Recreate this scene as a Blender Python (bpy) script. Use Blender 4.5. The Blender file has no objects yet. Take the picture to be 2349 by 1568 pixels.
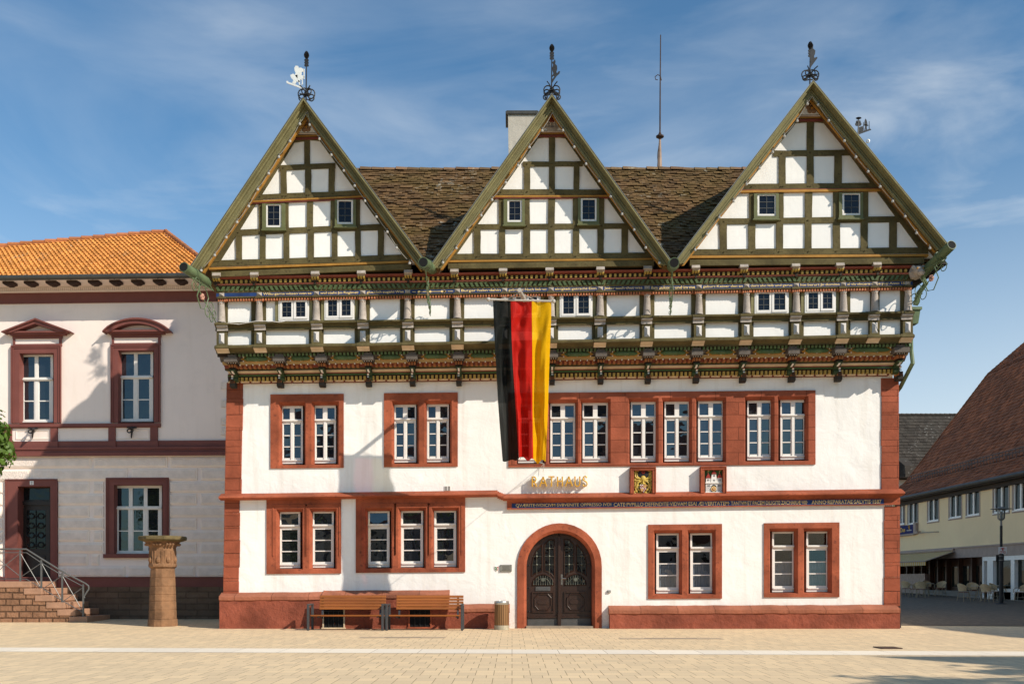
import bpy, bmesh, math, random
from mathutils import Vector, Matrix
random.seed(7)
sc = bpy.context.scene
COL = sc.collection
R = random.uniform
# ------------------------------------------------------------------ survey
D0, F, CX, HOR, CH = 28.55, 2284.4, 1174.5, 1328.0, 1.4
def X(u, w=0.0): return (u - CX) / F * (D0 - w)
def Zr(v, w=0.0): return CH + (HOR - v) / F * (D0 - w)
KN = [(0, 25), (610, 25), (672, 27), (795, 26), (870, 20), (907, 15), (1075, 15), (1137, 21), (1200, 17), (1316, 12), (1440, 2), (1700, 2)]
def sag(v):                                   # the old house sags to its left end
    for (a, sa), (b, sb) in zip(KN, KN[1:]):
        if a <= v <= b: return sa + (sb - sa) * (v - a) / (b - a)
    return 2
def can(u, y):                                # survey height at u -> height at the left corner
    v = y
    for _ in range(6): v = y + sag(v) * (u - 500) / 1600
    return v
def Z(u, v, w=0.0): return Zr(v - sag(v) * (u - 500) / 1600, w)
# ------------------------------------------------------------------ mesh builder
class M:
    def __init__(s): s.v = []; s.f = []; s.m = []; s.mi = 0
    def add(s, vs, fs, mi=None):
        b = len(s.v); s.v += [tuple(p) for p in vs]
        for f in fs: s.f.append(tuple(b + i for i in f)); s.m.append(s.mi if mi is None else mi)
    def box(s, x0, x1, y0, y1, z0, z1, mi=None):
        s.add([(x0,y0,z0),(x1,y0,z0),(x1,y1,z0),(x0,y1,z0),(x0,y0,z1),(x1,y0,z1),(x1,y1,z1),(x0,y1,z1)],
              [(0,3,2,1),(4,5,6,7),(0,1,5,4),(1,2,6,5),(2,3,7,6),(3,0,4,7)], mi)
    def hexa(s, p, mi=None):
        s.add(p, [(0,3,2,1),(4,5,6,7),(0,1,5,4),(1,2,6,5),(2,3,7,6),(3,0,4,7)], mi)
    def prism(s, poly, y0, y1, mi=None):      # poly of (x, z), pushed from y0 to y1
        n = len(poly)
        s.add([(x, y0, z) for x, z in poly] + [(x, y1, z) for x, z in poly],
              [tuple(range(n)), tuple(range(2*n-1, n-1, -1))] + [(i, i+n, (i+1) % n + n, (i+1) % n) for i in range(n)], mi)
    def xprism(s, poly, x0, x1, mi=None):     # poly of (y, z), pushed along x
        n = len(poly)
        s.add([(x0, y, z) for y, z in poly] + [(x1, y, z) for y, z in poly],
              [tuple(range(n)), tuple(range(2*n-1, n-1, -1))] + [(i, i+n, (i+1) % n + n, (i+1) % n) for i in range(n)], mi)
    def fb(s, u0, v0, u1, v1, w0, w1, mi=None, wr=None):   # box on the town hall front, w = metres out of the wall
        wr = w1 if wr is None else wr
        s.prism([(X(u0,wr), Z(u0,v0,wr)), (X(u1,wr), Z(u1,v0,wr)), (X(u1,wr), Z(u1,v1,wr)), (X(u0,wr), Z(u0,v1,wr))], -w1, -w0, mi)
    def fp(s, pts, w0, w1, mi=None, wr=None):              # polygon on the front, true survey points
        wr = w1 if wr is None else wr
        s.prism([(X(u,wr), Zr(v,wr)) for u, v in pts], -w1, -w0, mi)
    def fcp(s, pts, w0, w1, mi=None, wr=None):
        wr = w1 if wr is None else wr
        s.prism([(X(u,wr), Z(u,v,wr)) for u, v in pts], -w1, -w0, mi)
    def prof(s, u0, u1, pts, mi=None, wr=None, n=1, jit=0.0):   # moulding: profile of (v, w) run from u0 to u1
        wr = max(p[1] for p in pts) if wr is None else wr
        k = len(pts); vs = []; fs = []
        for i in range(n + 1):
            u = u0 + (u1 - u0) * i / n; dz = R(-jit, jit)
            vs += [(X(u, wr), -w, Z(u, v, w) + dz) for v, w in pts]
        for i in range(n):
            for j in range(k):
                a = i*k + j; b = i*k + (j+1) % k
                fs.append((a, a + k, b + k, b))
        fs += [tuple(range(k)), tuple(range(n*k + k - 1, n*k - 1, -1))]
        s.add(vs, fs, mi)
    def tube(s, pts, r, n=6, mi=None, r1=None):
        pts = [Vector(p) for p in pts]; vs = []; fs = []; m = len(pts); prev = None
        for i, p in enumerate(pts):
            d = (pts[min(i+1, m-1)] - pts[max(i-1, 0)]).normalized()
            a = Vector((0,0,1)) if abs(d.z) < .9 else Vector((0,1,0))
            if prev is not None and abs(prev.dot(d)) < .95: a = prev
            sx = d.cross(a).normalized(); sy = sx.cross(d).normalized(); prev = sy
            rr = r if r1 is None else r + (r1 - r) * i / (m - 1)
            for j in range(n):
                t = 2*math.pi*j/n; vs.append(p + sx*math.cos(t)*rr + sy*math.sin(t)*rr)
        for i in range(m - 1):
            for j in range(n):
                fs.append((i*n+j, i*n+(j+1) % n, (i+1)*n+(j+1) % n, (i+1)*n+j))
        fs += [tuple(range(n-1, -1, -1)), tuple(range((m-1)*n, m*n))]
        s.add(vs, fs, mi)
    def lathe(s, c, prof, n=16, mi=None, a0=0.0, ax='z'):
        vs = []; fs = []; k = len(prof)
        for r, z in prof:
            for j in range(n):
                t = a0 + 2*math.pi*j/n
                if ax == 'z': vs.append((c[0]+r*math.cos(t), c[1]+r*math.sin(t), c[2]+z))
                elif ax == 'y': vs.append((c[0]+r*math.cos(t), c[1]+z, c[2]+r*math.sin(t)))
                else: vs.append((c[0]+z, c[1]+r*math.cos(t), c[2]+r*math.sin(t)))
        for i in range(k-1):
            for j in range(n): fs.append((i*n+j, i*n+(j+1) % n, (i+1)*n+(j+1) % n, (i+1)*n+j))
        fs += [tuple(range(n-1, -1, -1)), tuple(range((k-1)*n, k*n))]
        s.add(vs, fs, mi)
    def ball(s, c, r, n=8, mi=None, sq=(1,1,1)):
        k = max(4, n//2); vs = []; fs = []
        for i in range(k+1):
            a = math.pi*(i+.001)/(k+.002)
            for j in range(n):
                t = 2*math.pi*j/n
                vs.append((c[0]+sq[0]*r*math.sin(a)*math.cos(t), c[1]+sq[1]*r*math.sin(a)*math.sin(t), c[2]+sq[2]*r*math.cos(a)))
        for i in range(k):
            for j in range(n): fs.append((i*n+j, (i+1)*n+j, (i+1)*n+(j+1) % n, i*n+(j+1) % n))
        s.add(vs, fs, mi)
    def build(s, name, mat, parent=None, smooth=False, fix=True, bev=0):
        me = bpy.data.meshes.new(name)
        me.from_pydata(s.v, [], s.f)
        for m in (mat if isinstance(mat, (list, tuple)) else [mat]): me.materials.append(m)
        me.polygons.foreach_set('material_index', s.m)
        if fix:
            bm = bmesh.new(); bm.from_mesh(me)
            bmesh.ops.recalc_face_normals(bm, faces=bm.faces); bm.to_mesh(me); bm.free()
        if smooth:
            me.polygons.foreach_set('use_smooth', [True]*len(me.polygons))
            try: me.set_sharp_from_angle(angle=math.radians(40))
            except Exception: pass
        me.update()
        o = bpy.data.objects.new(name, me); COL.objects.link(o)
        if bev:
            b = o.modifiers.new('bevel', 'BEVEL'); b.width = bev; b.segments = 1; b.limit_method = 'ANGLE'
        if parent is not None: adopt(o, parent)
        return o
def adopt(o, parent):
    o.parent = parent
    mw = Matrix.Identity(4); p = parent
    while p is not None:
        if p.type == 'EMPTY': mw = Matrix.Translation(p.location) @ Matrix.Rotation(p.rotation_euler.z, 4, 'Z'); break
        p = p.parent
    if parent.type == 'EMPTY': o.matrix_parent_inverse = mw.inverted()
    return o
def tag(o, label, cat, group=None):
    o['label'] = label; o['category'] = cat
    if group: o['group'] = group
    return o
def thing(name, label, cat, loc=(0,0,0), group=None):
    e = bpy.data.objects.new(name, None); COL.objects.link(e); e.location = loc; e.empty_display_size = .3
    return tag(e, label, cat, group)
def kids(o): return [c for c in bpy.data.objects if c.parent == o]
def copy_tree(o, parent=None, keep=()):
    c = o.copy(); COL.objects.link(c)
    if parent is not None: c.parent = parent
    for ch in kids(o): copy_tree(ch, c)
    return c
# ------------------------------------------------------------------ materials
def nt(name):
    m = bpy.data.materials.new(name); m.use_nodes = True
    t = m.node_tree; return m, t, t.nodes['Principled BSDF']
def N(t, kind, **kw):
    n = t.nodes.new(kind)
    for k, v in kw.items():
        if k in n.inputs: n.inputs[k].default_value = v
        else: setattr(n, k, v)
    return n
def rgb(c): return (c[0], c[1], c[2], 1)
def mul(c, k): return (c[0]*k, c[1]*k, c[2]*k)
def mixc(t, fac, a, b, mode='MIX'):
    n = t.nodes.new('ShaderNodeMix'); n.data_type = 'RGBA'; n.blend_type = mode
    for s, val in ((0, fac), (6, a), (7, b)):
        if isinstance(val, bpy.types.NodeSocket): t.links.new(val, n.inputs[s])
        else: n.inputs[s].default_value = val if s == 0 else rgb(val)
    return n.outputs[2]
def ramp(t, src, a, b, ca=0.0, cb=1.0):
    n = t.nodes.new('ShaderNodeMapRange'); n.inputs[1].default_value = a; n.inputs[2].default_value = b
    n.inputs[3].default_value = ca; n.inputs[4].default_value = cb; t.links.new(src, n.inputs[0]); return n.outputs[0]
def pos(t, scale=(1,1,1), swap=False):
    g = N(t, 'ShaderNodeTexCoord'); out = g.outputs['Object']
    if swap:
        sp = N(t, 'ShaderNodeSeparateXYZ'); cb = N(t, 'ShaderNodeCombineXYZ'); t.links.new(out, sp.inputs[0])
        t.links.new(sp.outputs[0], cb.inputs[0]); t.links.new(sp.outputs[2], cb.inputs[1]); t.links.new(sp.outputs[1], cb.inputs[2]); out = cb.outputs[0]
    mp = N(t, 'ShaderNodeMapping'); mp.inputs['Scale'].default_value = scale; t.links.new(out, mp.inputs[0]); return mp.outputs[0]
def noise(t, vec, scale, detail=5, rough=.6):
    n = N(t, 'ShaderNodeTexNoise', Scale=scale, Detail=detail, Roughness=rough); t.links.new(vec, n.inputs['Vector']); return n.outputs['Fac']
def bump(t, b, h, strength, dist=.02):
    n = N(t, 'ShaderNodeBump', Strength=strength, Distance=dist); t.links.new(h, n.inputs['Height'])
    t.links.new(n.outputs[0], b.inputs['Normal']); return n
def pm(name, col, rough=.75, var=.25, scale=2.0, bst=.25, bsc=14, stretch=(1,1,1), metal=0, dark=None, island=0.0, bdist=.02, spec=.35, fine=True):
    m, t, b = nt(name); p = pos(t, stretch)
    n1 = noise(t, p, scale); n2 = noise(t, p, scale*9, 4)
    c = mixc(t, ramp(t, n1, .3, .7), mul(col, 1-var), mul(col, 1+var*.6))
    if dark is not None: c = mixc(t, ramp(t, n2, .56, .74), c, dark)
    if island:
        g = N(t, 'ShaderNodeNewGeometry'); hs = N(t, 'ShaderNodeHueSaturation')
        t.links.new(ramp(t, g.outputs['Random Per Island'], 0, 1, 1-island, 1+island), hs.inputs['Value']); t.links.new(c, hs.inputs['Color']); c = hs.outputs[0]
    t.links.new(c, b.inputs['Base Color'])
    b.inputs['Roughness'].default_value = rough; b.inputs['Metallic'].default_value = metal; b.inputs['Specular IOR Level'].default_value = spec
    if bst:
        n3 = noise(t, p, bsc, 6, .65); bump(t, b, n3, bst, bdist)
    return m
def plaster(name, col, k=1.0, dirt=.25, ztop=1.0):
    m, t, b = nt(name); p = pos(t)
    big = noise(t, p, .35, 3); mid = noise(t, p, 2.2, 6, .62); fin = noise(t, p, 16, 5, .6)
    vs = noise(t, pos(t, (1,1,.07)), 4.0, 5)
    c = mixc(t, ramp(t, big, .3, .7), mul(col, .93), mul(col, 1.03))
    c = mixc(t, ramp(t, mid, .55, .8, 0, .4), c, mul(col, .86))
    c = mixc(t, ramp(t, vs, .52, .74, 0, dirt), c, (col[0]*.72, col[1]*.66, col[2]*.58))
    sp = N(t, 'ShaderNodeSeparateXYZ'); t.links.new(pos(t), sp.inputs[0])
    low = N(t, 'ShaderNodeMath', operation='MULTIPLY'); t.links.new(ramp(t, sp.outputs[2], ztop, 0, 0, .8 if ztop > 0 else 0), low.inputs[0]); t.links.new(ramp(t, fin, .35, .7), low.inputs[1])
    c = mixc(t, low.outputs[0], c, (col[0]*.62, col[1]*.54, col[2]*.44))
    t.links.new(c, b.inputs['Base Color']); b.inputs['Roughness'].default_value = .9; b.inputs['Specular IOR Level'].default_value = .15
    ms = N(t, 'ShaderNodeTexNoise', Scale=1.7, Detail=6, Roughness=.5, Distortion=.35); t.links.new(p, ms.inputs['Vector'])
    ad = N(t, 'ShaderNodeMath', operation='MULTIPLY_ADD'); t.links.new(fin, ad.inputs[0]); ad.inputs[1].default_value = .10; t.links.new(ms.outputs['Fac'], ad.inputs[2])
    bump(t, b, ad.outputs[0], .5*k, .08)
    return m
def stonework(name, col, bw=.6, bh=.32, mort=.012, bst=.5, joint=.42, off=.5, var=.34, rough=.85, swapxy=False, shift=(0,0)):
    m, t, b = nt(name); p = pos(t); q = pos(t, swap=True)
    if swapxy:
        sp = N(t, 'ShaderNodeSeparateXYZ'); cb = N(t, 'ShaderNodeCombineXYZ'); t.links.new(q, sp.inputs[0]); t.links.new(sp.outputs[2], cb.inputs[0]); t.links.new(sp.outputs[1], cb.inputs[1]); q = cb.outputs[0]
    # wobble the joints
    nz = N(t, 'ShaderNodeTexNoise', Scale=3.0, Detail=3); t.links.new(p, nz.inputs['Vector'])
    vm = N(t, 'ShaderNodeVectorMath', operation='MULTIPLY_ADD'); t.links.new(nz.outputs['Color'], vm.inputs[0]); vm.inputs[1].default_value = (.03,.03,0); t.links.new(q, vm.inputs[2])
    br = N(t, 'ShaderNodeTexBrick', Scale=1.0); br.inputs['Brick Width'].default_value = bw; br.inputs['Row Height'].default_value = bh
    br.inputs['Mortar Size'].default_value = mort; br.inputs['Mortar Smooth'].default_value = .3; br.offset = off
    br.inputs['Color1'].default_value = (1,1,1,1); br.inputs['Color2'].default_value = (.72,.72,.72,1); br.inputs['Mortar'].default_value = (joint,)*3+(1,)
    t.links.new(vm.outputs[0], br.inputs['Vector'])
    n1 = noise(t, p, 1.3); n2 = noise(t, p, 11, 6)
    c = mixc(t, ramp(t, n1, .3, .7), mul(col, 1-var), mul(col, 1+var*.5))
    c = mixc(t, ramp(t, n2, .58, .78, 0, .6), c, mul(col, .55))
    c = mixc(t, .8, c, br.outputs['Color'], 'MULTIPLY')
    t.links.new(c, b.inputs['Base Color']); b.inputs['Roughness'].default_value = rough; b.inputs['Specular IOR Level'].default_value = .2
    ad = N(t, 'ShaderNodeMath', operation='MULTIPLY_ADD'); t.links.new(br.outputs['Fac'], ad.inputs[0]); ad.inputs[1].default_value = -.8; t.links.new(n2, ad.inputs[2])
    bump(t, b, ad.outputs[0], bst, .03)
    return m
def glass(name, tint=(.012,.014,.018), refl=.2, trans=0.0, wob=.12, fres=1):
    m, t, b = nt(name); t.nodes.remove(b); out = t.nodes['Material Output']
    p = pos(t); nz = noise(t, p, 1.7, 2)
    bp = N(t, 'ShaderNodeBump', Strength=wob, Distance=.03); t.links.new(nz, bp.inputs['Height'])
    df = N(t, 'ShaderNodeBsdfDiffuse'); df.inputs['Color'].default_value = rgb(tint)
    base = df.outputs[0]
    if trans:
        tr = N(t, 'ShaderNodeBsdfTransparent'); tr.inputs['Color'].default_value = (.8,.85,.88,1); base = tr.outputs[0]
    gl = N(t, 'ShaderNodeBsdfGlossy', Roughness=.015); gl.inputs['Color'].default_value = (.9,.95,1,1); t.links.new(bp.outputs[0], gl.inputs['Normal'])
    fr = N(t, 'ShaderNodeFresnel', IOR=1.5); t.links.new(bp.outputs[0], fr.inputs['Normal'])
    ad = N(t, 'ShaderNodeMath', operation='ADD', use_clamp=True); t.links.new(fr.outputs[0], ad.inputs[0]) if fres else None; ad.inputs[0].default_value = 0; ad.inputs[1].default_value = refl
    mx = N(t, 'ShaderNodeMixShader'); t.links.new(ad.outputs[0], mx.inputs[0]); t.links.new(base, mx.inputs[1]); t.links.new(gl.outputs[0], mx.inputs[2])
    t.links.new(mx.outputs[0], out.inputs[0]); return m
def tilemat(name, col, moss, lichen=None, island=.35, rough=.85, mossamt=.5):
    m, t, b = nt(name); p = pos(t)
    g = N(t, 'ShaderNodeNewGeometry'); rnd = g.outputs['Random Per Island']
    n1 = noise(t, p, .8, 4); n2 = noise(t, p, 14, 5)
    c = mixc(t, rnd, mul(col, 1-island), mul(col, 1+island))
    c = mixc(t, ramp(t, n1, .42, .7, 0, mossamt), c, moss)
    c = mixc(t, ramp(t, n2, .5, .75, 0, .55), c, mul(col, .45))
    if lichen:
        n3 = noise(t, p, 5.5, 6, .7); n4 = noise(t, p, .6, 2)
        f = N(t, 'ShaderNodeMath', operation='MULTIPLY'); t.links.new(ramp(t, n3, .57, .66), f.inputs[0]); t.links.new(ramp(t, n4, .48, .62), f.inputs[1])
        c = mixc(t, f.outputs[0], c, lichen)
    t.links.new(c, b.inputs['Base Color']); b.inputs['Roughness'].default_value = rough; b.inputs['Specular IOR Level'].default_value = .2
    bump(t, b, n2, .5, .02); return m
WHITE = plaster('whitewash', (.90,.868,.825), 1.0, dirt=.38, ztop=.9)
PANEL = plaster('panel_plaster', (.88,.85,.81), .45, dirt=.1, ztop=-5)
RED = stonework('red_sandstone', (.37,.098,.05), bw=1.3, bh=.36)
REDP = pm('red_sandstone_plain', (.36,.095,.046), .85, .5, 1.0, .7, 11, dark=(.16,.045,.028), spec=.2)
PLINTH = pm('plinth_paint', (.29,.08,.046), .85, .42, 1.1, .9, 3.2, dark=(.2,.055,.035), bdist=.07, spec=.2)
CAP = stonework('plinth_cap', (.42,.15,.085), bw=1.05, bh=3.0, mort=.01, bst=.8)
OLIVE = pm('olive_timber', (.112,.088,.036), .8, .45, 1.6, .7, 11, stretch=(1,1,1), dark=(.05,.038,.02), spec=.2)
OLIVEL = pm('light_olive_timber', (.215,.19,.09), .75, .25, 2.0, .35, 10, dark=(.14,.12,.06), spec=.25)
OCHRE = pm('ochre_paint', (.40,.19,.03), .7, .25, 3, .25, 12)
BROWN = pm('dark_brown_wood', (.03,.017,.009), .7, .3, 3, .3, 14)
REDW = pm('dark_red_paint', (.2,.045,.028), .7, .25, 3, .25, 12)
YEL = pm('yellow_paint', (.46,.30,.07), .7, .25, 4, .2, 12)
GRN = pm('green_paint', (.10,.20,.075), .6, .3, 4, .3, 12)
DGRN = pm('dark_green_paint', (.035,.06,.02), .6, .3, 4, .3, 12)
ORG = pm('orange_paint', (.48,.165,.07), .7, .3, 5, .2, 12)
BRNOR = pm('brown_orange_paint', (.42,.15,.05), .7, .3, 5, .2, 12)
BLUE = pm('blue_paint', (.012,.04,.15), .65, .35, 3, .2, 12)
GOLDP = pm('gold_paint', (.85,.62,.26), .5, .2, 6, .1, 12)
GREY = pm('grey_paint', (.41,.35,.30), .8, .3, 4, .5, 12, dark=(.27,.22,.19))
GREYD = pm('grey_wood', (.12,.10,.085), .85, .3, 5, .8, 12)
CREAM = pm('cream_paint', (.64,.5,.34), .75, .2, 4, .3, 12)
WCAFE = pm('cafe_window_white', (1.0,.96,.88), .5, .04, 5, .05)
WPAINT = pm('white_window_paint', (.78,.74,.69), .5, .06, 5, .1, 20)
GLASS = glass('window_glass', refl=.05, wob=.3)
GLASSC = glass('shop_glass', (.022,.022,.016), refl=.06, fres=0)
GLASSD = glass('old_leaded_glass', (.007,.007,.010), .028, wob=.5, fres=0)
GLASST = glass('clear_glass', refl=.03, trans=1)
LEAD = pm('lead_came', (.12,.12,.11), .6, .1, 4, 0)
IRON = pm('wrought_iron', (.025,.024,.025), .5, .2, 6, .1, 14)
TILE = tilemat('mossy_roof_tile', (.125,.07,.03), (.135,.092,.024), (.42,.38,.3), island=.5, mossamt=.65)
RIDGE = tilemat('ridge_tile', (.2,.115,.065), (.15,.12,.05), (.36,.3,.2), mossamt=.7)
# ================================================================== TOWN HALL
TH = thing('town_hall', 'three-gabled half-timbered town hall with white lower walls and red sandstone trim', 'town hall', (X(1283), 0, 0))
def part(m, name, mat, parent=TH, **k): return m.build(name, mat, parent, **k)
# ---- window surrounds and windows of the two stone storeys (survey points)
SUR = []            # (u0, v0, u1, v1, [openings])
def grp(u0, y0, u1, y1, wins):
    v0, v1 = can(u0, y0), can(u0, y1)
    SUR.append((u0, v0, u1, v1, [(a, can(a, b), c, can(a, d)) for a, b, c, d in wins]))
grp(620, 904, 788, 1073.5, [(644, 928, 696, 1064), (719, 927, 772, 1063)])
grp(880.5, 901, 1050, 1070.5, [(903, 925, 956, 1061), (978, 924, 1031, 1060)])
grp(1166, 901, 1871, 1071, [(1187, 924, 1247, 1062), (1261, 922, 1321, 1061), (1335, 921, 1396, 1060), (1446, 919, 1506, 1059.5),
     (1523, 918, 1583, 1058.5), (1600, 917, 1661, 1057.5), (1713, 915.5, 1772, 1055.5), (1789, 914.5, 1850, 1054.5)])
grp(611, 1143.5, 782, 1315.5, [(638, 1173, 690, 1303), (714, 1172, 767, 1302)])
grp(816, 1141.5, 1067, 1313, [(842, 1171, 895, 1301), (918, 1170.5, 972, 1300.5), (994.5, 1170, 1048, 1300)])
grp(1487, 1202.5, 1656.5, 1372.5, [(1504, 1222, 1560, 1361), (1582, 1221.5, 1637, 1360.5)])
grp(1753, 1199, 1926, 1369, [(1770, 1218, 1826, 1358), (1848.5, 1217.5, 1904, 1357.5)])
def comb(name, mat, u0, u1, step, tooth, va, vb, wa, wb, parent=None):
    m = M(); up = []; u = u0
    while u < u1:
        up.append((u, u + tooth)); u += step
    vs = []; fs = []
    def q(u, v, w): return (X(u, wb), -w, Z(u, v, wb))
    for i, (a, b) in enumerate(up):
        k = len(vs)
        vs += [q(a,va,wb), q(b,va,wb), q(b,vb,wb), q(a,vb,wb), q(a,va,wa), q(b,va,wa), q(b,vb,wa), q(a,vb,wa), q(a,va+.5,wa+.004), q(b,va+.5,wa+.004)]
        fs += [(k,k+1,k+2,k+3), (k,k+4,k+5,k+1), (k+3,k+2,k+6,k+7), (k,k+3,k+7,k+4), (k+1,k+5,k+6,k+2)]
        if i: fs.append((k-10+5, k+4, k+7, k-10+6))     # back web joins the teeth
    m.add(vs, fs)
    return m.build(name, mat, parent or TH, fix=False)
DOORH = (1186, 1208, 1380, 1441)
BASEW = [(743, 1396, 788, 1439), (940, 1394, 987, 1438)]
# ---- white wall with openings
def holed(m, u0, v0, u1, v1, holes, w, arch=None):
    us = sorted({u0, u1, *[h[0] for h in holes], *[h[2] for h in holes]})
    vs = sorted({v0, v1, *[h[1] for h in holes], *[h[3] for h in holes], *[k for k, _ in KN if v0 < k < v1]})
    us = [u for u in us if u0 <= u <= u1]; vs = [v for v in vs if v0 <= v <= v1]
    for a, b in zip(us, us[1:]):
        for c, d in zip(vs, vs[1:]):
            x, y = (a+b)/2, (c+d)/2
            if any(h[0] < x < h[2] and h[1] < y < h[3] for h in holes): continue
            m.add([(X(a,w), -w, Z(a,c,w)), (X(b,w), -w, Z(b,c,w)), (X(b,w), -w, Z(b,d,w)), (X(a,w), -w, Z(a,d,w))], [(0,3,2,1)])
m = M()
holes = [s[:4] for s in SUR] + [(1186, 1208.5, 1380, 1441)]
holed(m, 534, 868, 2048, 1441, holes, 0)
# spandrels round the door arch
ac = (1283, 1305.5); ar = 97
for sgn, edge in ((-1, 1186), (1, 1380)):
    pts = [(edge, 1208.5)] + [(ac[0] + sgn*ar*math.sin(t), ac[1] - ar*math.cos(t)) for t in [math.pi/2*i/10 for i in range(11)]]
    pts = [(u, v) for u, v in pts]
    vs = [(X(u), 0, Z(u, v)) for u, v in pts]
    m.add(vs, [(0, i, i+1) for i in range(1, 11)] + [])
part(m, 'wall', WHITE, fix=False)
# sides and back of the stone storeys
m = M()
xl, xr = X(508)+.05, X(2064)-.02; zt = Zr(840)
m.box(xl, xl+.3, .45, 9.6, 0, zt); m.box(xr-.3, xr, .45, 9.6, 0, zt); m.box(xl+.31, xr-.31, 9.2, 9.58, 0, zt)
part(m, 'side_wall', WHITE)
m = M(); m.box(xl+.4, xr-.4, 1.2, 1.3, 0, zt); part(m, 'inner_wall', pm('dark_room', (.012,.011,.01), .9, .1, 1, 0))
# quoins
for (a, b, c, d, y0, y1) in ((519.5, 515, 557.5, 553.5, 876, 1134), (514.5, 511.5, 550, 547.5, 1143, 1363)):
    m = M(); y0c, y1c = can(540, y0), can(540, y1)
    n = 7
    for i in range(n):
        t0, t1 = i/n, (i+1)/n; f = lambda p, q, t: p + (q-p)*t
        e = R(-1.2, 1.2)
        m.fcp([(f(a,b,t0), f(y0c,y1c,t0)+.5), (f(c,d,t0)+e, f(y0c,y1c,t0)+.5), (f(c,d,t1)+e, f(y0c,y1c,t1)), (f(a,b,t1), f(y0c,y1c,t1))], -.5, .035 + R(0,.005))
    part(m, 'quoin', RED, bev=.006)
for (a, c, y0, y1) in ((2022.7, 2062.5, 866, 1132), (2029, 2065, 1160, 1389)):
    m = M(); y0c, y1c = can(2040, y0), can(2040, y1); n = 7
    for i in range(n):
        t0, t1 = i/n, (i+1)/n; e = R(-1.0, 1.0)
        m.fcp([(a+e, y0c+(y1c-y0c)*t0+.5), (c, y0c+(y1c-y0c)*t0+.5), (c, y0c+(y1c-y0c)*t1), (a+e, y0c+(y1c-y0c)*t1)], -.5, .035 + R(0,.005))
    part(m, 'quoin', RED, bev=.006)
# plinth: face + sloped cap
def plinth(u0, u1, yt, w=.24, capm=True, endcut=(0,0)):
    vt = can((u0+u1)/2, yt); m = M()
    n = max(2, int((u1-u0)/14)); rows = 6
    vs = []; fs = []
    for i in range(n+1):
        u = u0 + (u1-u0)*i/n
        for j in range(rows+1):
            v = vt + 18 + (1441-vt-18)*j/rows
            vs.append((X(u,w), -w - (.0 if i in (0,n) else R(-.018,.018)), Z(u,v,w) if j < rows else -.02))
    for i in range(n):
        for j in range(rows): fs.append((i*(rows+1)+j, i*(rows+1)+j+1, (i+1)*(rows+1)+j+1, (i+1)*(rows+1)+j))
    m.add(vs, fs)
    for u in (u0, u1):
        m.add([(X(u,w), .2, 0-.02), (X(u,w), -w, -.02), (X(u,w), -w, Z(u,vt+18,w)), (X(u,w), .2, Z(u,vt+18,w))], [(0,1,2,3)])
    p = part(m, 'plinth', PLINTH, fix=False, smooth=True)
    m = M(); m.prof(u0-1.2, u1+1.2, [(vt-.5, -.02), (vt+2, .03), (vt+9, w+.01), (vt+11, w+.035), (vt+18, w+.03), (vt+20, w-.02), (vt+20, -.1), (vt, -.1)], n=max(2, int((u1-u0)/22)), jit=.008)
    m.build('plinth_cap', CAP, p)
    return p
plinth(503, 739, 1357); plinth(739, 1029, 1352.5, .27); plinth(1029, 1168, 1383.5, .22); plinth(1399, 2065, 1386.5, .26)
# cellar windows in the plinth
for (a, b, c, d) in BASEW:
    m = M(); w = .283
    m.fb(a, b, c, d, w-.06, w+.002, wr=w)
    o = part(m, 'cellar_window', pm('cellar_dark', (.006,.006,.007), .8, .2, 3, 0))
    m = M()
    m.fb(a-3, b-2, a, d, w-.02, w+.03, wr=w); m.fb(c, b-2, c+3, d, w-.02, w+.03, wr=w); m.fb(a-3, b-4, c+3, b-.1, w-.02, w+.032, wr=w); m.fb(a-5, d-.5, c+5, d+3, w-.02, w+.05, wr=w)
    m.build('frame', CREAM if a < 800 else REDP, o)
    m = M()
    for k in range(1, 4):
        u = a + (c-a)*k/4; m.tube([(X(u,w), -w-.02, Z(u,b,w)), (X(u,w), -w-.02, Z(u,d,w))], .011)
    for q in (.12,): 
        v = b + (d-b)*q; m.tube([(X(a,w), -w-.03, Z(a,v,w)), (X(c,w), -w-.03, Z(c,v,w))], .014)
    m.build('bars', IRON, o)
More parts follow.
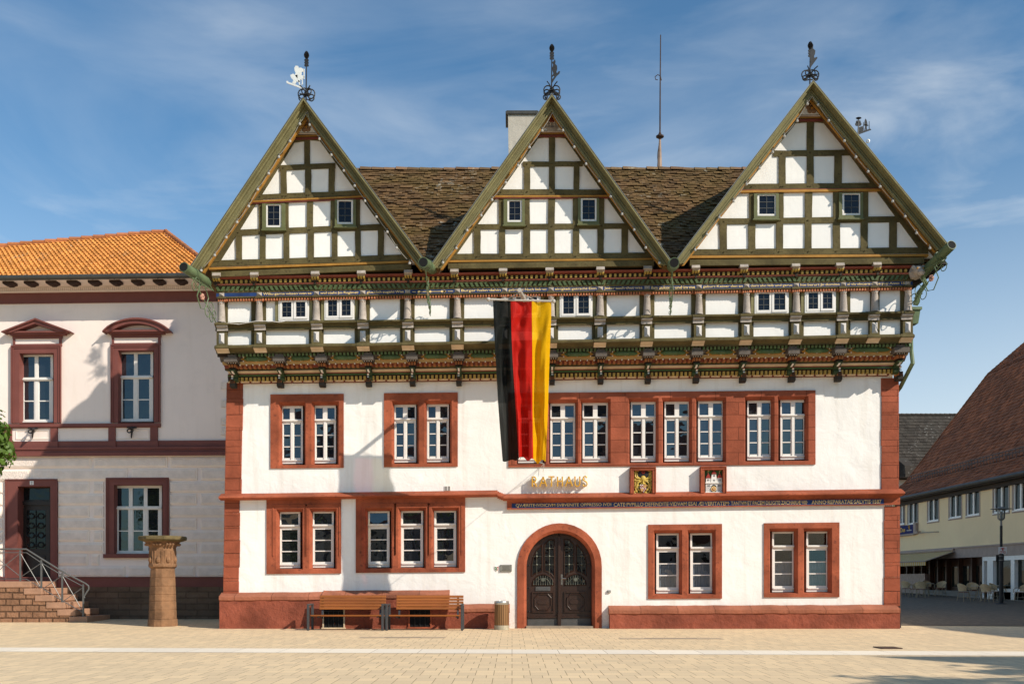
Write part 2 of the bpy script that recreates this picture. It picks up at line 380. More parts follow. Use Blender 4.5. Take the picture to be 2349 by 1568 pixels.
# ---- surrounds + windows
def sash(u0, v0, u1, v1, w, kind, curtain=False):
    """white casement set back in its opening"""
    m = M(); b = 3.1; W0, W1 = w-.07, w
    H = v1 - v0; U = u1 - u0
    f = lambda a, c, d, e, q0=W0, q1=W1: m.fb(a, c, d, e, q0, q1, wr=w)
    f(u0, v0, u0+b, v1); f(u1-b, v0, u1, v1); f(u0+b, v0, u1-b, v0+b*(2.2 if kind == 'cross' else 1.2))
    f(u0+b, v1-6, u1-b, v1)
    f(u0+2, v1-8.5, u1-2, v1-6, W0, W1+.035)
    um = (u0+u1)/2
    panes = []
    if kind == 'cross':
        vt = v0 + H*.265
        f(u0+b, vt-3, u1-b, vt+4.5, W0, W1+.004); f(u0+1, vt-1, u1-1, vt+1.5, W0, W1+.045)
        f(um-5.2, v0+b*2.2, um+5.2, vt-3); f(um-2.8, vt+4.5, um+2.8, v1-8.5, W0, W1+.012)
        for a, c in ((u0+b, um-2.8), (um+2.8, u1-b)):
            f(a, vt+4.5, a+1.6, v1-8.5, W0, W1-.012); f(c-1.6, vt+4.5, c, v1-8.5, W0, W1-.012)
            f(a+2.6, vt+4.5, c-2.6, vt+8, W0, W1-.012); f(a+2.6, v1-13, c-2.6, v1-8.5, W0, W1-.012)
            y0, y1 = vt+8, v1-13
            for k in (1, 2): 
                y = y0 + (y1-y0)*k/3; f(a+2.6, y-1.1, c-2.6, y+1.1, W0+.02, W1-.014)
        panes = [(u0+b, v0+b, um-3, vt-2), (um+3, v0+b, u1-b, vt-2), (u0+b, vt+5, um-2, v1-9), (um+2, vt+5, u1-b, v1-9)]
    else:
        vt = v0 + H*.25
        f(u0+b, vt-3, u1-b, vt+4, W0, W1+.004); f(u0+.5, vt-2.5, u1-.5, vt+1.2, W0, W1+.05)
        f(u0+b, v0+b*.8, u0+b+1.5, vt-3, W0, W1-.02); f(u1-b-1.5, v0+b*.8, u1-b, vt-3, W0, W1-.02)
        a, c = u0+b, u1-b
        f(a, vt+4, a+3.2, v1-8.5, W0, W1-.012); f(c-3.2, vt+4, c, v1-8.5, W0, W1-.012)
        f(a+3.2, vt+4, c-3.2, vt+8.5, W0, W1-.012); f(a+3.2, v1-13, c-3.2, v1-8.5, W0, W1-.012)
        y0, y1 = vt+8.5, v1-13
        for k in (1, 2):
            y = y0 + (y1-y0)*k/3; f(a+3.2, y-1.2, c-3.2, y+1.2, W0+.02, W1-.014)
        panes = [(u0+b, v0+3, u1-b, vt-2), (u0+b, vt+5, u1-b, v1-9)]
    o = part(m, 'window', WPAINT)
    for k, (a, c, d, e) in enumerate(panes):
        m = M(); g = w - .05
        tx, ty = R(-.006,.006), R(-.03,.03)
        m.add([(X(a,w), -g+tx, Z(a,c,w)), (X(d,w), -g-tx, Z(d,c,w)), (X(d,w), -g-tx+ty, Z(d,e,w)), (X(a,w), -g+tx+ty, Z(a,e,w))], [(0,1,2,3)])
        m.build('pane', GLASST if curtain else GLASS, o, fix=False)
    if curtain:
        a, d = u0+b, u1-b; c, e = v0 + H*.5, v1-9; n = 60; vs = []; ph = R(0, 6)
        for i in range(n+1):
            u = a + (d-a)*i/n; t = i/n*40
            y = .13 - w + .012*math.sin(t+ph) + .008*math.sin(t*2.3+1+ph)
            vs += [(X(u,w), y, Z(u,c,w)), (X(u,w), y + .004*math.sin(t), Z(u,e,w))]
        m = M(); m.add(vs, [(2*i, 2*i+1, 2*i+3, 2*i+2) for i in range(n)])
        m.build('curtain', CURT, o, fix=False, smooth=True)
    return o
CURT = pm('grey_curtain', (.19,.20,.23), .9, .15, 5, .1, 20)
for gi, (u0, v0, u1, v1, ops) in enumerate(SUR):
    first = v0 < 1000
    m = M(); w1, w0 = .04, -.34; wc = -.09
    vt = min(o[1] for o in ops); vb = max(o[3] for o in ops)
    P_ = lambda u, v, w: (X(u, w1), -w, Z(u, v, w1))
    cuts = [u0] + [(p[2]+q[0])/2 for p, q in zip(ops, ops[1:])] + [u1]
    for k, (a, b, c, d) in enumerate(ops):
        ex, et, eb = 5.0, 6.5, 2.5
        wide = k and (a - ops[k-1][2] > 40); nx = k+1 < len(ops) and ops[k+1][0] - c > 40
        rects = [(cuts[k], v0, cuts[k+1], v1, w1), (a-ex, b-et, c+ex, d+eb, w1), (a-.6, b-.6, c+.6, d+.4, wc), (a-.6, b-.6, c+.6, d+.4, w0)]
        vs = []
        for (q0, r0, q1, r1, ww) in rects: vs += [P_(q0,r0,ww), P_(q1,r0,ww), P_(q1,r1,ww), P_(q0,r1,ww)]
        fs = []
        for r in range(3):
            for e in range(4): fs.append((r*4+e, r*4+(e+1) % 4, (r+1)*4+(e+1) % 4, (r+1)*4+e))
        m.add(vs, fs)
    o4 = [P_(u0,v0,w1), P_(u1,v0,w1), P_(u1,v1,w1), P_(u0,v1,w1)]; b4 = [P_(u0,v0,-.1), P_(u1,v0,-.1), P_(u1,v1,-.1), P_(u0,v1,-.1)]
    m.add(o4 + b4, [(e, (e+1) % 4, 4+(e+1) % 4, 4+e) for e in range(4)])
    for (a, b, c, d) in ops:
        s = 6
        if not first and gi < 5:
            m.fb(a-s-7, b-14, a-s-4.5, d-28, w1, w1+.02); m.fb(c+s+4, b-14, c+s+6.5, d-28, w1, w1+.02); m.fb(a-14, b-16, c+14, b-13.5, w1, w1+.02)
    part(m, 'window_surround', RED if gi == 2 else REDP, fix=False)
    for (a, b, c, d) in ops:
        sash(a+1.5, b+1, c-1.5, d-1, -.20 if first else -.22, 'cross' if first else 'single', curtain=(gi >= 5))
# ---- string course with its step, and the inscription architrave
def course(u0, y0, u1, y1, wr=.3, name='string_course', caps=(1,1)):
    v0 = can(u0, y0)
    m = M(); m.prof(u0, u1, [(v0, -.02), (v0+1, .05), (v0+7.5, wr), (v0+10, wr+.01), (v0+12, wr-.05), (v0+14, wr-.14), (v0+16, .06), (v0+16, -.02)], n=6, jit=.004)
    return part(m, name, REDP)
course(500.5, 1131.5, 1141, 1124.5)
m = M(); wr = .3
for k in range(4):
    ua, ub = 1141+4*k, 1145+4*k; v0 = can(1141, 1124.5) + 7.2*(k+1)/4.0
    m.prof(ua, ub, [(v0, -.02), (v0+1, .05), (v0+7.5, wr), (v0+10, wr+.01), (v0+12, wr-.05), (v0+14, wr-.14), (v0+16, .06), (v0+16, -.02)])
part(m, 'string_course', REDP)
course(1157, 1132, 2077, 1119.5)
vI0, vI1 = can(1163, 1147), can(1163, 1166.5)
m = M(); m.fb(1163, vI0-3, 2065, vI1, -.05, .075); m.fb(1163, vI1-1.2, 2065, vI1+.8, -.05, .1); m.prof(1163, 2065, [(vI0-3, .0), (vI0-3, .17), (vI0+1, .14), (vI0+4, .08), (vI0+4, 0)])
arch_o = part(m, 'inscription_frieze', REDP)
m = M(); m.fb(1174, can(1174,1154), 2028, can(1174,1164.8), .06, .082); m.build('blue_band', BLUE, arch_o)
FONTC = []
def text_mesh(s, name, mat, parent, u0, u1, v0, v1, w, bold=0.0, condensed=True):
    cu = bpy.data.curves.new('t', 'FONT'); cu.body = s; cu.extrude = .004; cu.offset = bold; cu.resolution_u = 3
    o = bpy.data.objects.new('t', cu); COL.objects.link(o)
    dg = bpy.context.evaluated_depsgraph_get(); dg.update()
    me = bpy.data.meshes.new_from_object(o.evaluated_get(dg))
    bpy.data.objects.remove(o); bpy.data.curves.remove(cu)
    xs = [v.co.x for v in me.vertices]; ys = [v.co.y for v in me.vertices]
    x0, x1, y0, y1 = min(xs), max(xs), min(ys), max(ys)
    for v in me.vertices:
        tx = (v.co.x-x0)/(x1-x0); ty = (v.co.y-y0)/(y1-y0)
        u = u0 + (u1-u0)*tx; vv = v1 + (v0-v1)*ty
        v.co = (X(u,w), -w - v.co.z - .003, Z(u, vv, w))
    me.name = name; me.materials.clear(); me.materials.append(mat)
    ob = bpy.data.objects.new(name, me); COL.objects.link(ob); adopt(ob, parent); return ob
vt0, vt1 = can(1174,1155.3), can(1174,1163.6)
TXT = ['QVÆRITE·IVDICIVM·SVBVENITE OPPRESSO IVDI', 'CATE·PVPILLO·DEFENDITE·VIDVAM·ESAI ÆI·VERITATEM·', 'TANTVM·ET·PACEM·DILIGITE·ZACHARIÆ·VIII·', 'ANNO·REPARATAE·SALVTIS·1587']
for s, a, b in zip(TXT, (1183, 1408, 1677, 1862), (1402, 1674, 1853, 2022)): text_mesh(s, 'lettering', GOLDP, arch_o, a, b, vt0, vt1, .082, .004)
# iron hooks on the string course and slots in the sills
for u, y in ((2769, 2008), (2872, 2008), (2992, 2008)):
    q = (u/1.7437, y/1.7437 - 19); m = M(); m.tube([(X(q[0],.1), -.02, Zr(q[1]-1)), (X(q[0]-1,.1), -.14, Zr(q[1]-2,.1)), (X(q[0]-2.5,.1), -.2, Zr(q[1]+1.5,.1))], .014, 5); part(m, 'iron_hook', IRON)
# ---- door
m = M(); c0 = (1283.3, 1304.5); ro, ri = 97.0, 75.5
def arc(r, n=18, cx=c0[0], cy=c0[1]): return [(cx + r*math.cos(t), cy - r*math.sin(t)) for t in [math.pi*(1-i/n) for i in range(n+1)]]
out = [(c0[0]-ro, 1443)] + arc(ro) + [(c0[0]+ro, 1443)]; inn = [(c0[0]-ri, 1443)] + arc(ri) + [(c0[0]+ri, 1443)]
wf, wb = .05, -.4; rc = 81.5; mid = [(c0[0]-rc, 1443)] + arc(rc) + [(c0[0]+rc, 1443)]
n = len(out)
rings = [[(X(u), -w, Z(u,v)) for u, v in ring] for ring, w in ((out, -.1), (out, wf), (mid, wf+.005), (inn, wf-.07), (inn, wb))]
vs = [p for r in rings for p in r]; fs = []
for k in range(4):
    for i in range(n-1): fs.append((k*n+i, k*n+i+1, (k+1)*n+i+1, (k+1)*n+i))
m.add(vs, fs); part(m, 'door_arch', REDP)
DW = pm('door_wood', (.032,.012,.006), .42, .35, 3, .3, 10, stretch=(1,1,.25), spec=.5)
wd = -.3
def dp(u, v, w): return (X(u), -w, Z(u, v))
door_leaf = []
for sgn in (-1, 1):
    cx = 1283.8; e0 = cx + sgn*1.0
    m = M()
    pts = [(e0, 1439), (e0, 1229.5)] + [(cx + sgn*76*math.sin(t), 1305 - 76*math.cos(t)) for t in [math.pi/2*i/14 for i in range(1, 15)]] + [(cx + sgn*76, 1439)]
    m.fcp(pts, wd-.06, wd, wr=0)
    # lower panel mould + octagon + rails
    pc, pw = cx + sgn*37.5, 26
    def ringbox(a, b, c, d, t, w0, w1):
        m.fb(a, b, c, b+t, w0, w1, wr=0); m.fb(a, d-t, c, d, w0, w1, wr=0); m.fb(a, b+t, a+t, d-t, w0, w1, wr=0); m.fb(c-t, b+t, c, d-t, w0, w1, wr=0)
    ringbox(pc-pw, 1360, pc+pw, 1407, 3, wd, wd+.04)
    octo = [(pc-pw+7, 1375), (pc-pw+15, 1366), (pc+pw-15, 1366), (pc+pw-7, 1375), (pc+pw-7, 1392), (pc+pw-15, 1401), (pc-pw+15, 1401), (pc-pw+7, 1392)]
    for i in range(8):
        a, b = octo[i], octo[(i+1) % 8]; m.tube([dp(*a, wd+.012), dp(*b, wd+.012)], .022, 5)
    m.fcp([(pc-10, 1378), (pc+10, 1378), (pc+14, 1383.5), (pc+10, 1389), (pc-10, 1389), (pc-14, 1383.5)], wd, wd+.02, wr=0)
    m.fb(pc-36, 1415, pc+36, 1419, wd, wd+.05, wr=0)
    lf = part(m, 'door_leaf', DW, bev=.004)
    door_leaf.append(lf)
    m = M(); m.fb(pc-36, 1420, pc+36, 1436.5, wd, wd+.012, wr=0); m.build('kick_plate', pm('kick_steel', (.10,.095,.09), .5, .2, 4, .1, metal=.3), lf)
    # glazed lights: tall inner, side outer, fan below
    m = M(); lites = []
    ui0, ui1 = cx + sgn*11.5, cx + sgn*34
    inner = [(ui0, 1242.5), (cx+sgn*24, 1244), (ui1, 1255), (ui1, 1314), (cx+sgn*27, 1316), (cx+sgn*18, 1321), (ui0, 1330)]
    uo0, uo1 = cx + sgn*40, cx + sgn*63.5
    outer = [(uo0, 1255), (cx+sgn*52, 1267), (cx+sgn*60, 1283), (uo1, 1300), (uo1, 1326), (cx+sgn*56, 1320), (uo0, 1315)]
    fan = [(pc + 25*math.cos(t), 1346 - 24*math.sin(t)) for t in [math.pi*i/12 for i in range(13)]]
    for L in (inner, outer, fan): m.fcp(L, wd, wd+.006, wr=0)
    m.build('pane', glass('door_glass', (.006,.005,.005), .05, wob=.4), lf)
    m = M()
    for L in (inner, outer, fan):
        for i in range(len(L)):
            a, b = L[i], L[(i+1) % len(L)]; m.tube([dp(*a, wd+.012), dp(*b, wd+.012)], .016, 4)
    m.build('glazing_bead', DW, lf)
    m = M()
    for uc, lst, top in ((cx+sgn*22.7, (1263, 1281, 1300), 1246), (cx+sgn*52, (1281, 1300), 1270)):
        m.tube([dp(uc, top, wd+.02), dp(uc, 1322, wd+.02)], .009, 4)
        for v in lst:
            hw = 11.2 if v > 1270 or uc*sgn < cx*sgn+30 else 8
            m.tube([dp(uc-hw, v, wd+.02), dp(uc+hw, v, wd+.02)], .006, 4)
            m.ball(dp(uc, v, wd+.035), .032, 7)
        m.fcp([(uc-2, top+5), (uc, top-1), (uc+2, top+5)], wd+.012, wd+.025, wr=0)
    for k in range(-4, 5):
        u = pc + k*5.4; h = 22*math.sqrt(max(0, 1-(k*5.4/25)**2))
        m.tube([dp(u, 1346, wd+.03), dp(u, 1346-h, wd+.03)], .009, 4); m.ball(dp(u, 1344, wd+.035), .02, 6)
    m.tube([dp(pc + 16*math.cos(t), 1345-15*math.sin(t), wd+.035) for t in [math.pi*i/10 for i in range(11)]], .009, 4)
    m.lathe(dp(pc, 1334, wd+.03), [(.05,-.02),(.06,0),(.05,.01)], 10, ax='y')
    m.build('iron_grille', pm('door_iron_'+('a' if sgn < 0 else 'b'), (.16,.17,.14), .45, .2, 5, .1, metal=.6), lf)
    if sgn < 0:
        m = M(); m.fb(pc-17, 1349, pc+17, 1358.5, wd, wd+.03, wr=0); m.fb(pc-13, 1353.5, pc+13, 1356, wd+.03, wd+.045, wr=0); m.build('letter_slot', pm('slot_steel', (.13,.13,.13), .4, .1, 4, 0, metal=.6), lf)
    else:
        m = M(); u = cx+6; m.fb(u-2.2, 1322, u+2.2, 1345, wd, wd+.02, wr=0); m.tube([dp(u, 1331, wd+.02), dp(u, 1331, wd+.1), dp(u+9, 1331.5, wd+.1)], .016, 6); m.ball(dp(u+9, 1331.5, wd+.1), .02, 6)
        m.build('handle', pm('handle_steel', (.3,.29,.27), .3, .1, 4, 0, metal=.9), lf)
    m = M()
    for v in (1301, 1352, 1404):
        for k in (0, 1): m.ball(dp(cx + sgn*(70+4*k), v, wd+.005), .022, 6)
    m.build('studs', IRON, lf)
m = M(); m.fb(1281.2, 1236, 1287, 1408, wd, wd+.06, wr=0); m.fb(1280, 1408, 1288, 1438, wd, wd+.09, wr=0); m.fb(1259, 1234.5, 1312, 1238, wd, wd+.03, wr=0)
part(m, 'door_post', DW, bev=.006)
m = M(); m.fb(1207, 1436, 1360, 1441, wd-.1, .1, wr=0); part(m, 'threshold', pm('threshold_stone', (.3,.24,.18), .9, .2, 3, .4))

# ================================================================== upper timber storey
WU = .80
def pt_(u, v, w): return (X(u,w), -w, Z(u,v,w))
UL, UR = 499.0, 2091.0
m = M(); holed(m, UL, 684, UR, 800, [], WU)
for u, s in ((UL, 1), (UR, -1)):
    x = X(u, WU); m.add([(x, -WU, Z(u,600,WU)), (x, 9.3, Z(u,600,WU)), (x, 9.3, Z(u,812,WU)), (x, -WU, Z(u,812,WU))], [(0,1,2,3)])
part(m, 'plaster_panels', PANEL, fix=False)
# bands between the bottom of the gables and the column storey
def band(name, mat, pts, u0=UL-3, u1=UR+3, n=16, jit=.004, parent=TH):
    m = M(); m.prof(u0, u1, pts, n=n, jit=jit); return part(m, name, mat, parent)
band('red_band', REDW, [(634, 1.0), (634, 1.16), (637, 1.14), (641, 1.06), (641, .85)])
band('frieze_board', BROWN, [(641, .85), (641, 1.0), (651, .97), (651, .85)])
band('scalloped_strip', pm('pink_paint', (.36,.12,.09), .7, .2, 5, .2), [(651, .85), (651, 1.02), (654.6, .99), (655.5, .85)])
band('timber_beam', OLIVE, [(655.5, .82), (655.5, .98), (658, .98), (659, .94), (668, .965), (672, .96), (672, .82)])
m = M(); per = 100/8.6
COLS = [508, 594.5, 725.5, 832, 935, 1049, 1157.5, 1264, 1377, 1484.5, 1603.5, 1713, 1827, 1935, 2007, 2083]
u = UL; k = 0
u = UL-2
while u < UR-6:
    if not any(abs(u+5-q) < 0 for q in COLS):
        bay = sum(1 for q in COLS if q < u); d = 5.0 if bay % 2 else -5.0
        w = .99
        p = []
        for (v, ww) in ((658.2, .965), (668, .955)):
            sh = d/2 if v < 660 else -d/2
            for q in (0, 6.2): p.append((u+q+sh, v, ww))
        vs = []
        for (uu, v, ww) in p:
            vs.append((X(uu, .97), -(ww+.035), Z(uu, v, ww)))
        for (uu, v, ww) in p:
            vs.append((X(uu, .97), -(ww-.02), Z(uu, v, ww)))
        m.add(vs, [(0,1,3,2), (4,6,7,5), (0,4,5,1), (1,5,7,3), (3,7,6,2), (2,6,4,0)])
    u += 11.2
part(m, 'rope_moulding', pm('rope_green', (.075,.11,.04), .6, .35, 4, .3))
comb('dentil_course', YEL, UL+6, UR-6, 11.3, 5.2, 642.5, 649.2, .93, 1.05)
o = band('inscription_band', BLUE, [(671.8, .80), (671.8, .955), (680.5, .955), (680.5, .80)])
TX = {1: 'Wiltu·gerne·wissen·wen·es·', 2: 'wol·steht·Jm·Regimet·', 3: 'glucklich·zugeht·Wes', 5: 'Burger·habn·dahin', 6: 'gebracht·Nach·lieb·vn·', 7: 'einigkeit·getracht·Einn',
      8: 'Jeder·auch·thut·was.', 9: 'ihm·zukomt·und·im·me', 10: 'geburt·Keiner·den·an', 11: 'dern·ahn·leib·und·geruc', 12: 'hte·berurt·Jn·domino', 13: 'si·vis·vincere·disce·pati·Anno 1587'}
for k, s in TX.items():
    a = COLS[k]+9; b = (COLS[k+1]-9) if k < 13 else 2087
    text_mesh(s, 'lettering', GOLDP, o, a, b, 672.9, 679.9, .955, .012)
m = M(); a, b = COLS[4]+10, COLS[5]-10; v = 676.5
for (q0, q1) in ((a, a+9), (a+14, b-22), (b-12, b)): m.fb(q0, v-.6, q1, v+.6, .95, .962)
for q in (a+16, (a+b)/2-5, (a+b)/2+22, (a+b)/2+28, b-20): m.fcp([(q-4, v), (q, v-3), (q+4, v), (q, v+3)], .95, .963)
m.build('ornament', GOLDP, o)
band('capital_strip', OLIVE, [(680.5, .80), (680.5, .985), (682.5, .995), (684.2, .985), (684.2, .80)])
band('dentil_base', BROWN, [(684.2, .80), (684.2, .93), (690.5, .90), (691.5, .80)])
comb('dentil_course', ORG, UL, UR-3, 6.4, 3.7, 685, 690.2, .87, .965)
# window rail + lower sill
def rail(name, mat, pts): return band(name, mat, pts, UL-8, UR+8, 24, .006)
rail('window_rail', OLIVE, [(739.5, .78), (739.5, 1.0), (741, 1.03), (743.5, 1.03), (745, .99), (749, .93), (753, .90), (756, .92), (758, .92), (759, .86), (759, .78)])
rail('sill_beam', OLIVE, [(791.5, .78), (791.5, 1.14), (793, 1.2), (796, 1.22), (798.5, 1.21), (800, 1.16), (804, 1.08), (808, 1.02), (809.5, 1.02), (811, 1.02), (811.5, .78)])
# columns, pedestals, posts
WINB = [2, 3, 6, 7, 11, 12]    # bays with windows (index of bay's left column), see below
capm = {}
for k, c in enumerate(COLS):
    m = M(); uc = c; w = .90
    x = X(uc, w); z0, z1 = Z(uc, 739.5, w), Z(uc, 691.2, w); h = z1 - z0
    m.lathe((x, -w, z0), [(.115, 0), (.115, .03), (.103, .05), (.104, h*.2), (.093, h*.55), (.08, h*.9), (.092, h*.95), (.095, h)], 14)
    o = part(m, 'half_column', GREY, smooth=True)
    m = M()
    for dx in (-.05, 0, .05):
        for zz in (z0+.13, z1-.09):
            m.ball((x+dx, -w-math.sqrt(max(.0, (.1 if zz < z0+.3 else .086)**2-dx*dx))+.008, zz), .02, 6, sq=(1,.35,1))
    m.build('painted_scale', pm('scale_brown', (.22,.14,.09), .8, .1, 4, 0) if k == 0 else bpy.data.materials['scale_brown'], o)
    # pedestal with pyramid block, cap pieces
    m = M(); m.fb(uc-11.5, 758.5, uc+11.5, 792, .78, .93); o = part(m, 'pedestal', OLIVE)
    m = M(); a, b, c2, d = uc-6.2, 764, uc+6.2, 788; w = .93; mw = .985
    q = lambda u, v, ww: (X(u, w), -ww, Z(u, v, w))
    m.add([q(a,b,w), q(c2,b,w), q(c2,d,w), q(a,d,w), q(uc,b+6,mw), q(uc,d-6,mw)], [(0,1,4), (1,2,5,4), (2,3,5), (3,0,4,5)])
    m.build('diamond_block', pm('pedestal_grey', (.56,.52,.49), .8, .12, 4, .2) if k == 0 else bpy.data.materials['pedestal_grey'], o)
    m = M(); m.prof(uc-14, uc+14, [(738.7, .8), (738.7, 1.05), (744, 1.06), (745.5, 1.03)], n=2, jit=.003); m.mi = 1
    m.prof(uc-12.5, uc+12.5, [(745.5, .8), (745.5, 1.035), (748, 1.03), (753, .96), (758.6, .965), (758.6, .8)])
    part(m, 'pedestal_cap', [OLIVE, GREY])
    m = M(); m.prof(uc-14.5, uc+14.5, [(791, .8), (791, 1.19), (797.2, 1.25), (799, 1.23)], n=2, jit=.003); m.mi = 1
    m.prof(uc-14, uc+14, [(799, .8), (799, 1.245), (803, 1.17), (807.5, 1.08), (810, 1.06), (810, .8)])
    part(m, 'pedestal_base', [OLIVE, CREAM])
    m = M(); m.prof(uc-9.5, uc+9.5, [(679.8, .8), (679.8, 1.02), (684.2, 1.03), (684.2, .8)], n=1); m.mi = 1
    for q in range(4): m.fb(uc-8.5+q*4.6, 685, uc-5.4+q*4.6, 690.8, .88, 1.0)
    m.mi = 2; m.fb(uc-8.5, 684.2, uc+8.5, 691.3, .8, .97)
    part(m, 'column_cap', [OLIVE, ORG, BROWN])
    m = M(); a, b, c2, d = uc-6, 671.5, uc+6, 680.2; w = .962
    q = lambda u, v, ww: (X(u, w), -ww, Z(u, v, w))
    m.add([q(a,b,w), q(c2,b,w), q(c2,d,w), q(a,d,w), q(uc,(b+d)/2,1.01), q(a,b,.8), q(c2,b,.8), q(c2,d,.8), q(a,d,.8)], [(0,1,4), (1,2,4), (2,3,4), (3,0,4), (0,1,6,5), (1,2,7,6), (2,3,8,7), (3,0,5,8)])
    part(m, 'frieze_block', GREY)
    # green post beside each column
    m = M()
    if k == 14: pr = [(uc-10, uc-6), (uc+7, uc+11)]
    elif k == 15: pr = [(uc-17, uc-5), (uc+6, uc+9)]
    elif k == 0: pr = [(uc-9, uc-5), (uc+7, uc+14)]
    else: pr = [(uc-18+R(-1,1), uc-5), (uc+5, uc+16+R(-1,1))]
    for a, b in pr: m.fb(a, 691, b, 739.8, WU-.03, WU+.035)
    for a, b in pr: m.fb(a if a < uc else uc+11, 758.5, b if b > uc else uc-11, 792, WU-.03, WU+.035)
    part(m, 'timber_post', OLIVE)
# leaded casements of the upper storey (survey boxes)
def leaded(u0, y0, u1, y1, cols=2, w=.86, two=True, open_left=False):
    v0, v1 = can(u0, y0), can(u0, y1)
    m = M(); b = 5.2 if two else 4.5
    fr = lambda a, c, d, e, q0, q1: m.fb(a, c, d, e, q0, q1, wr=w)
    wings = [(u0, (u0+u1)/2), ((u0+u1)/2, u1)] if two else [(u0, u1)]
    lites = []
    for i, (a, d) in enumerate(wings):
        e = .012*i
        fr(a+.4, v0, a+b, v1, w-.03, w+.03+e); fr(d-b, v0, d-.4, v1, w-.03, w+.03+e)
        fr(a+b, v0, d-b, v0+b, w-.03, w+.03+e); fr(a+b, v1-b, d-b, v1, w-.03, w+.03+e)
        lites.append((a+b, v0+b, d-b, v1-b))
    fr(u0-3, v0-2.5, u1+3, v0, w-.05, w+.02); fr(u0-3, v1, u1+3, v1+4, w-.05, w+.02); fr(u0-3, v0, u0, v1, w-.05, w+.02); fr(u1, v0, u1+3, v1, w-.05, w+.02)
    o = part(m, 'window', WPAINT)
    for a, c, d, e in lites:
        mg = M(); t = R(-.006,.006)
        mg.add([(X(a,w), -w+t, Z(a,c,w)), (X(d,w), -w-t, Z(d,c,w)), (X(d,w), -w-t, Z(d,e,w)), (X(a,w), -w+t, Z(a,e,w))], [(0,1,2,3)]); mg.build('pane', GLASSD, o, fix=False)
        ml = M()
        for k in range(1, cols):
            uu = a + (d-a)*k/cols; ml.fb(uu-.45, c, uu+.45, e, w, w+.014, wr=w)
        rows = 3 if two else 4
        for k in range(1, rows):
            vv = c + (e-c)*k/rows; ml.fb(a, vv-.45, d, vv+.45, w, w+.014, wr=w)
        ml.build('lead_grid', LEAD, o)
    return o
for (a, b, c, d) in ((642, 688, 706, 732.5), (747.5, 683.5, 810, 730), (1179, 677, 1237, 724), (1287, 673.5, 1356, 725), (1734, 668.5, 1806, 717), (1849, 666.5, 1914, 714)):
    leaded(a, b, c, d)
    v0, v1 = can(a, b), can(a, d); m = M()
    m.fb(a-11, 691, a-3.2, 739.8, WU-.03, WU+.06); part(m, 'window_post', OLIVEL)
    m = M(); m.fb(c+3.2, 691, c+10.5, 739.8, WU-.03, WU+.06); part(m, 'window_post', OLIVEL)
m = M(); m.tube([pt_(508,739,1.04), pt_(530,742,1.05), pt_(548,744,1.05), pt_(585,738,1.06), pt_(620,738,1.05), pt_(640,741,1.05), pt_(670,735,1.0)], .009, 4); part(m, 'cable', WPAINT)
# ---- underside of the jetty, from the sill back to the stone wall
band('dentil_base', BROWN, [(811.5, .6), (811.5, .82), (817, .80), (818.5, .78), (818.5, .6)], UL-1, UR+1)
comb('dentil_course', pm('mint_paint', (.15,.24,.12), .7, .25, 4, .2), UL+30, UR-4, 8.6, 4.6, 812, 817.3, .75, .87)
band('soffit_board', GREYD, [(818, .5), (818, .78), (829.5, .66), (831, .62), (831, .4)], UL+4, UR-2)
band('ochre_moulding', pm('tan_paint', (.36,.25,.11), .75, .25, 4, .3), [(829.5, .4), (829.5, .70), (834, .66), (837.5, .60), (837.5, .4)], UL+10, UR-6)
band('red_board', REDW, [(837.5, .3), (837.5, .56), (840, .5), (845.5, .44), (846.5, .3)], UL+14, UR-10)
band('dark_board', OLIVE, [(845.5, .2), (845.5, .44), (850, .38), (851.5, .2)], UL+16, UR-14)
band('cream_moulding', CREAM, [(851.2, .05), (851.2, .40), (852.5, .40), (855, .34), (857.6, .28), (857.6, .05)], 522, 2066)
band('red_fillet', REDW, [(857.5, .05), (857.5, .29), (859.4, .27), (859.4, .05)], 522, 2066)
m = M(); m.prof(522, 2066, [(859.4, .05)] + [(861.3 - 2*math.cos(t), .22 + .05*math.sin(t)) for t in [math.pi*i/6 for i in range(7)]] + [(863.3, .05)], n=8)
part(m, 'green_torus', pm('torus_green', (.075,.15,.05), .55, .3, 4, .2))
band('dentil_base', BROWN, [(863.3, -.02), (863.3, .22), (874.8, .16), (874.8, -.02)], 522, 2066)
comb('dentil_course', YEL, 533, 2056, 9.7, 5.3, 866, 874, .12, .265)
band('bottom_fillet', CREAM, [(874.7, -.02), (874.7, .17), (878.6, .13), (878.6, -.02)], 522, 2066)
comb('painted_tick', REDW, 548, 2056, 24, 3.2, 874.9, 878.8, .05, .18)
BR = [532, 640, 737, 844, 945, 1052, 1158, 1267, 1379, 1488, 1599, 1707, 1820, 1927, 2067]
DOT = pm('white_dot', (.8,.76,.7), .7, .1, 4, 0)
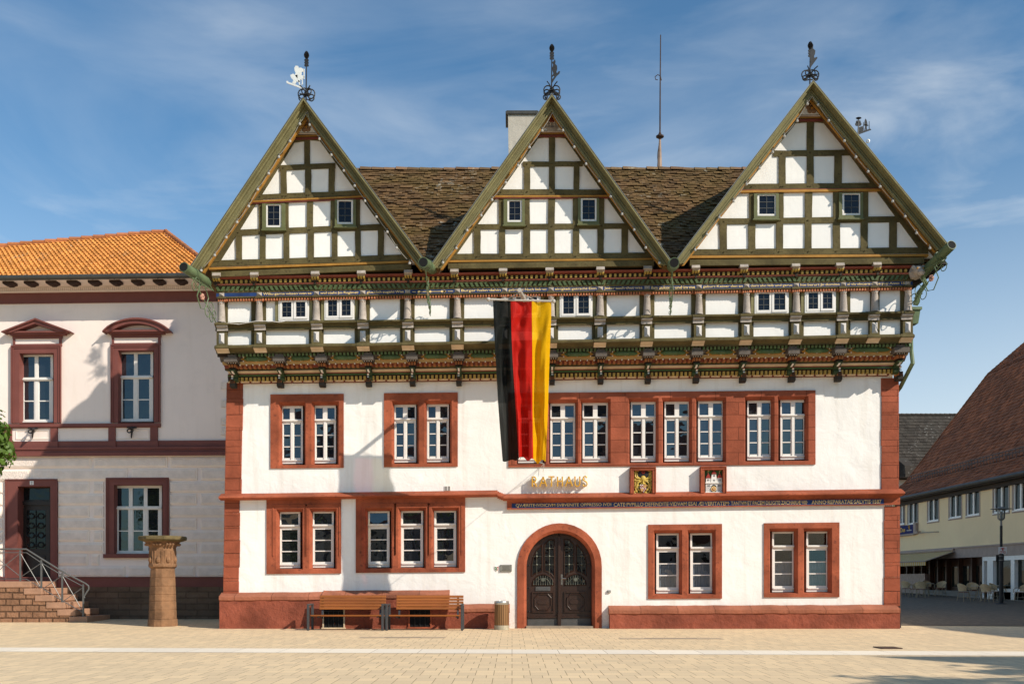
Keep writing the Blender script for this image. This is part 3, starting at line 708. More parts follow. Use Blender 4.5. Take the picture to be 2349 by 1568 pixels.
# carved balusters + dots + brown dentils in each bay
BALC = pm('baluster_green', (.08,.125,.045), .5, .3, 4, .4)
for a, b in zip(BR, BR[1:]):
    p, q = a+18, b-16
    w = .9
    m = M(); m.fcp([(p+2, 824), (p+12, 818.6), (q-12, 818.6), (q-2, 824), (q-12, 829.6), (p+12, 829.6)], .6, .77)
    o = part(m, 'cartouche', OCHRE)
    m = M(); L = X(q-10, .77) - X(p+10, .77); x0 = X(p+10, .77); zc = Z((p+q)/2, 824, .77); prof = [(.02, 0), (.07, L*.12), (.085, L*.15), (.07, L*.18), (.075, L*.5), (.07, L*.62), (.085, L*.65), (.07, L*.68), (.06, L*.9), (.02, L)]
    m.lathe((x0, -.77, zc), prof, 10, ax='x'); m.build('baluster', BALC, o, smooth=True)
    m = M(); n = max(3, int((q-p)/22))
    for i in range(n):
        uu = p + 8 + (q-p-16)*i/(n-1); m.fb(uu-1, 818.8, uu+1, 820.6, .77, .785); m.fb(uu-1, 828, uu+1, 829.8, .77, .785)
    n = max(4, int((q-p)/12))
    for i in range(n):
        uu = p + (q-p)*i/(n-1); m.fb(uu-1.2, 836.2, uu+1.2, 838.4, .58, .64)
    m.build('white_dots', DOT, o)
    comb('dentil_course', BRNOR, p-1, q-3, 10.6, 5.2, 839, 845.2, .3, .545)
# scroll brackets
BMAT = [GREYD, BRNOR, DGRN, WPAINT, REDW, pm('bracket_base', (.035,.03,.025), .8, .2, 5, .3), BROWN]
for k, u in enumerate(BR):
    m = M()
    c = u + 7*(1 if k < 7 else .4)
    # weathered capital block
    m.mi = 0; m.fb(u-13 - (4 if k in (0, 14) else 0), 820.5, u+13+(5 if k == 14 else 0), 831, .55, .98, wr=.9); m.fb(u-10, 813.5, u+9, 820.6, .6, .95)
    m.mi = 6; m.fb(u-10.5, 831, u+10.5, 834, .4, .86)
    m.mi = 3
    for q in range(4): m.fb(u-9+q*5.4, 831.7, u-7.2+q*5.4, 833.4, .86, .875)
    m.mi = 1
    for q in range(3): m.fb(u-8+q*6, 834.2, u-4+q*6, 842, .45, .76)
    m.mi = 6; m.fb(u-8.5, 834, u+8.5, 843, .3, .71)
    m.mi = 6; m.fb(u-7, 843, u+7, 847.5, .1, .66)
    # S-scroll: side view swung from top front to bottom back
    pr = [(847.5, .70), (851, .69), (855, .60), (858, .48), (861, .40), (865, .36), (869, .39), (873, .37), (877, .28)]
    m.mi = 2; m.prof(u-5.5, u+5.5, [(847.5, 0)] + pr + [(877, 0)])
    m.mi = 3; m.prof(u-2.2, u+2.0, [(851, .55), (851, .71), (855.5, .61), (858.5, .50), (858.5, .4)]); m.prof(u-2.2, u+2.0, [(861, .3), (861, .415), (864.5, .38), (864.5, .3)]); m.prof(u-2.2, u+2, [(866.5, .3), (866.5, .39), (869, .405), (869, .3)])
    m.mi = 4; m.prof(u-2.4, u+2.2, [(858.5, .4), (858.5, .49), (861, .42), (861, .3)])
    m.mi = 1; m.fb(u-5, 870.5, u+5, 877.5, .0, .37)
    for q in (-3.4, -1.2, 1, 3.2): m.fb(u+q-.6, 870.5, u+q+.7, 877.5, .37, .385, mi=6)
    m.mi = 5; m.prof(u-5.8, u+5.8, [(877.3, -.02), (877.3, .34), (886, .32), (890, .22), (891.5, .12), (891.5, -.02)])
    part(m, 'bracket', BMAT)
# ---- consoles under the gables
CON = [495, 582, 722, 828, 936, 1042, 1154, 1261, 1378, 1487, 1597, 1708, 1827, 1929, 2014]
for u in CON:
    m = M()
    m.mi = 0; m.prof(u-9.5, u+9.5, [(625, 1.0), (625, 1.22), (629, 1.24), (631, 1.26), (634, 1.22), (634.5, 1.0)]); m.fb(u-8.5, 634.3, u+8.5, 637, .95, 1.17)
    m.mi = 1
    for q in range(3): m.prof(u-8+q*6, u-4+q*6, [(637, 1.0), (637, 1.17), (641, 1.16), (646, 1.06), (646, .9)])
    m.mi = 2; m.fb(u-8.4, 637, u+8.4, 645, .9, 1.06); m.prof(u-7, u+7, [(645, .9), (645, 1.08), (649, 1.05), (652, .98), (653.5, .9)]); m.fb(u-2.5, 648, u+2.5, 655, .9, 1.05)
    part(m, 'console', [GREY, YEL, BROWN])
# ================================================================== gables
GW = 1.05
def lerp(a, b, t): return a + (b-a)*t
def gable(T, apex, footL, footR, inL, inR, beams, rows, postw, wins, base, tie, emblem, yel, lower):
    """T maps close-up survey points to the common survey; all data in close-up points"""
    P = lambda x, y: T(x, y)
    A, L, Rr = apex, footL, footR
    bt = [P(*base[0]), P(*base[1])]
    # white infill
    m = M(); w = GW
    tri = [(A[0], A[1]+20), (L[0]+18, bt[0][1]+3), (Rr[0]-18, bt[1][1]+3)]
    m.fp(tri, w-.15, w)
    g = part(m, 'gable', PANEL)
    # timbers
    m = M(); w1 = w + .035
    def bm_(x0, y0, x1, y1, h, jit=1.2):
        n = 6; up = []; dn = []
        for i in range(n+1):
            t = i/n; up.append(P(lerp(x0,x1,t), lerp(y0,y1,t) - h/2 + R(-jit,jit))); dn.append(P(lerp(x0,x1,t), lerp(y0,y1,t) + h/2 + R(-jit,jit)))
        for i in range(n): m.fp([up[i], up[i+1], dn[i+1], dn[i]], w-.05, w1 + .002*0)
    allb = beams
    for (x0, y0, x1, y1, h) in allb: bm_(x0, y0, x1, y1, h)
    ybeam = lambda b, x: lerp(b[1], b[3], (x-b[0])/(b[2]-b[0]))
    for (bi, bj, posts) in rows:
        for c, wd in posts:
            ya = ybeam(bi, c) ; yb = ybeam(bj, c)
            j = [R(-1.4,1.4) for _ in range(6)]; hw = wd/2
            n = 3
            for i in range(n):
                t0, t1 = i/n, (i+1)/n
                m.fp([P(c-hw+j[i], lerp(ya,yb,t0)), P(c+hw+j[5-i], lerp(ya,yb,t0)), P(c+hw+j[4-i], lerp(ya,yb,t1)), P(c-hw+j[i+1], lerp(ya,yb,t1))], w-.05, w1 + .006)
    # rafters: from the white edge out to under the verge
    (lx0, ly0), (lx1, ly1) = inL          # lower, upper points on the inner edge
    (rx0, ry0), (rx1, ry1) = inR
    pl0, pl1, pr0, pr1 = P(lx0,ly0), P(lx1,ly1), P(rx0,ry0), P(rx1,ry1)
    m.fp([pl1, pl0, (L[0]+16, pl0[1]+4), (A[0]-2, A[1]+22), (A[0], pl1[1]-3)], w-.05, w1+.012)
    m.fp([pr1, (A[0], pr1[1]-3), (A[0]+2, A[1]+22), (Rr[0]-16, pr0[1]+4), pr0], w-.05, w1+.012)
    m.build('timber_frame', OLIVE, g)
    # pegs
    m = M()
    for (bi, bj, posts) in rows:
        for c, wd in posts:
            for b in (bi, bj):
                u, v = P(c + R(-5,5), ybeam(b, c)); m.lathe((X(u,w1), -w1-.012, Zr(v,w1)), [(.016,-.02),(.016,.0),(.01,.012)], 6, ax='y')
    m.build('peg', OLIVE, g)
    # painted strips under beams
    m = M()
    for (x0, y0, x1, y1, h, k) in yel:
        m.mi = k; p = [P(x0, y0-h/2), P(x1, y1-h/2), P(x1, y1+h/2), P(x0, y0+h/2)]; m.fp(p, w-.05, w1+.045)
    m.build('painted_strip', [OCHRE, REDW], g)
    # base beams
    m = M(); (x0, y0, x1, y1, h) = lower
    p = [P(x0, y0-h/2), P(x1, y1-h/2), P(x1, y1+h/2), P(x0, y0+h/2)]; m.fp(p, .85, 1.2)
    m.build('base_beam', OLIVE, g)
    # bargeboards with two mouldings, roof edge and ochre rake
    for s, E in ((0, L), (1, Rr)):
        sx = 1 if s == 0 else -1
        sl = abs((E[1]-A[1])/(E[0]-A[0]))
        def strip(d0, d1, w0, w1, mat, name, par=g, ext=0.0):
            mm = M(); q = [(A[0], A[1]+d0*sl), (E[0]+sx*d0, E[1]+ext), (E[0]+sx*d1, E[1]+ext), (A[0], A[1]+d1*sl)]
            mm.fp(q, w0, w1, wr=1.7); return mm.build(name, mat, par)
        b = strip(.8, 21.5, 1.50, 1.57, OLIVEL, 'bargeboard')
        strip(0, 4.5, 1.45, 1.80, OLIVEL, 'verge_moulding', b); strip(4.5, 8, 1.45, 1.66, OLIVEL, 'verge_moulding', b); strip(12, 14, 1.57, 1.60, OLIVEL, 'verge_moulding', b); strip(18.5, 22, 1.5, 1.61, OLIVEL, 'verge_moulding', b)
        strip(20, 25.5 if s == 0 else 23.5, 1.36, 1.44, OCHRE, 'rake_board', b)
        strip(-1.5, 1.0, 1.5, 1.80, pm('verge_zinc', (.2,.2,.19), .5, .15, 3, .1, metal=.4) if 'verge_zinc' not in bpy.data.materials else bpy.data.materials['verge_zinc'], 'verge_flashing', b)
        # roof slope running back into the main roof
        mm = M(); wr = 1.7
        q = [(A[0], A[1]+1.5), (E[0]+sx*1.5, E[1]), (E[0]+sx*14, E[1]), (A[0], A[1]+14*sl)]
        pts = [(X(u,wr), Zr(v,wr)) for u, v in q]; mm.prism(pts, -1.55, 3.6)
        part(mm, 'roof', TILE)
    # windows
    for (fx0, fy0, fx1, fy1, sx0, sy0, sx1, sy1) in wins:
        a, b = P(fx0, fy0), P(fx1, fy1)
        m = M(); t = 6.5
        sa, sb = P(sx0, sy0), P(sx1, sy1)
        m.fp([a, (b[0],a[1]), (b[0],sa[1]), (a[0],sa[1])], w, w+.1); m.fp([(a[0],sb[1]), (b[0],sb[1]), b, (a[0],b[1])], w, w+.12)
        m.fp([(a[0],sa[1]), (sa[0],sa[1]), (sa[0],sb[1]), (a[0],sb[1])], w, w+.1); m.fp([(sb[0],sa[1]), (b[0],sa[1]), (b[0],sb[1]), (sb[0],sb[1])], w, w+.1)
        m.fp([(a[0]-2,b[1]-2.5), (b[0]+2,b[1]-2.5), (b[0]+2,b[1]), (a[0]-2,b[1])], w, w+.16)
        part(m, 'window_surround', DOLV)
        leaded(sa[0]+.3, 0, sb[0]-.3, 0, w=w+.06, two=False) if False else gwin(sa, sb, w+.05)
    # emblem field at the top
    m = M(); (ex, ey), (hw, top, bot) = emblem
    t, bo = P(ex, top), P(ex, bot); l, r = P(ex-hw, bot), P(ex+hw, bot)
    m.fp([t, r, l], w, w+.12); e = m.build('emblem_field', PANEL, g)
    m = M()
    for a, b in ((t, r), (r, l), (l, t)): m.tube([(X(a[0],w+.11), -w-.11, Zr(a[1],w+.11)), (X(b[0],w+.11), -w-.11, Zr(b[1],w+.11))], .03, 4)
    m.build('emblem_frame', GREY, e)
    return g, e
DOLV = pm('window_green', (.13,.135,.055), .6, .2, 3, .3)
def gwin(a, b, w):
    m = M(); t = 4.0; (u0, v0), (u1, v1) = a, b
    m.fp([(u0,v0), (u1,v0), (u1,v0+t), (u0,v0+t)], w-.04, w+.02, wr=w); m.fp([(u0,v1-t), (u1,v1-t), (u1,v1), (u0,v1)], w-.04, w+.02, wr=w)
    m.fp([(u0,v0+t), (u0+t,v0+t), (u0+t,v1-t), (u0,v1-t)], w-.04, w+.02, wr=w); m.fp([(u1-t,v0+t), (u1,v0+t), (u1,v1-t), (u1-t,v1-t)], w-.04, w+.02, wr=w)
    for q in (.2, .8): 
        v = lerp(v0, v1, q); m.fp([(u0-1.5,v-2), (u0+.4,v-2), (u0+.4,v+2), (u0-1.5,v+2)], w, w+.03, wr=w)
    o = part(m, 'window', WPAINT)
    mg = M(); g = w - .01; p = lambda u, v: (X(u,w), -g, Zr(v,w))
    mg.add([p(u0+t,v0+t), p(u1-t,v0+t), p(u1-t,v1-t), p(u0+t,v1-t)], [(0,1,2,3)]); mg.build('pane', GLASSD, o, fix=False)
    ml = M(); um = (u0+u1)/2
    ml.fp([(um-.45,v0+t), (um+.45,v0+t), (um+.45,v1-t), (um-.45,v1-t)], g, g+.012, wr=w)
    for k in (1, 2, 3):
        v = lerp(v0+t, v1-t, k/4) if False else lerp(v0+t, v1-t, k/3.0) if k < 3 else None
        if v: ml.fp([(u0+t,v-.45), (u1-t,v-.45), (u1-t,v+.45), (u0+t,v+.45)], g, g+.012, wr=w)
    ml.build('lead_grid', LEAD, o)
T1 = lambda x, y: (401.4 + x*.36575, 86 + y*.36575)
T2 = lambda x, y: (974.9 + x*.36575, 86 + y*.36575)
T3 = lambda x, y: (1605.8 + x*.384, 57.3 + y*.384)
# left gable
t1 = (735, 638, 915, 632, 16); h1 = (655, 816, 1005, 802, 33); h2 = (480, 1000, 1180, 972, 30); h3 = (380, 1222, 1300, 1186, 36); hb = (215, 1417, 1475, 1378, 38)
G1, E1 = gable(T1, (697, 227), (436, 618), (986, 614), [(280,1403), (748,655)], [(1420,1355), (906,645)], [h1, h2, h3, hb],
  [(t1, h1, [(828,36)]), (h1, h2, [(680,38), (834,38), (982,38)]), (h2, h3, [(538,26), (700,24), (846,38), (994,38), (1146,26)]), (h3, hb, [(400,36), (549,37), (698,36), (850,40), (1000,36), (1147,36), (1291,38)])],
  36, [(546,1040,690,1207, 570,1043,667,1190), (1002,1015,1134,1190, 1015,1016,1117,1170)], [(215,1445), (1480,1405)], None, ((822,560), (66,498,600)),
  [(735,618,915,613,9,0), (735,634,915,628,12,1), (470,1028,1205,994,10,0), (470,1039,1205,1005,4,1), (212,1448,1480,1405,14,0)], (228,1484,1478,1434,34))
t2 = (690, 616, 895, 616, 16); h1 = (615, 792, 990, 790, 30); h2 = (435, 968, 1170, 968, 34); h3 = (305, 1186, 1290, 1180, 34); hb = (135, 1374, 1442, 1366, 36)
G2, E2 = gable(T2, (1265.5, 219), (988, 611), (1541, 604), [(197,1358), (710,628)], [(1380,1345), (880,628)], [h1, h2, h3, hb],
  [(t2, h1, [(797,37)]), (h1, h2, [(641,38), (797,38), (951,36)]), (h2, h3, [(478,28), (638,40), (794,42), (944,32), (1107,34)]), (h3, hb, [(328,42), (483,40), (637,46), (793,42), (948,42), (1102,40), (1253,42)])],
  36, [(493,1012,626,1180, 517,1016,609,1157), (960,1005,1092,1174, 977,1006,1077,1152)], [(135,1398), (1440,1390)], None, ((797,545), (76,465,588)),
  [(695,598,892,597,13,0), (695,615,892,614,12,1), (425,995,1165,992,10,0), (425,1005,1165,1002,4,1), (133,1402,1440,1388,12,0)], (145,1432,1437,1413,34))
t3 = (575, 572, 765, 570, 16); h1 = (440, 766, 905, 760, 34); h2 = (235, 966, 1090, 958, 34); h3 = (110, 1172, 1190, 1158, 34); hb = (-75, 1357, 1365, 1345, 36)
G3, E3 = gable(T3, (1863.5, 188), (1548, 601), (2178, 570), [(-28,1341), (575,583)], [(1310,1328), (755,583)], [h1, h2, h3, hb],
  [(t3, h1, [(661,42)]), (h1, h2, [(493,40), (660,42), (826,44)]), (h2, h3, [(310,30), (487,26), (650,42), (816,36), (991,32)]), (h3, hb, [(141,42), (311,42), (477,40), (648,40), (817,42), (983,42), (1155,44)])],
  36, [(323,1006,472,1162, 343,1010,455,1140), (832,1000,975,1158, 850,1003,960,1136)], [(-80,1385), (1365,1378)], None, ((668,500), (84,430,540)),
  [(578,550,762,548,12,0), (575,568,765,566,14,1), (222,993,1100,983,13,0), (222,984,1100,975,4,1), (-85,1384,1366,1374,14,0)], (-60,1418,1340,1405,36))
# emblems: two roses and a little castle
ROSE = pm('rose_brown', (.26,.15,.08), .7, .2, 5, .2)
def rose(e, T, x, y, r, w=GW+.12):
    m = M(); u, v = T(x, y); cx, cz = X(u,w), Zr(v,w)
    for k in range(5):
        t = math.pi/2 + k*2*math.pi/5; m.lathe((cx + r*.55*math.cos(t), -w-.02, cz + r*.55*math.sin(t)), [(r*.5,.02), (r*.48,-.01), (r*.2,-.02)], 10, ax='y')
    o = m.build('rose', ROSE, e)
    m = M(); m.lathe((cx, -w-.05, cz), [(r*.3,.03), (r*.25,-.01), (r*.1,-.02)], 10, ax='y'); m.build('rose_heart', OCHRE, o)
rose(E1, T1, 822, 562, .145); rose(E3, T3, 668, 497, .155)
m = M(); w = GW+.12
for (x0, y0, x1, y1) in ((765,555,830,582), (772,535,784,558), (812,535,824,558), (789,530,807,560), (750,548,765,565), (832,548,846,565)): m.fp([T2(x0,y0), T2(x1,y0), T2(x1,y1), T2(x0,y1)], w-.01, w+.02)
m.fp([T2(750,552), T2(846,552), T2(822,585), T2(774,585)], w-.01, w+.015)
for x in (778, 818): m.fp([T2(x-1.5,515), T2(x+1.5,515), T2(x+1.5,535), T2(x-1.5,535)], w-.01, w+.02); m.fp([T2(x-6,521), T2(x+6,521), T2(x+6,525), T2(x-6,525)], w-.01, w+.02)
o = m.build('castle_relief', GREY, E2)
m = M(); u, v = T2(796, 509); m.lathe((X(u,w), -w-.02, Zr(v,w)), [(.11,.02), (.1,-.01)], 12, ax='y'); m.build('medallion', pm('medallion_red', (.25,.05,.03), .7, .2, 5, .1), o)
# ================================================================== main roof
RB = 4.1                                             # ridge stands back from the wall
zr_ = CH + (HOR-390)/F*(D0+RB); ze_ = Zr(604, .9); ye = -.95
sl = math.sqrt((RB-ye)**2 + (zr_-ze_)**2); sd = Vector((0, (RB-ye)/sl, (zr_-ze_)/sl)); sn = Vector((0, -sd.z, sd.y))
def tiled(x0, x1, o, sd, sn, ln, tw, th, keep=None, lip=.025, side=Vector((1,0,0)), rag=.008, thick=.02):
    m = M(); nr = int(ln/th)
    for r in range(nr):
        off = (r % 2)*tw/2
        n = int((x1-x0)/tw)
        for k in range(n):
            xa = x0 + k*tw + off + R(-.006,.006); 
            c = o + side*(xa+tw/2) + sd*((r+.5)*th)
            if keep and not keep(c): continue
            j = R(-rag, rag); ln2 = th*1.18; a0 = R(-rag, rag)
            p0 = o + side*(xa+.003) + sd*(r*th + j) + sn*(lip + thick + a0); p1 = p0 + side*(tw-.006) + sn*R(-.006,.006)
            p2 = p1 + sd*ln2 - sn*(lip); p3 = p0 + sd*ln2 - sn*(lip)
            m.add([p0, p1, p2, p3, p0 - sn*thick*1.3, p1 - sn*thick*1.3], [(0,1,2,3), (4,5,1,0), (0,3,4), (1,5,2)])
    return m
mo = Vector((0, ye, ze_))
xa, xb = (640-CX)/F*(D0+RB), (2020-CX)/F*(D0+RB)
def vis(c):
    u = CX + c.x/(D0+c.y)*F
    return (790 < u < 1200) or (1330 < u < 1760)
m = tiled(xa, xb, mo, sd, sn, sl-.05, .20, .17, rag=.02)
mr = part(m, 'roof', TILE, fix=False)
m = M(); m.add([(xa, ye, ze_-.03), (xb, ye, ze_-.03), (xb, RB, zr_-.03), (xa, RB, zr_-.03), (xa, 2*RB-ye, ze_-.03), (xb, 2*RB-ye, ze_-.03)], [(0,1,2,3), (3,2,5,4), (0,3,4), (1,5,2)])
m.build('roof_deck', BROWN, mr, fix=False)
m = M(); x = xa + 1.5
while x < xb - .5:
    L = .42; c = (x, RB, zr_ + .0 + R(-.012,.012)); rr = .115 + R(-.01,.012)
    vs = []; 
    for xx, q in ((0, 1.12), (L*1.05, .92)):
        for i in range(7):
            t = math.pi*(i/6); vs.append((c[0]+xx, c[1]+math.cos(t)*rr*q*1.15, c[2]-.03+math.sin(t)*rr*q))
    m.add(vs, [(i, i+1, i+8, i+7) for i in range(6)] + [tuple(range(7)), tuple(range(13, 6, -1))]); x += L*.93
m.build('ridge_tile', RIDGE, mr)
# body between walls and roof
m = M(); m.box(X(UL,WU)+.02, X(UR,WU)-.02, -WU+.3, 9.25, Zr(800,.8), Zr(615,.9)); part(m, 'attic_floor', BROWN)
# chimney
m = M(); d = D0 + 3.9; cxa, cxb = (1164-CX)/F*d, (1233-CX)/F*d; zz = lambda v: CH + (HOR-v)/F*d
m.hexa([(cxa+.05, 3.9, zz(420)), (cxb, 3.9, zz(420)), (cxb, 4.8, zz(420)), (cxa+.05, 4.8, zz(420)), (cxa+.02, 3.9, zz(263)), (cxb-.02, 3.9, zz(263)), (cxb-.02, 4.8, zz(263)), (cxa+.02, 4.8, zz(263))])
ch = part(m, 'chimney', plaster('chimney_plaster', (.50,.45,.38), 1.2, dirt=.6, ztop=-5))
m = M(); m.box(cxa-.06, cxb+.04, 3.84, 4.86, zz(262.5), zz(256.5)); m.box(cxa-.03, cxb+.01, 3.87, 4.83, zz(256.5), zz(254)); m.build('chimney_cap', pm('chimney_lead', (.06,.06,.055), .7, .3, 4, .4), ch)
# ================================================================== spouts, stays, downpipe
SPG = pm('copper_green', (.12,.165,.08), .5, .3, 3, .2, 10, spec=.4)
def stay(pts, curls, rose_at=None, r=.013):
    m = M(); m.tube(pts, r, 5)
    for c, rad, a0, a1, ax in curls:
        q = []
        for i in range(12):
            t = lerp(a0, a1, i/11); rr = rad*(1 - .7*i/11); q.append((c[0]+ax[0]*rr*math.cos(t), c[1]+ax[1]*rr*math.cos(t), c[2]+rr*math.sin(t)))
        m.tube(q, r*.85, 5)
    return m
def spout(tip, root, rad=.135):
    d = (Vector(tip)-Vector(root)); m = M(); t = Vector(tip); r0 = Vector(root)
    m.tube([r0, r0 + d*.55, r0 + d*.56, r0 + d*.6, r0+d*.61, t], rad, 14)
    m.tube([r0 + d*.56, r0 + d*.62], rad+.02, 14)
    o = part(m, 'gutter_spout', SPG, smooth=True)
    m = M(); n = d.normalized(); m.tube([t + n*.001, t + n*.006], rad*.86, 14); m.build('spout_mouth', pm('mouth_dark', (.01,.01,.01), .9, .1, 3, 0) if 'mouth_dark' not in bpy.data.materials else bpy.data.materials['mouth_dark'], o)
    return o
def pt(u, v, w): return (X(u,w), -w, Zr(v,w))
for (ut, vt_, ur, vr, wt, wr_) in ((971, 601, 992, 617, 2.55, 1.3), (1547, 602, 1541, 612, 2.6, 1.3)):
    o = spout(pt(ut, vt_, wt), pt(ur, vr, wr_))
    s = 1 if ut < 1200 else -1
    a, b = Vector(pt(ut+5*s, vt_+16, wt-.25)), Vector(pt(987 if s > 0 else 1537.5, 724, .85))
    cur = []
    for f_, rr in ((.27,.12), (.7,.12), (.84,.1)):
        c = a.lerp(b, f_); cur.append(((c.x, c.y, c.z+rr*.6), rr, -1.5, 4.5, (.35, .9)))
        cur.append(((c.x, c.y+.12, c.z-rr*.6), rr, 1.6, 7.6, (-.35, .9)))
    m = stay([a, b], cur)
    mid = a.lerp(b, .5); m.tube([mid + Vector((0,-.2,.25)), mid + Vector((0,-.33,.0)), mid + Vector((0,-.12,-.28)), mid + Vector((0,.2,-.25)), mid+Vector((0,.3,0)), mid + Vector((0,.12,.28)), mid + Vector((0,-.2,.25))], .014, 5)
    st = m.build('iron_stay', SPG, o)
    m = M()
    for k in range(6):
        t = k*math.pi/3; m.ball((mid.x, mid.y+.045*math.cos(t), mid.z+.045*math.sin(t)), .032, 6, sq=(.3,1,1))
    m.build('blossom', pm('blossom_pink', (.5,.25,.18), .6, .2, 5, .1) if 'blossom_pink' not in bpy.data.materials else bpy.data.materials['blossom_pink'], st)
    m = M(); m.fcp([(ur-24, 0), (ur-24, 1), (ur, 1)], 1, 1.01) if False else None
# corner spouts
for (tip, root, sa, sb, sg) in ((pt(421, 612, 2.35), pt(476, 648, 1.05), pt(441, 636, 2.1), pt(496, 740, .9), -1), (pt(2184, 561, 2.35), pt(2116, 628, 1.05), pt(2172, 590, 2.2), pt(2088, 702, .9), 1)):
    o = spout(tip, root, .13)
    a, b = Vector(sa), Vector(sb); cur = []; hx = (b-a); hx.z = 0; hx.normalize()
    for f_, rr in ((.14,.15), (.70,.17), (.85,.13)):
        c = a.lerp(b, f_); nrm = Vector((-(b-a).z*hx.x, -(b-a).z*hx.y, 0)); 
        up = Vector((hx.x*.55, hx.y*.55, .8))*rr*.8
        cur.append((tuple(c+up), rr, -1.2, 4.8, (hx.x, hx.y))); cur.append((tuple(c-up), rr, 1.9, 7.9, (hx.x, hx.y)))
    m = stay([a, b], cur, r=.014)
    mid = a.lerp(b, .42); ex = hx; 
    m.tube([mid + ex*q + Vector((0,0,z)) for q, z in ((-.12,.3), (.12,.33), (.3,.05), (.12,-.3), (-.1,-.33), (-.28,-.05), (-.12,.3))], .016, 5)
    m.tube([a, a.lerp(b, .25) + Vector((sg*-.25, .5, .1)), Vector(pt(478 if sg < 0 else 2112, 648 if sg < 0 else 640, 1.0))], .014, 5)
    st = m.build('iron_stay', SPG, o)
    m = M()
    for k in range(6):
        t = k*math.pi/3; m.ball(tuple(mid + ex*.055*math.cos(t) + Vector((0,-.03,.055*math.sin(t)))), .04, 6, sq=(1,.5,1))
    m.build('blossom', bpy.data.materials['blossom_pink'], st)
# right hopper and downpipe
m = M(); x = X(2097, .7)
m.hexa([(x-.2,-.75,Zr(742,.7)), (x+.1,-.75,Zr(742,.7)), (x+.1,-.45,Zr(742,.7)), (x-.2,-.45,Zr(742,.7)), (x-.22,-.8,Zr(712,.7)), (x+.14,-.8,Zr(712,.7)), (x+.14,-.45,Zr(712,.7)), (x-.22,-.45,Zr(712,.7))])
m.box(x-.25, x+.17, -.84, -.41, Zr(712,.7), Zr(706,.7))
m.tube([(x-.05,-.6,Zr(742,.7)), (X(2092,.6),-.55,Zr(800,.6)), (X(2094,.6),-.6,Zr(832,.6)), (X(2064,.0)+.1,.2,Zr(884)), (X(2064,.0)+.06,.6,Zr(900)), (X(2060)+.06,.6,.0)], .06, 8)
part(m, 'downpipe', SPG)
m = M(); m.tube([pt(2112,630,1.1), pt(2124,650,.9), pt(2108,672,.8), pt(2100,700,.7)], .07, 8); part(m, 'downpipe', SPG)
# carved ram head under the right verge
m = M(); c = Vector(pt(2106, 620, 1.25))
m.ball(c, .17, 10, sq=(.9,1,.8)); m.ball(c + Vector((.02,-.16,-.1)), .11, 8, sq=(1,1,.9)); m.ball(c+Vector((-.13,-.02,.08)), .06, 6); m.ball(c+Vector((.13,-.02,.08)), .06, 6); m.ball(c+Vector((0,.15,-.02)), .2, 8)
o = part(m, 'carved_head', GREY, smooth=True)
m = M(); m.ball(c + Vector((-.07,-.14,.02)), .03, 6); m.ball(c + Vector((.09,-.14,.02)), .03, 6); m.build('eyes', OCHRE, o)
# ================================================================== things on and before the town hall
def pt(u, v, w): return (X(u,w), -w, Zr(v,w))
# ---- flag on its slanting pole
WF = 3.2
wood = pm('weathered_white_pole', (.5,.45,.39), .7, .25, 5, .4, 20)
m = M(); m.tube([pt(1216, 712, .75), pt(1203, 688, 2.2), pt(1192.5, 668, 3.35)], .055, 8); m.tube([pt(1193, 669, 3.3), pt(1192, 665, 3.4)], .058, 8); m.tube([pt(1200.5, 683, 2.5), pt(1199.5, 681, 2.6)], .075, 8)
fp_ = m.build('flagpole', wood); tag(fp_, 'weathered white flagpole jutting from the upper window above the flag', 'flagpole')
ft = thing('flag', 'long black, red and gold banner hanging on the front of the town hall', 'flag', pt(1196, 690, WF))
m = M(); m.tube([pt(1121, 686.5, WF), pt(1269, 690.5, WF)], .028, 8); m.ball(pt(1120.5, 686.5, WF), .055, 8); m.ball(pt(1270, 690.5, WF), .055, 8)
m.tube([pt(1160, 687.5, WF), pt(1192, 670, WF+.05), pt(1230, 689.5, WF)], .01, 4)
m.build('crossbar', wood, ft)
def cloth(name, col, trl):
    mt, t, b = nt(name); t.nodes.remove(b); out = t.nodes['Material Output']
    d = N(t, 'ShaderNodeBsdfDiffuse'); d.inputs['Color'].default_value = rgb(col)
    tl = N(t, 'ShaderNodeBsdfTranslucent'); tl.inputs['Color'].default_value = rgb(mul(col, .9))
    gl = N(t, 'ShaderNodeBsdfGlossy', Roughness=.5); gl.inputs['Color'].default_value = (.3,.3,.3,1)
    tr = N(t, 'ShaderNodeBsdfTransparent'); tr.inputs['Color'].default_value = rgb([min(1, c*1.5+.1) for c in col])
    m1 = N(t, 'ShaderNodeMixShader'); m1.inputs[0].default_value = .3; t.links.new(d.outputs[0], m1.inputs[1]); t.links.new(tl.outputs[0], m1.inputs[2])
    m2 = N(t, 'ShaderNodeMixShader'); m2.inputs[0].default_value = .012; t.links.new(m1.outputs[0], m2.inputs[1]); t.links.new(gl.outputs[0], m2.inputs[2])
    m3 = N(t, 'ShaderNodeMixShader'); m3.inputs[0].default_value = trl; t.links.new(m2.outputs[0], m3.inputs[1]); t.links.new(tr.outputs[0], m3.inputs[2])
    p = pos(t); nz = noise(t, p, 9, 4); bp = N(t, 'ShaderNodeBump', Strength=.35, Distance=.03); t.links.new(nz, bp.inputs['Height']); t.links.new(bp.outputs[0], d.inputs['Normal'])
    t.links.new(m3.outputs[0], out.inputs[0]); return mt
FL = [('black_stripe', (.014,.016,.015), .28, 1131, 1171.5, 1153, 1190), ('red_stripe', (.56,.016,.010), .16, 1171.5, 1220, 1190, 1223), ('gold_stripe', (.86,.46,.006), .15, 1220, 1265, 1223, 1251)]
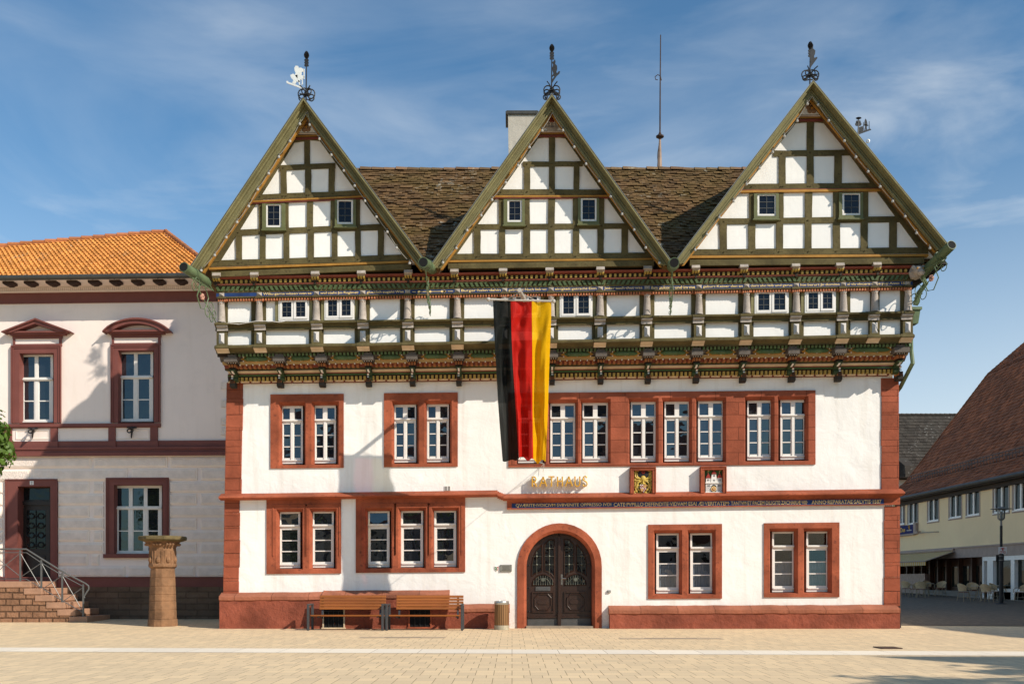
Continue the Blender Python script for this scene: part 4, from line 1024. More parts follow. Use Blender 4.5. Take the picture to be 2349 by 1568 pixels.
def foldw(s, t):   # pleats deepen towards the bottom
    dg = s*30 + t*26; d2 = (1-s)*24 + t*31
    cr = .022*math.sin(dg)*math.exp(-((t-.16)/.2)**2) + .03*math.sin(d2+1)*math.exp(-((t-.8)/.16)**2) + .02*math.sin(t*55 + 3*math.sin(s*9))*math.exp(-((s-.48)/.06)**2)
    return cr + (.03 + .15*t)*math.sin(s*21 + 1.2*math.sin(t*5) + t*1.5) + .05*t*math.sin(s*47 + t*4) + .03*math.sin(t*9 + s*8)*min(1, t*3)
nu, nv = 34, 110
for si, (nm, col, trl, a, b, c, d) in enumerate(FL):
    m = M(); vs = []
    for j in range(nv+1):
        t = j/nv
        for i in range(nu+1):
            s = i/nu; g = (si+s)/3
            # gathered towards the centre low down, straight at the bar
            e = t**1.35
            u = lerp(lerp(a,b,s), lerp(c,d,s), e) + 2.2*math.sin(g*9 + t*6)*t*(1-t)
            yb = 1057 + (2 if si == 0 else -3 if si == 1 else 1)*math.sin(s*3.1) - (7*s if si == 0 else (7*(1-s) if si == 1 else 0)) + 3*math.sin(g*26)
            v = lerp(688 + g*4 + .6*math.sin(g*60), yb, t)
            pull = .55 if si == 1 else .4
            w = WF - .02 + foldw(g, t)*(1 if si else .8) + (.12*math.exp(-((g-.47)/.09)**2) if True else 0)*math.sin(math.pi*min(1, t*1.1))*.6
            vs.append((X(u, WF), -w, Zr(v, WF)))
    m.add(vs, [(j*(nu+1)+i, j*(nu+1)+i+1, (j+1)*(nu+1)+i+1, (j+1)*(nu+1)+i) for j in range(nv) for i in range(nu)])
    m.build(nm, cloth('flag_' + nm, col, trl), ft, fix=False, smooth=True)
m = M(); m.tube([pt(1222, 1050, WF), pt(1237, 1060, 1.9), pt(1248, 1063, .1)], .008, 4); m.tube([pt(1248,1063,.1), pt(1247,1075,.1), pt(1246,1082,.1)], .007, 4); m.tube([pt(1248,1063,.1), pt(1222,1092,.12), pt(1165,1130,.12)], .005, 4)
m.build('tether', pm('white_cord', (.6,.56,.48), .8, .1, 5, 0), ft)
# ---- RATHAUS in gilt rods
GILT = pm('gilt_metal', (.70,.38,.05), .45, .1, 8, .05, 20, metal=.25)
RETM = pm('letter_side_metal', (.85,.78,.64), .8, .1, 5, 0, spec=.1)
sg = thing('sign', 'slender gilt letters reading RATHAUS standing off the white wall', 'sign', pt(1284, 1115, .1))
def L_(name, x0, x1, strokes, y0=1092.5, y1=1115.0):
    m = M(); mr_ = M(); w = .2; r = .021
    f = lambda p: (X(lerp(x0, x1, p[0]), w), -w, Z(lerp(x0, x1, p[0]), can(1284, lerp(y1, y0, p[1])), w))
    for s in strokes:
        m.tube([f(p) for p in s], r, 6)
        for p, q in zip(s, s[1:]):          # each stroke is a thin sheet standing on the wall
            a, b = f(p), f(q); mr_.add([(a[0],-w+.03,a[2]), (b[0],-w+.03,b[2]), (b[0], -.02, b[2]), (a[0], -.02, a[2])], [(0,1,2,3)])
    o = m.build('letter', GILT, sg); mr_.build('letter_side', RETM, o, fix=False); return o
RR = [(0,1), (.45,1), (.75,.94), (.88,.76), (.75,.58), (.45,.52), (0,.52)]
AA = [[(0,0), (.5,1)], [(.5,1), (1,0)], [(.2,.36), (.8,.36)]]
UU = [(0,1), (0,.28), (.12,.08), (.35,0), (.65,0), (.88,.08), (1,.28), (1,1)]
SS = [(.95,.86), (.75,.98), (.45,1), (.15,.92), (.05,.76), (.15,.62), (.5,.52), (.85,.42), (1,.24), (.88,.07), (.55,0), (.2,.03), (0,.14)]
for nm, a, b, st in (('R', 1221, 1231, [[(0,0),(0,1)], RR, [(.45,.52),(1,0)]]), ('A', 1238, 1254, AA), ('T', 1258, 1272, [[(.5,0),(.5,1)], [(0,1),(1,1)]]), ('H', 1279, 1290, [[(0,0),(0,1)], [(1,0),(1,1)], [(0,.52),(1,.52)]]),
                     ('A', 1297, 1313, AA), ('U', 1319, 1330, [UU]), ('S', 1337, 1347, [SS])): L_(nm, a, b, st)
# ---- two painted reliefs in stone frames
def frame(name, u0, y0, u1, y1, label, cat, w=.2):
    e = thing(name, label, cat, pt((u0+u1)/2, y1, 0)); v0, v1 = can(u0, y0), can(u0, y1)
    m = M(); t = 8.5
    m.fb(u0, v0, u1, v0+t, .0, w); m.fb(u0, v0+t, u0+t, v1, 0, w); m.fb(u1-t, v0+t, u1, v1, 0, w)
    m.fb(u0-.5, v0-1, u1+.5, v0+2.5, 0, w+.03); m.fb(u0-.5, v0+2.5, u0+2.5, v1, 0, w+.02); m.fb(u1-2.5, v0+2.5, u1+.5, v1, 0, w+.02)
    m.build('stone_frame', REDP, e, bev=.015)
    m = M(); m.fb(u0+t, v0+t, u1-t, v1, .01, .035); m.build('back_panel', pm('relief_green', (.07,.16,.045), .7, .3, 4, .2) if 'relief_green' not in bpy.data.materials else bpy.data.materials['relief_green'], e)
    return e, u0+t, v0+t, u1-t, v1
e, a, b, c, d = frame('coat_of_arms', 1446, 1071, 1505, 1131.5, 'stone-framed relief of gold scrollwork, helmet and quartered shield on green', 'coat of arms')
q = lambda fx, fy, w=.05: (X(lerp(a,c,fx), w), -w, Z(lerp(a,c,fx), lerp(b,d,fy), w))
m = M()
def curl(m, fx, fy, r, a0, a1, sx, rad=.02, wz=.08):
    P_ = []
    for i in range(16):
        t = lerp(a0, a1, i/15); rr = r*(1-.75*i/15); o = q(fx, fy, wz); P_.append((o[0]+sx*rr*math.cos(t), o[1], o[2]+rr*math.sin(t)))
    m.tube(P_, rad, 6, r1=rad*.55)
for s in (-1, 1):
    x = lambda f_: .5 + s*f_
    m.tube([q(x(.03),.37,.1), q(x(.2),.35,.1), q(x(.35),.33,.09), q(x(.44),.25,.09), q(x(.42),.12,.08), q(x(.36),.08,.08)], .026, 6)
    m.tube([q(x(.05),.42,.1), q(x(.25),.43,.1), q(x(.4),.45,.09), q(x(.47),.38,.08)], .022, 6)
    m.tube([q(x(.06),.45,.1), q(x(.2),.48,.1), q(x(.3),.56,.1), q(x(.36),.68,.09), q(x(.28),.8,.09), q(x(.18),.88,.09)], .026, 6)
    m.tube([q(x(.36),.68,.09), q(x(.42),.8,.09), q(x(.38),.9,.08), q(x(.3),.93,.08)], .022, 6)
    for fx, fy, r, a0, sg_ in ((.33,.13,.09,0,1), (.28,.24,.07,1,1), (.4,.3,.06,2,1), (.22,.55,.09,0,-1), (.4,.55,.06,2,1), (.32,.62,.07,4,1), (.42,.75,.06,1,1), (.24,.9,.08,3,1), (.38,.93,.06,5,1), (.44,.48,.05,0,1), (.15,.93,.05,2,1)):
        curl(m, x(fx), fy, r, a0, a0+sg_*6, s, .02)
m.ball(q(.5,.36,.1), .085, 10, sq=(1,.7,1.1))
m.add([q(.5,.42,.16), q(.36,.6,.08), q(.64,.6,.08), q(.5,.6,.15)], [(0,1,3), (0,3,2)])
m.build('scrollwork', pm('scroll_gold', (.62,.44,.09), .5, .3, 8, .2), e, smooth=True)
m = M()
for s in (-1, 1):
    o = q(.5+s*.11, .15, .07); m.ball(o, .15, 10, sq=(.85,.3,.9))
m.build('wings', pm('wing_black', (.015,.014,.02), .6, .3, 8, .2), e)
m = M(); sh = [(.33,.62), (.5,.62), (.5,.78), (.33,.78)], [(.5,.62), (.67,.62), (.67,.78), (.5,.78)], [(.33,.78), (.5,.78), (.5,.95), (.38,.9)], [(.5,.78), (.67,.78), (.62,.9), (.5,.95)]
for k, poly in enumerate(sh):
    m.mi = 0 if k in (0, 3) else 1; pp = [q(x_, y_, .14) for x_, y_ in poly]; m.prism([(p[0], p[2]) for p in pp], -.15, -.04)
    cxm = sum(p[0] for p in pp)/4; czm = sum(p[2] for p in pp)/4; m.mi = 1 if k in (0, 3) else 2
    for t in range(5): m.ball((cxm+.028*math.cos(t*1.257+1.57), -.15, czm+.028*math.sin(t*1.257+1.57)), .017, 5)
for t in range(6): m.ball((q(.5,.07,.1)[0]+.035*math.cos(t*1.05), -.12, q(.5,.07,.1)[2]+.035*math.sin(t*1.05)), .02, 5, mi=1)
m.build('shield', [DOT, pm('shield_red', (.3,.03,.02), .6, .2, 5, .1), GOLDP], e)
e, a, b, c, d = frame('coat_of_arms', 1608, 1069.5, 1667, 1130.5, 'stone-framed relief of a white three-towered castle with red roofs on green', 'coat of arms')
m = M()
def rp(pts, w0, w1, mi=None):
    pp = [q(x_, y_, .08) for x_, y_ in pts]; m.prism([(p[0], p[2]) for p in pp], -w1, -w0, mi)
m.mi = 0
rp([(.06,.58), (.94,.58), (.94,.97), (.06,.97)], .03, .09); rp([(.02,.545), (.98,.545), (.96,.59), (.04,.59)], .03, .12); rp([(.01,.96), (.99,.96), (.99,.985), (.01,.985)], .03, .13)
rp([(.07,.35), (.31,.35), (.31,.55), (.07,.55)], .03, .1); rp([(.69,.35), (.93,.35), (.93,.55), (.69,.55)], .03, .1); rp([(.39,.17), (.61,.17), (.68,.55), (.32,.55)], .03, .11)
m.mi = 1
rp([(.19,.14), (.33,.355), (.05,.355)], .03, .12); rp([(.81,.14), (.95,.355), (.67,.355)], .03, .12); rp([(.5,.02), (.64,.19), (.36,.19)], .03, .13)
m.mi = 2
for x_ in (.14,.21,.76,.83): rp([(x_,.41), (x_+.035,.41), (x_+.035,.49), (x_,.49)], .09, .104)
for y_ in (.23,.43):
    for x_ in (.46,.52): rp([(x_,y_), (x_+.03,y_), (x_+.03,y_+.07), (x_,y_+.07)], .1, .114)
for x_ in (.16,.23,.74,.81): rp([(x_,.66), (x_+.035,.66), (x_+.035,.74), (x_,.74)], .08, .094)
rp([(.36,.95), (.36,.75)] + [(.5-.14*math.cos(t), .75-.1*math.sin(t)) for t in [math.pi*i/8 for i in range(9)]] + [(.64,.75), (.64,.95)], .08, .096)
for k in range(1, 8):
    y_ = .59 + .37*k/8
    for x0_, x1_ in ((.07,.35), (.65,.93)): rp([(x0_,y_), (x1_,y_), (x1_,y_+.006), (x0_,y_+.006)], .085, .0925)
    for j in range(3):
        for x0_ in (.07, .66):
            xx = x0_ + .05 + j*.1 + (.05 if k % 2 else 0)*.9
            if xx < x0_+.26: rp([(xx,y_), (xx+.006,y_), (xx+.006,y_+.045), (xx,y_+.045)], .085, .0925)
m.mi = 3
for x_, y_ in ((.19,.13), (.81,.13), (.5,.01)):
    o = q(x_, y_, .08); m.ball(o, .018, 6); m.tube([o, (o[0], o[1], o[2]+.07)], .006, 4); m.prism([(o[0], o[2]+.05), (o[0]+.06, o[2]+.06), (o[0], o[2]+.075)], o[1]-.004, o[1]+.004)
o = q(.5,.83,.12); m.mi = 3; m.lathe((o[0], o[1], o[2]), [(.075,.04), (.075,0), (.06,0)], 12, ax='y'); m.mi = 1; m.lathe((o[0], o[1]-.004, o[2]), [(.055,.02), (.055,0)], 12, ax='y'); m.mi = 3
for t in range(5): m.tube([(o[0], o[1]-.012, o[2]), (o[0]+.05*math.cos(t*1.257+1.57), o[1]-.012, o[2]+.05*math.sin(t*1.257+1.57))], .008, 4)
m.build('castle', [WPAINT, bpy.data.materials['shield_red'], bpy.data.materials['wing_black'], GOLDP], e)
# ---- small things on the wall
m = M(); m.fb(1147, can(1147,1294.5), 1174, can(1147,1310), .015, .04); pl = thing('plaque', 'small grey engraved metal plaque on the wall left of the door', 'plaque', pt(1160, 1310, 0)); o = m.build('plate', pm('plaque_metal', (.36,.34,.29), .35, .2, 10, .15, 40, metal=.6), pl)
m = M()
for k in range(8):
    y_ = 1296.6 + k*1.5; x0_ = 1151 + R(0,2); x1_ = 1171 - R(0,3)
    m.fb(x0_, can(1147,y_), x1_, can(1147,y_+.7), .04, .0415)
m.build('engraving', pm('engraving', (.12,.11,.09), .8, .1, 5, 0), o)
m = M()
for x_, y_ in ((1149,1296), (1172,1296), (1149,1308.7), (1172,1308.7)): m.ball(pt(x_, y_, .045), .012, 6)
m.build('screws', IRON, pl)
bd = thing('badge', 'little enamel shield badge, green, white and red, beside the plaque', 'badge', pt(1139, 1309, 0))
m = M(); S_ = [(1134.5,1298), (1144.5,1298), (1144.5,1303.5), (1142.5,1307), (1139.5,1309.3), (1136.5,1307), (1134.5,1303.5)]; m.fp(S_, .0, .02)
m.build('white_field', DOT, bd); m = M(); m.fp([(1135.3,1299), (1138.5,1299), (1135.3,1303.5)], .02, .024); m.fp([(1139.2,1299.5), (1139.2,1307.5), (1137,1306.5), (1136,1304.5)], .02, .024); m.build('green_field', pm('enamel_green', (.02,.17,.04), .3, .1, 5, 0), bd)
m = M(); m.fp([(1140,1299.3), (1143.7,1299.3), (1143.7,1303.4), (1141.6,1306.8), (1140,1307.8)], .02, .024); m.build('red_field', pm('enamel_red', (.45,.03,.03), .3, .1, 5, 0), bd)
m = M(); m.fp([(1141,1300.5), (1142.8,1301.5), (1142,1305), (1140.8,1305.5)], .024, .027); m.build('white_horse', DOT, bd)
bp_ = thing('push_button', 'small dark square door opener button right of the door', 'button', pt(1397, 1358, 0))
m = M(); m.fb(1393.5, can(1393,1353), 1401, can(1393,1358.6), .0, .05); o = m.build('casing', pm('button_grey', (.13,.13,.125), .5, .1, 5, .1), bp_)
m = M(); m.tube([pt(1396.7,1354.2,.052), pt(1397,1356,.052), pt(1398.6,1356.2,.052), pt(1399.2,1357.4,.052)], .005, 4); m.ball(pt(1396.7,1353.9,.052), .007, 5); m.tube([pt(1396.2,1355.8,.052), pt(1396,1357,.052), pt(1397.2,1357.6,.052), pt(1398,1357,.052)], .004, 4); m.build('wheelchair_symbol', DOT, o)
vg = thing('wall_vent', 'small twin slotted air vent in the white wall above the string course', 'vent', pt(1027, 1124, 0))
m = M(); m.fb(1019.5, can(1019,1114), 1033.5, can(1019,1124.5), .0, .02); o = m.build('plate', WPAINT, vg)
m = M()
for x_ in (1020.5, 1027.6):
    for k in range(5): m.fb(x_, can(1019,1115+k*1.9), x_+5, can(1019,1116+k*1.9), .02, .024)
m.build('slots', BROWN, vg)
# ---- weather vanes, rods
def vane(label, pole, scroll, figs, mat, wv, tipspr=True):
    """pole: (u, vbottom, vtop); everything stands on a gable top at depth wv"""
    u, vb, vt = pole; e = thing('weather_vane', label, 'weather vane', pt(u, vb, wv), 'weather vanes on the town hall roof')
    m = M(); m.tube([pt(u-1, vb+4, wv), pt(u, vt, wv)], .022, 6, r1=.012)
    if tipspr:
        for k in range(7):
            f_ = k/7; z = vt + 2 + k*2.2; r = .03 + .05*math.sin(math.pi*(k+1)/8); o = pt(u, z, wv); m.lathe(o, [(r, 0), (r*.7, .02), (r*.3, .035)], 6)
        for s in (-1, 1):
            for q_ in (20, 26, 32):
                o = pt(u + s*2.4, vt+q_, wv); m.lathe((o[0], o[1], o[2]), [(.035,-.01), (.035,.01)], 8, ax='y')
    m.build('pole', IRON, e)
    m = M()
    for s in (-1, 1):
        for du, dv, r in scroll:
            o = pt(u + s*du, dv, wv); qq = []
            for i in range(12):
                t = lerp(-1.5, 4.2, i/11); rr = r*(1-.55*i/11); qq.append((o[0]-s*rr*math.cos(t)*-1, o[1], o[2]+rr*math.sin(t)))
            m.tube(qq, .018, 5); m.ball(qq[-1], .035, 6); m.tube([pt(u, dv+4, wv), qq[0]], .016, 5)
    o = pt(u, scroll[0][1], wv)
    for k in range(4):
        t = k*math.pi/2 + .785; m.tube([o, (o[0]+.12*math.cos(t), o[1]-.14, o[2]+.12*math.sin(t)), (o[0]+.2*math.cos(t), o[1]-.22, o[2]+.16*math.sin(t))], .016, 5)
    m.ball(o, .07, 8); m.build('scroll', IRON, e)
    m = M()
    for f_ in figs: m.fp(f_, wv-.012, wv+.012)
    m.build('figure', mat, e)
    return e
VW = pm('vane_white', (.82,.8,.74), .35, .08, 6, .05, metal=.2)
Tm = lambda L: [T1(x, y) for x, y in L]
fig1 = [Tm([(812,326), (700,285), (697,273), (708,272), (712,279), (738,287), (806,314)]), Tm([(735,283), (742,268), (727,250), (722,235), (742,226), (752,236), (768,234), (768,262), (786,276), (776,280), (764,274), (752,290)]),
        Tm([(752,236), (756,220), (750,208), (748,190), (756,176), (772,178), (776,190), (790,188), (808,200), (808,212), (794,216), (792,234), (806,240), (812,250), (800,256), (802,290), (794,298), (796,266), (784,262), (782,286), (788,298), (778,296), (770,262)]), Tm([(806,196), (812,196), (812,260), (806,258)])]
vane('white knight-shaped weather vane on the peak of the left gable', (703, 231, 118), [(8, 214, .16), (4, 208, .1), (10, 223, .11)], fig1, VW, 1.0)
Tm2 = lambda L: [T2(x, y) for x, y in L]
fig2 = [Tm2([(797,152), (806,150), (814,136), (819,148), (817,166), (828,176), (830,196), (824,214), (828,224), (838,212), (848,211), (844,224), (826,240), (806,270), (797,286), (797,262), (812,244), (806,238), (799,246), (797,240), (806,224), (800,210), (798,190), (804,170)])]
vane('dark iron rider weather vane on the peak of the middle gable', (1266, 222, 102), [(8, 205, .15), (11, 211, .1), (6, 219, .14), (14, 222, .08)], fig2, IRON, 1.0)
Tm3 = lambda L: [T3(x, y) for x, y in L]
fig3 = [Tm3([(655,112), (668,104), (678,118), (676,140), (690,152), (688,172), (682,186), (684,196), (700,190), (702,198), (690,214), (668,244), (656,264), (655,236), (664,226), (662,214), (655,216), (660,196), (658,170), (664,150), (655,140)])]
vane('dark iron weather vane with a tilted tip on the right gable', (1859, 190, 96), [(9, 170, .15), (4, 166, .1), (12, 178, .08)], fig3, IRON, 1.0)
# small one further back
e = thing('weather_vane', 'small black vane with a standing figure and a house, behind the right gable slope', 'weather vane', (0,0,0), 'weather vanes on the town hall roof'); dB = 2.6
pB = lambda x, y: (lambda a: ((a[0]-CX)/F*(D0+dB), dB, CH+(HOR-a[1])/F*(D0+dB)))(T3(x, y)); e.location = pB(946, 690)
m = M(); m.tube([pB(946,760), pB(945,650), pB(948,556)], .02, 5); m.ball(pB(948,556), .07, 6, sq=(1.4,1,.4)); m.build('pole', IRON, e)
m = M()
for s in (-1, 1):
    o = pB(946+s*8, 592); m.lathe(o, [(.06,-.01), (.06,.01)], 8, ax='y'); o = pB(946+s*7, 578); m.lathe(o, [(.04,-.01), (.04,.01)], 8, ax='y')
m.build('scroll', IRON, e)
m = M()
for L in ([(944,655), (945,640), (1018,620), (1023,626)], [(946,642), (946,612), (972,604), (974,632)], [(982,630), (987,606), (982,590), (984,574), (988,560), (994,566), (998,580), (1001,596), (996,610), (998,626), (992,628), (991,610), (988,628)], [(1009,622), (1010,574), (1012,574), (1013,622)], [(974,628), (976,580), (978,580), (978,628)], [(980,594), (1006,598), (1006,602), (980,600)]):
    pp = [pB(x, y) for x, y in L]; m.prism([(p[0], p[2]) for p in pp], dB-.012, dB+.012)
m.build('figure', IRON, e)
m = M(); q_ = [pB(1004 + 8*math.cos(t), 693 - 9*math.sin(t)) for t in [2*math.pi*i/12 for i in range(13)]]; m.tube(q_, .02, 5); m.tube([pB(980,702), pB(996,704), pB(1004,702)], .015, 5); m.build('loop', pm('zinc_loop', (.5,.5,.48), .5, .1, 4, 0, metal=.5), e)
# tall rod with ball
e = thing('lightning_rod', 'tall thin rusty rod with a ball standing on the roof ridge', 'lightning rod', (0,0,0)); pR = lambda u, v: ((u-CX)/F*(D0+RB), RB, CH+(HOR-v)/F*(D0+RB)); e.location = pR(1513.5, 390)
RUST = pm('rusty_iron', (.06,.032,.022), .8, .35, 6, .3, 20)
m = M(); m.tube([pR(1514,318), pR(1514.5,200), pR(1515.5,80)], .026, 6, r1=.016); m.build('rod', RUST, e)
m = M(); m.lathe(pR(1514, 313), [(.03,-.1), (.06,-.06), (.13,-.02), (.13,.02), (.06,.06), (.03,.14)], 10); m.build('ball', RUST, e)
m = M(); m.tube([pR(1513,390), pR(1513.5,350), pR(1514,318)], .085, 8, r1=.03); m.tube([pR(1510,390), pR(1508,355), pR(1512,328)], .008, 4); m.build('cone', pm('cone_lead', (.33,.22,.16), .7, .3, 5, .3), e)
m = M(); o = pR(1509, 176); m.tube([(o[0]+.12, RB, o[2]-.12), (o[0]+.09, RB, o[2]+.02), (o[0], RB, o[2]+.07), (o[0]-.09, RB, o[2]), (o[0]-.07, RB, o[2]-.09), (o[0], RB, o[2]-.1)], .014, 5); m.build('hook', RUST, e)
# thin wires at the gable peaks and on the roof
# ---- fairy-light strings along the verges
BULB = pm('bulb_glass', (.45,.43,.40), .15, .05, 5, 0, spec=.6); CORD = pm('bulb_cord', (.30,.28,.24), .6, .1, 5, 0); SOCK = pm('bulb_socket', (.12,.11,.09), .6, .1, 5, 0)
STR = [('left slope of the left gable', T1, [(828,470),(783,540),(722,648),(652,746),(588,850),(520,950),(463,1055),(390,1155),(322,1250),(250,1362),(165,1458)]),
       ('right slope of the left gable', T1, [(832,470),(846,545),(907,634),(982,734),(1060,832),(1128,927),(1192,1022),(1264,1122),(1332,1216),(1390,1316),(1472,1412)]),
       ('left slope of the middle gable', T2, [(798,478),(735,582),(655,686),(583,800),(506,908),(420,1015),(352,1112),(264,1206),(196,1318),(112,1408)]),
       ('right slope of the middle gable', T2, [(800,478),(866,580),(936,684),(1010,790),(1092,898),(1165,994),(1236,1104),(1312,1202),(1384,1314),(1470,1410)]),
       ('left slope of the right gable', T3, [(668,432),(640,470),(580,571),(503,662),(433,757),(355,853),(277,948),(200,1050),(115,1146),(40,1248),(-30,1340)]),
       ('right slope of the right gable', T3, [(672,432),(705,474),(768,569),(861,690),(930,786),(1003,873),(1075,963),(1150,1050),(1224,1141),(1292,1240),(1372,1330)])]
for lab, T, L in STR:
    P_ = [T(*p) for p in L]; w = 1.63
    e = thing('light_string', 'string of round bulbs hung along the ' + lab, 'string lights', pt(*P_[-1], w), 'strings of bulbs along the gables')
    m = M(); pts = []
    for a, b in zip(P_, P_[1:]):
        for k in range(5):
            t = k/5; pts.append(pt(lerp(a[0],b[0],t), lerp(a[1],b[1],t)-2.5 + 2.2*math.sin(math.pi*t), w))
    m.tube(pts, .009, 4); m.build('cord', CORD, e)
    for i, p in enumerate(P_[1:]):
        q_ = Vector(pt(p[0], p[1]-1.0, w)); m = M(); m.ball(q_ + Vector((.0,-.02,-.03)), .04, 8); b = m.build('bulb', BULB, e, smooth=True)
        m = M(); m.tube([q_ + Vector((0,0,.0)), q_ + Vector((0,.0,.07))], .022, 6); m.build('socket', SOCK, b)
# ---- benches
SLAT = pm('orange_wood', (.29,.09,.016), .5, .3, 3, .3, 10, stretch=(.15,1,1), island=.15, spec=.4); STEEL = pm('anthracite_steel', (.055,.057,.06), .5, .12, 6, .1, 30)
def bench(x0, x1, label):
    e = thing('bench', label, 'bench', ((x0+x1)/2, -1.0, 0), 'benches in front of the town hall')
    yf, yb = -1.32, -.72
    ang = .22
    for k in range(5):
        m = M(); z0 = .56 + k*.082; y = yb + .02 - (-.0) + (z0-.5)*ang*.9
        m.hexa([(x0+.22, y-.0, z0), (x1-.02, y, z0), (x1-.02, y+.035, z0-.005), (x0+.22, y+.035, z0-.005), (x0+.22, y+.016, z0+.067), (x1-.02, y+.016, z0+.067), (x1-.02, y+.05, z0+.062), (x0+.22, y+.05, z0+.062)])
        m.build('back_slat', SLAT, e, bev=.006)
    for k in range(6):
        m = M(); y = yf + .01 + k*.1; z = .43 - k*.006; m.box(x0+.09, x1-.04, y, y+.085, z-.035, z); m.build('seat_slat', SLAT, e, bev=.006)
    for x in (x0, x1-.06):
        m = M(); t = .062
        m.box(x, x+t, yf, yf+t, 0, .68); m.box(x, x+t, yb, yb+t, 0, .68); m.box(x, x+t, yf, yb+t, .68, .68+t*.75); m.box(x+.008, x+t-.008, yf+t, yb, .36, .39)
        m.build('side_frame', STEEL, e, bev=.005)
    for x in (x0+.28, x1-.2):
        m = M(); m.hexa([(x, yb+.02, .3), (x+.05, yb+.02, .3), (x+.05, yb+.06, .3), (x, yb+.06, .3), (x, yb+.15, .95), (x+.05, yb+.15, .95), (x+.05, yb+.18, .95), (x, yb+.18, .95)]); m.box(x, x+.05, yf+.05, yb+.04, .355, .392); m.build('back_support', STEEL, e)
    return e
xs = lambda u, w=1.32: X(u, w)
bench(xs(703.5), xs(879.5), 'left bench of the pair, orange slats on dark steel, before the red plinth')
bench(xs(884), xs(1062), 'right bench of the pair, orange slats on dark steel, nearer the door')
# ---- litter bin
e = thing('litter_bin', 'round litter bin of upright wooden slats between the benches and the door', 'bin', (X(1150.5,.75), -.75, 0)); bx_, by_ = X(1150.5,.75), -.75
m = M(); m.lathe((bx_, by_, 0), [(.205, 0), (.205, .12), (.19, .125)], 24); m.build('base', pm('bin_concrete', (.42,.37,.27), .9, .25, 6, .4), e, smooth=True)
m = M(); m.lathe((bx_, by_, .12), [(.165, 0), (.165, .6)], 20); m.build('liner', pm('bin_liner', (.02,.02,.02), .8, .1, 4, 0), e)
SL2 = pm('bin_slat_wood', (.27,.14,.055), .65, .35, 3, .3, 10, stretch=(1,1,.2), island=.25)
for k in range(22):
    t = 2*math.pi*k/22; m = M(); c_, s_ = math.cos(t), math.sin(t); hw = .022
    f = lambda r, q: (bx_ + r*c_ - q*s_, by_ + r*s_ + q*c_)
    A_ = [f(.172,-hw), f(.172,hw), f(.198,hw), f(.198,-hw)]
    m.hexa([(x, y, .125) for x, y in A_] + [(x, y, .70) for x, y in A_]); m.build('slat', SL2, e)
m = M(); m.lathe((bx_, by_, .70), [(.2, 0), (.207, .01), (.207, .085), (.195, .1), (.12, .11), (.11, .08)], 28); m.build('rim', pm('bin_steel', (.5,.47,.42), .35, .15, 6, .1, metal=.7), e, smooth=True)
# ---- old stone pillar left of the corner
e = thing('stone_pillar', 'weathered sandstone pillar with carved capital standing before the neighbouring house', 'pillar', ((373-CX)/F*(D0+1.05), 1.05, 0)); px_, py_ = e.location.x, 1.05; k_ = (D0+1.05)/F
SAND = pm('old_sandstone', (.27,.14,.07), .9, .45, 2.2, .7, 9, dark=(.25,.14,.08), bdist=.04)
zz_ = lambda v: (1437.5-v)*k_
m = M()
for i, (v0, v1, r0, r1) in enumerate(((1437.5,1420,33,32.5), (1420,1399,30.5,30), (1399,1379,30,29.3), (1379,1364,29.3,28.8), (1364,1345,28.8,28.2), (1345,1326,28.2,27.4), (1326,1305,27.4,26.2))):
    r0 *= k_; r1 *= k_; h0, h1 = zz_(v0), zz_(v1); m.lathe((px_, py_, h0), [(r0-.012, 0), (r0, .015), (r1, h1-h0-.015), (r1-.012, h1-h0)], 12, a0=.26)
sh_ = m.build('shaft', SAND, e)
m = M(); m.lathe((px_, py_, zz_(1305)), [(26*k_, 0), (31*k_, .06), (31*k_, .12), (29.5*k_, .16), (29*k_, zz_(1257)-zz_(1305)), (33*k_, zz_(1250)-zz_(1305)), (40*k_, zz_(1243)-zz_(1305))], 8, a0=.39)
cap = m.build('capital', SAND, e)
m = M()
for k in range(8):
    t = .39 + math.pi/8 + k*math.pi/4; c_, s_ = math.cos(t), math.sin(t); r = 27.5*k_
    for q in (-.1, .1): m.tube([(px_+r*c_-q*s_, py_+r*s_+q*c_, zz_(1298)), (px_+r*c_-q*s_, py_+r*s_+q*c_, zz_(1264))], .02, 5)
    m.ball((px_+(r+.0)*c_, py_+r*s_, zz_(1285)), .075, 7, sq=(1,1,1.3))
    for q in (-.09, 0, .09): m.ball((px_+(r+.12)*c_-q*s_, py_+(r+.12)*s_+q*c_, zz_(1250)), .04, 6)
m.build('carving', SAND, cap)
m = M(); m.lathe((px_, py_, zz_(1243)), [(42*k_, 0), (51*k_, .04), (53*k_, .06), (53*k_, .14), (50*k_, .16), (10*k_, .18)], 8, a0=.39); m.build('abacus', pm('mossy_stone', (.15,.11,.05), .95, .4, 4, .8, 12, dark=(.16,.14,.04)), e)
# ---- bollard at the right corner
m = M(); bx_ = X(2069.5)+.02; m.lathe((bx_, .25, 0), [(.05, 0), (.05, 1.17), (.045, 1.2), (.02, 1.21)], 12); o = m.build('bollard', IRON); tag(o, 'slim black bollard at the right corner of the town hall', 'bollard')
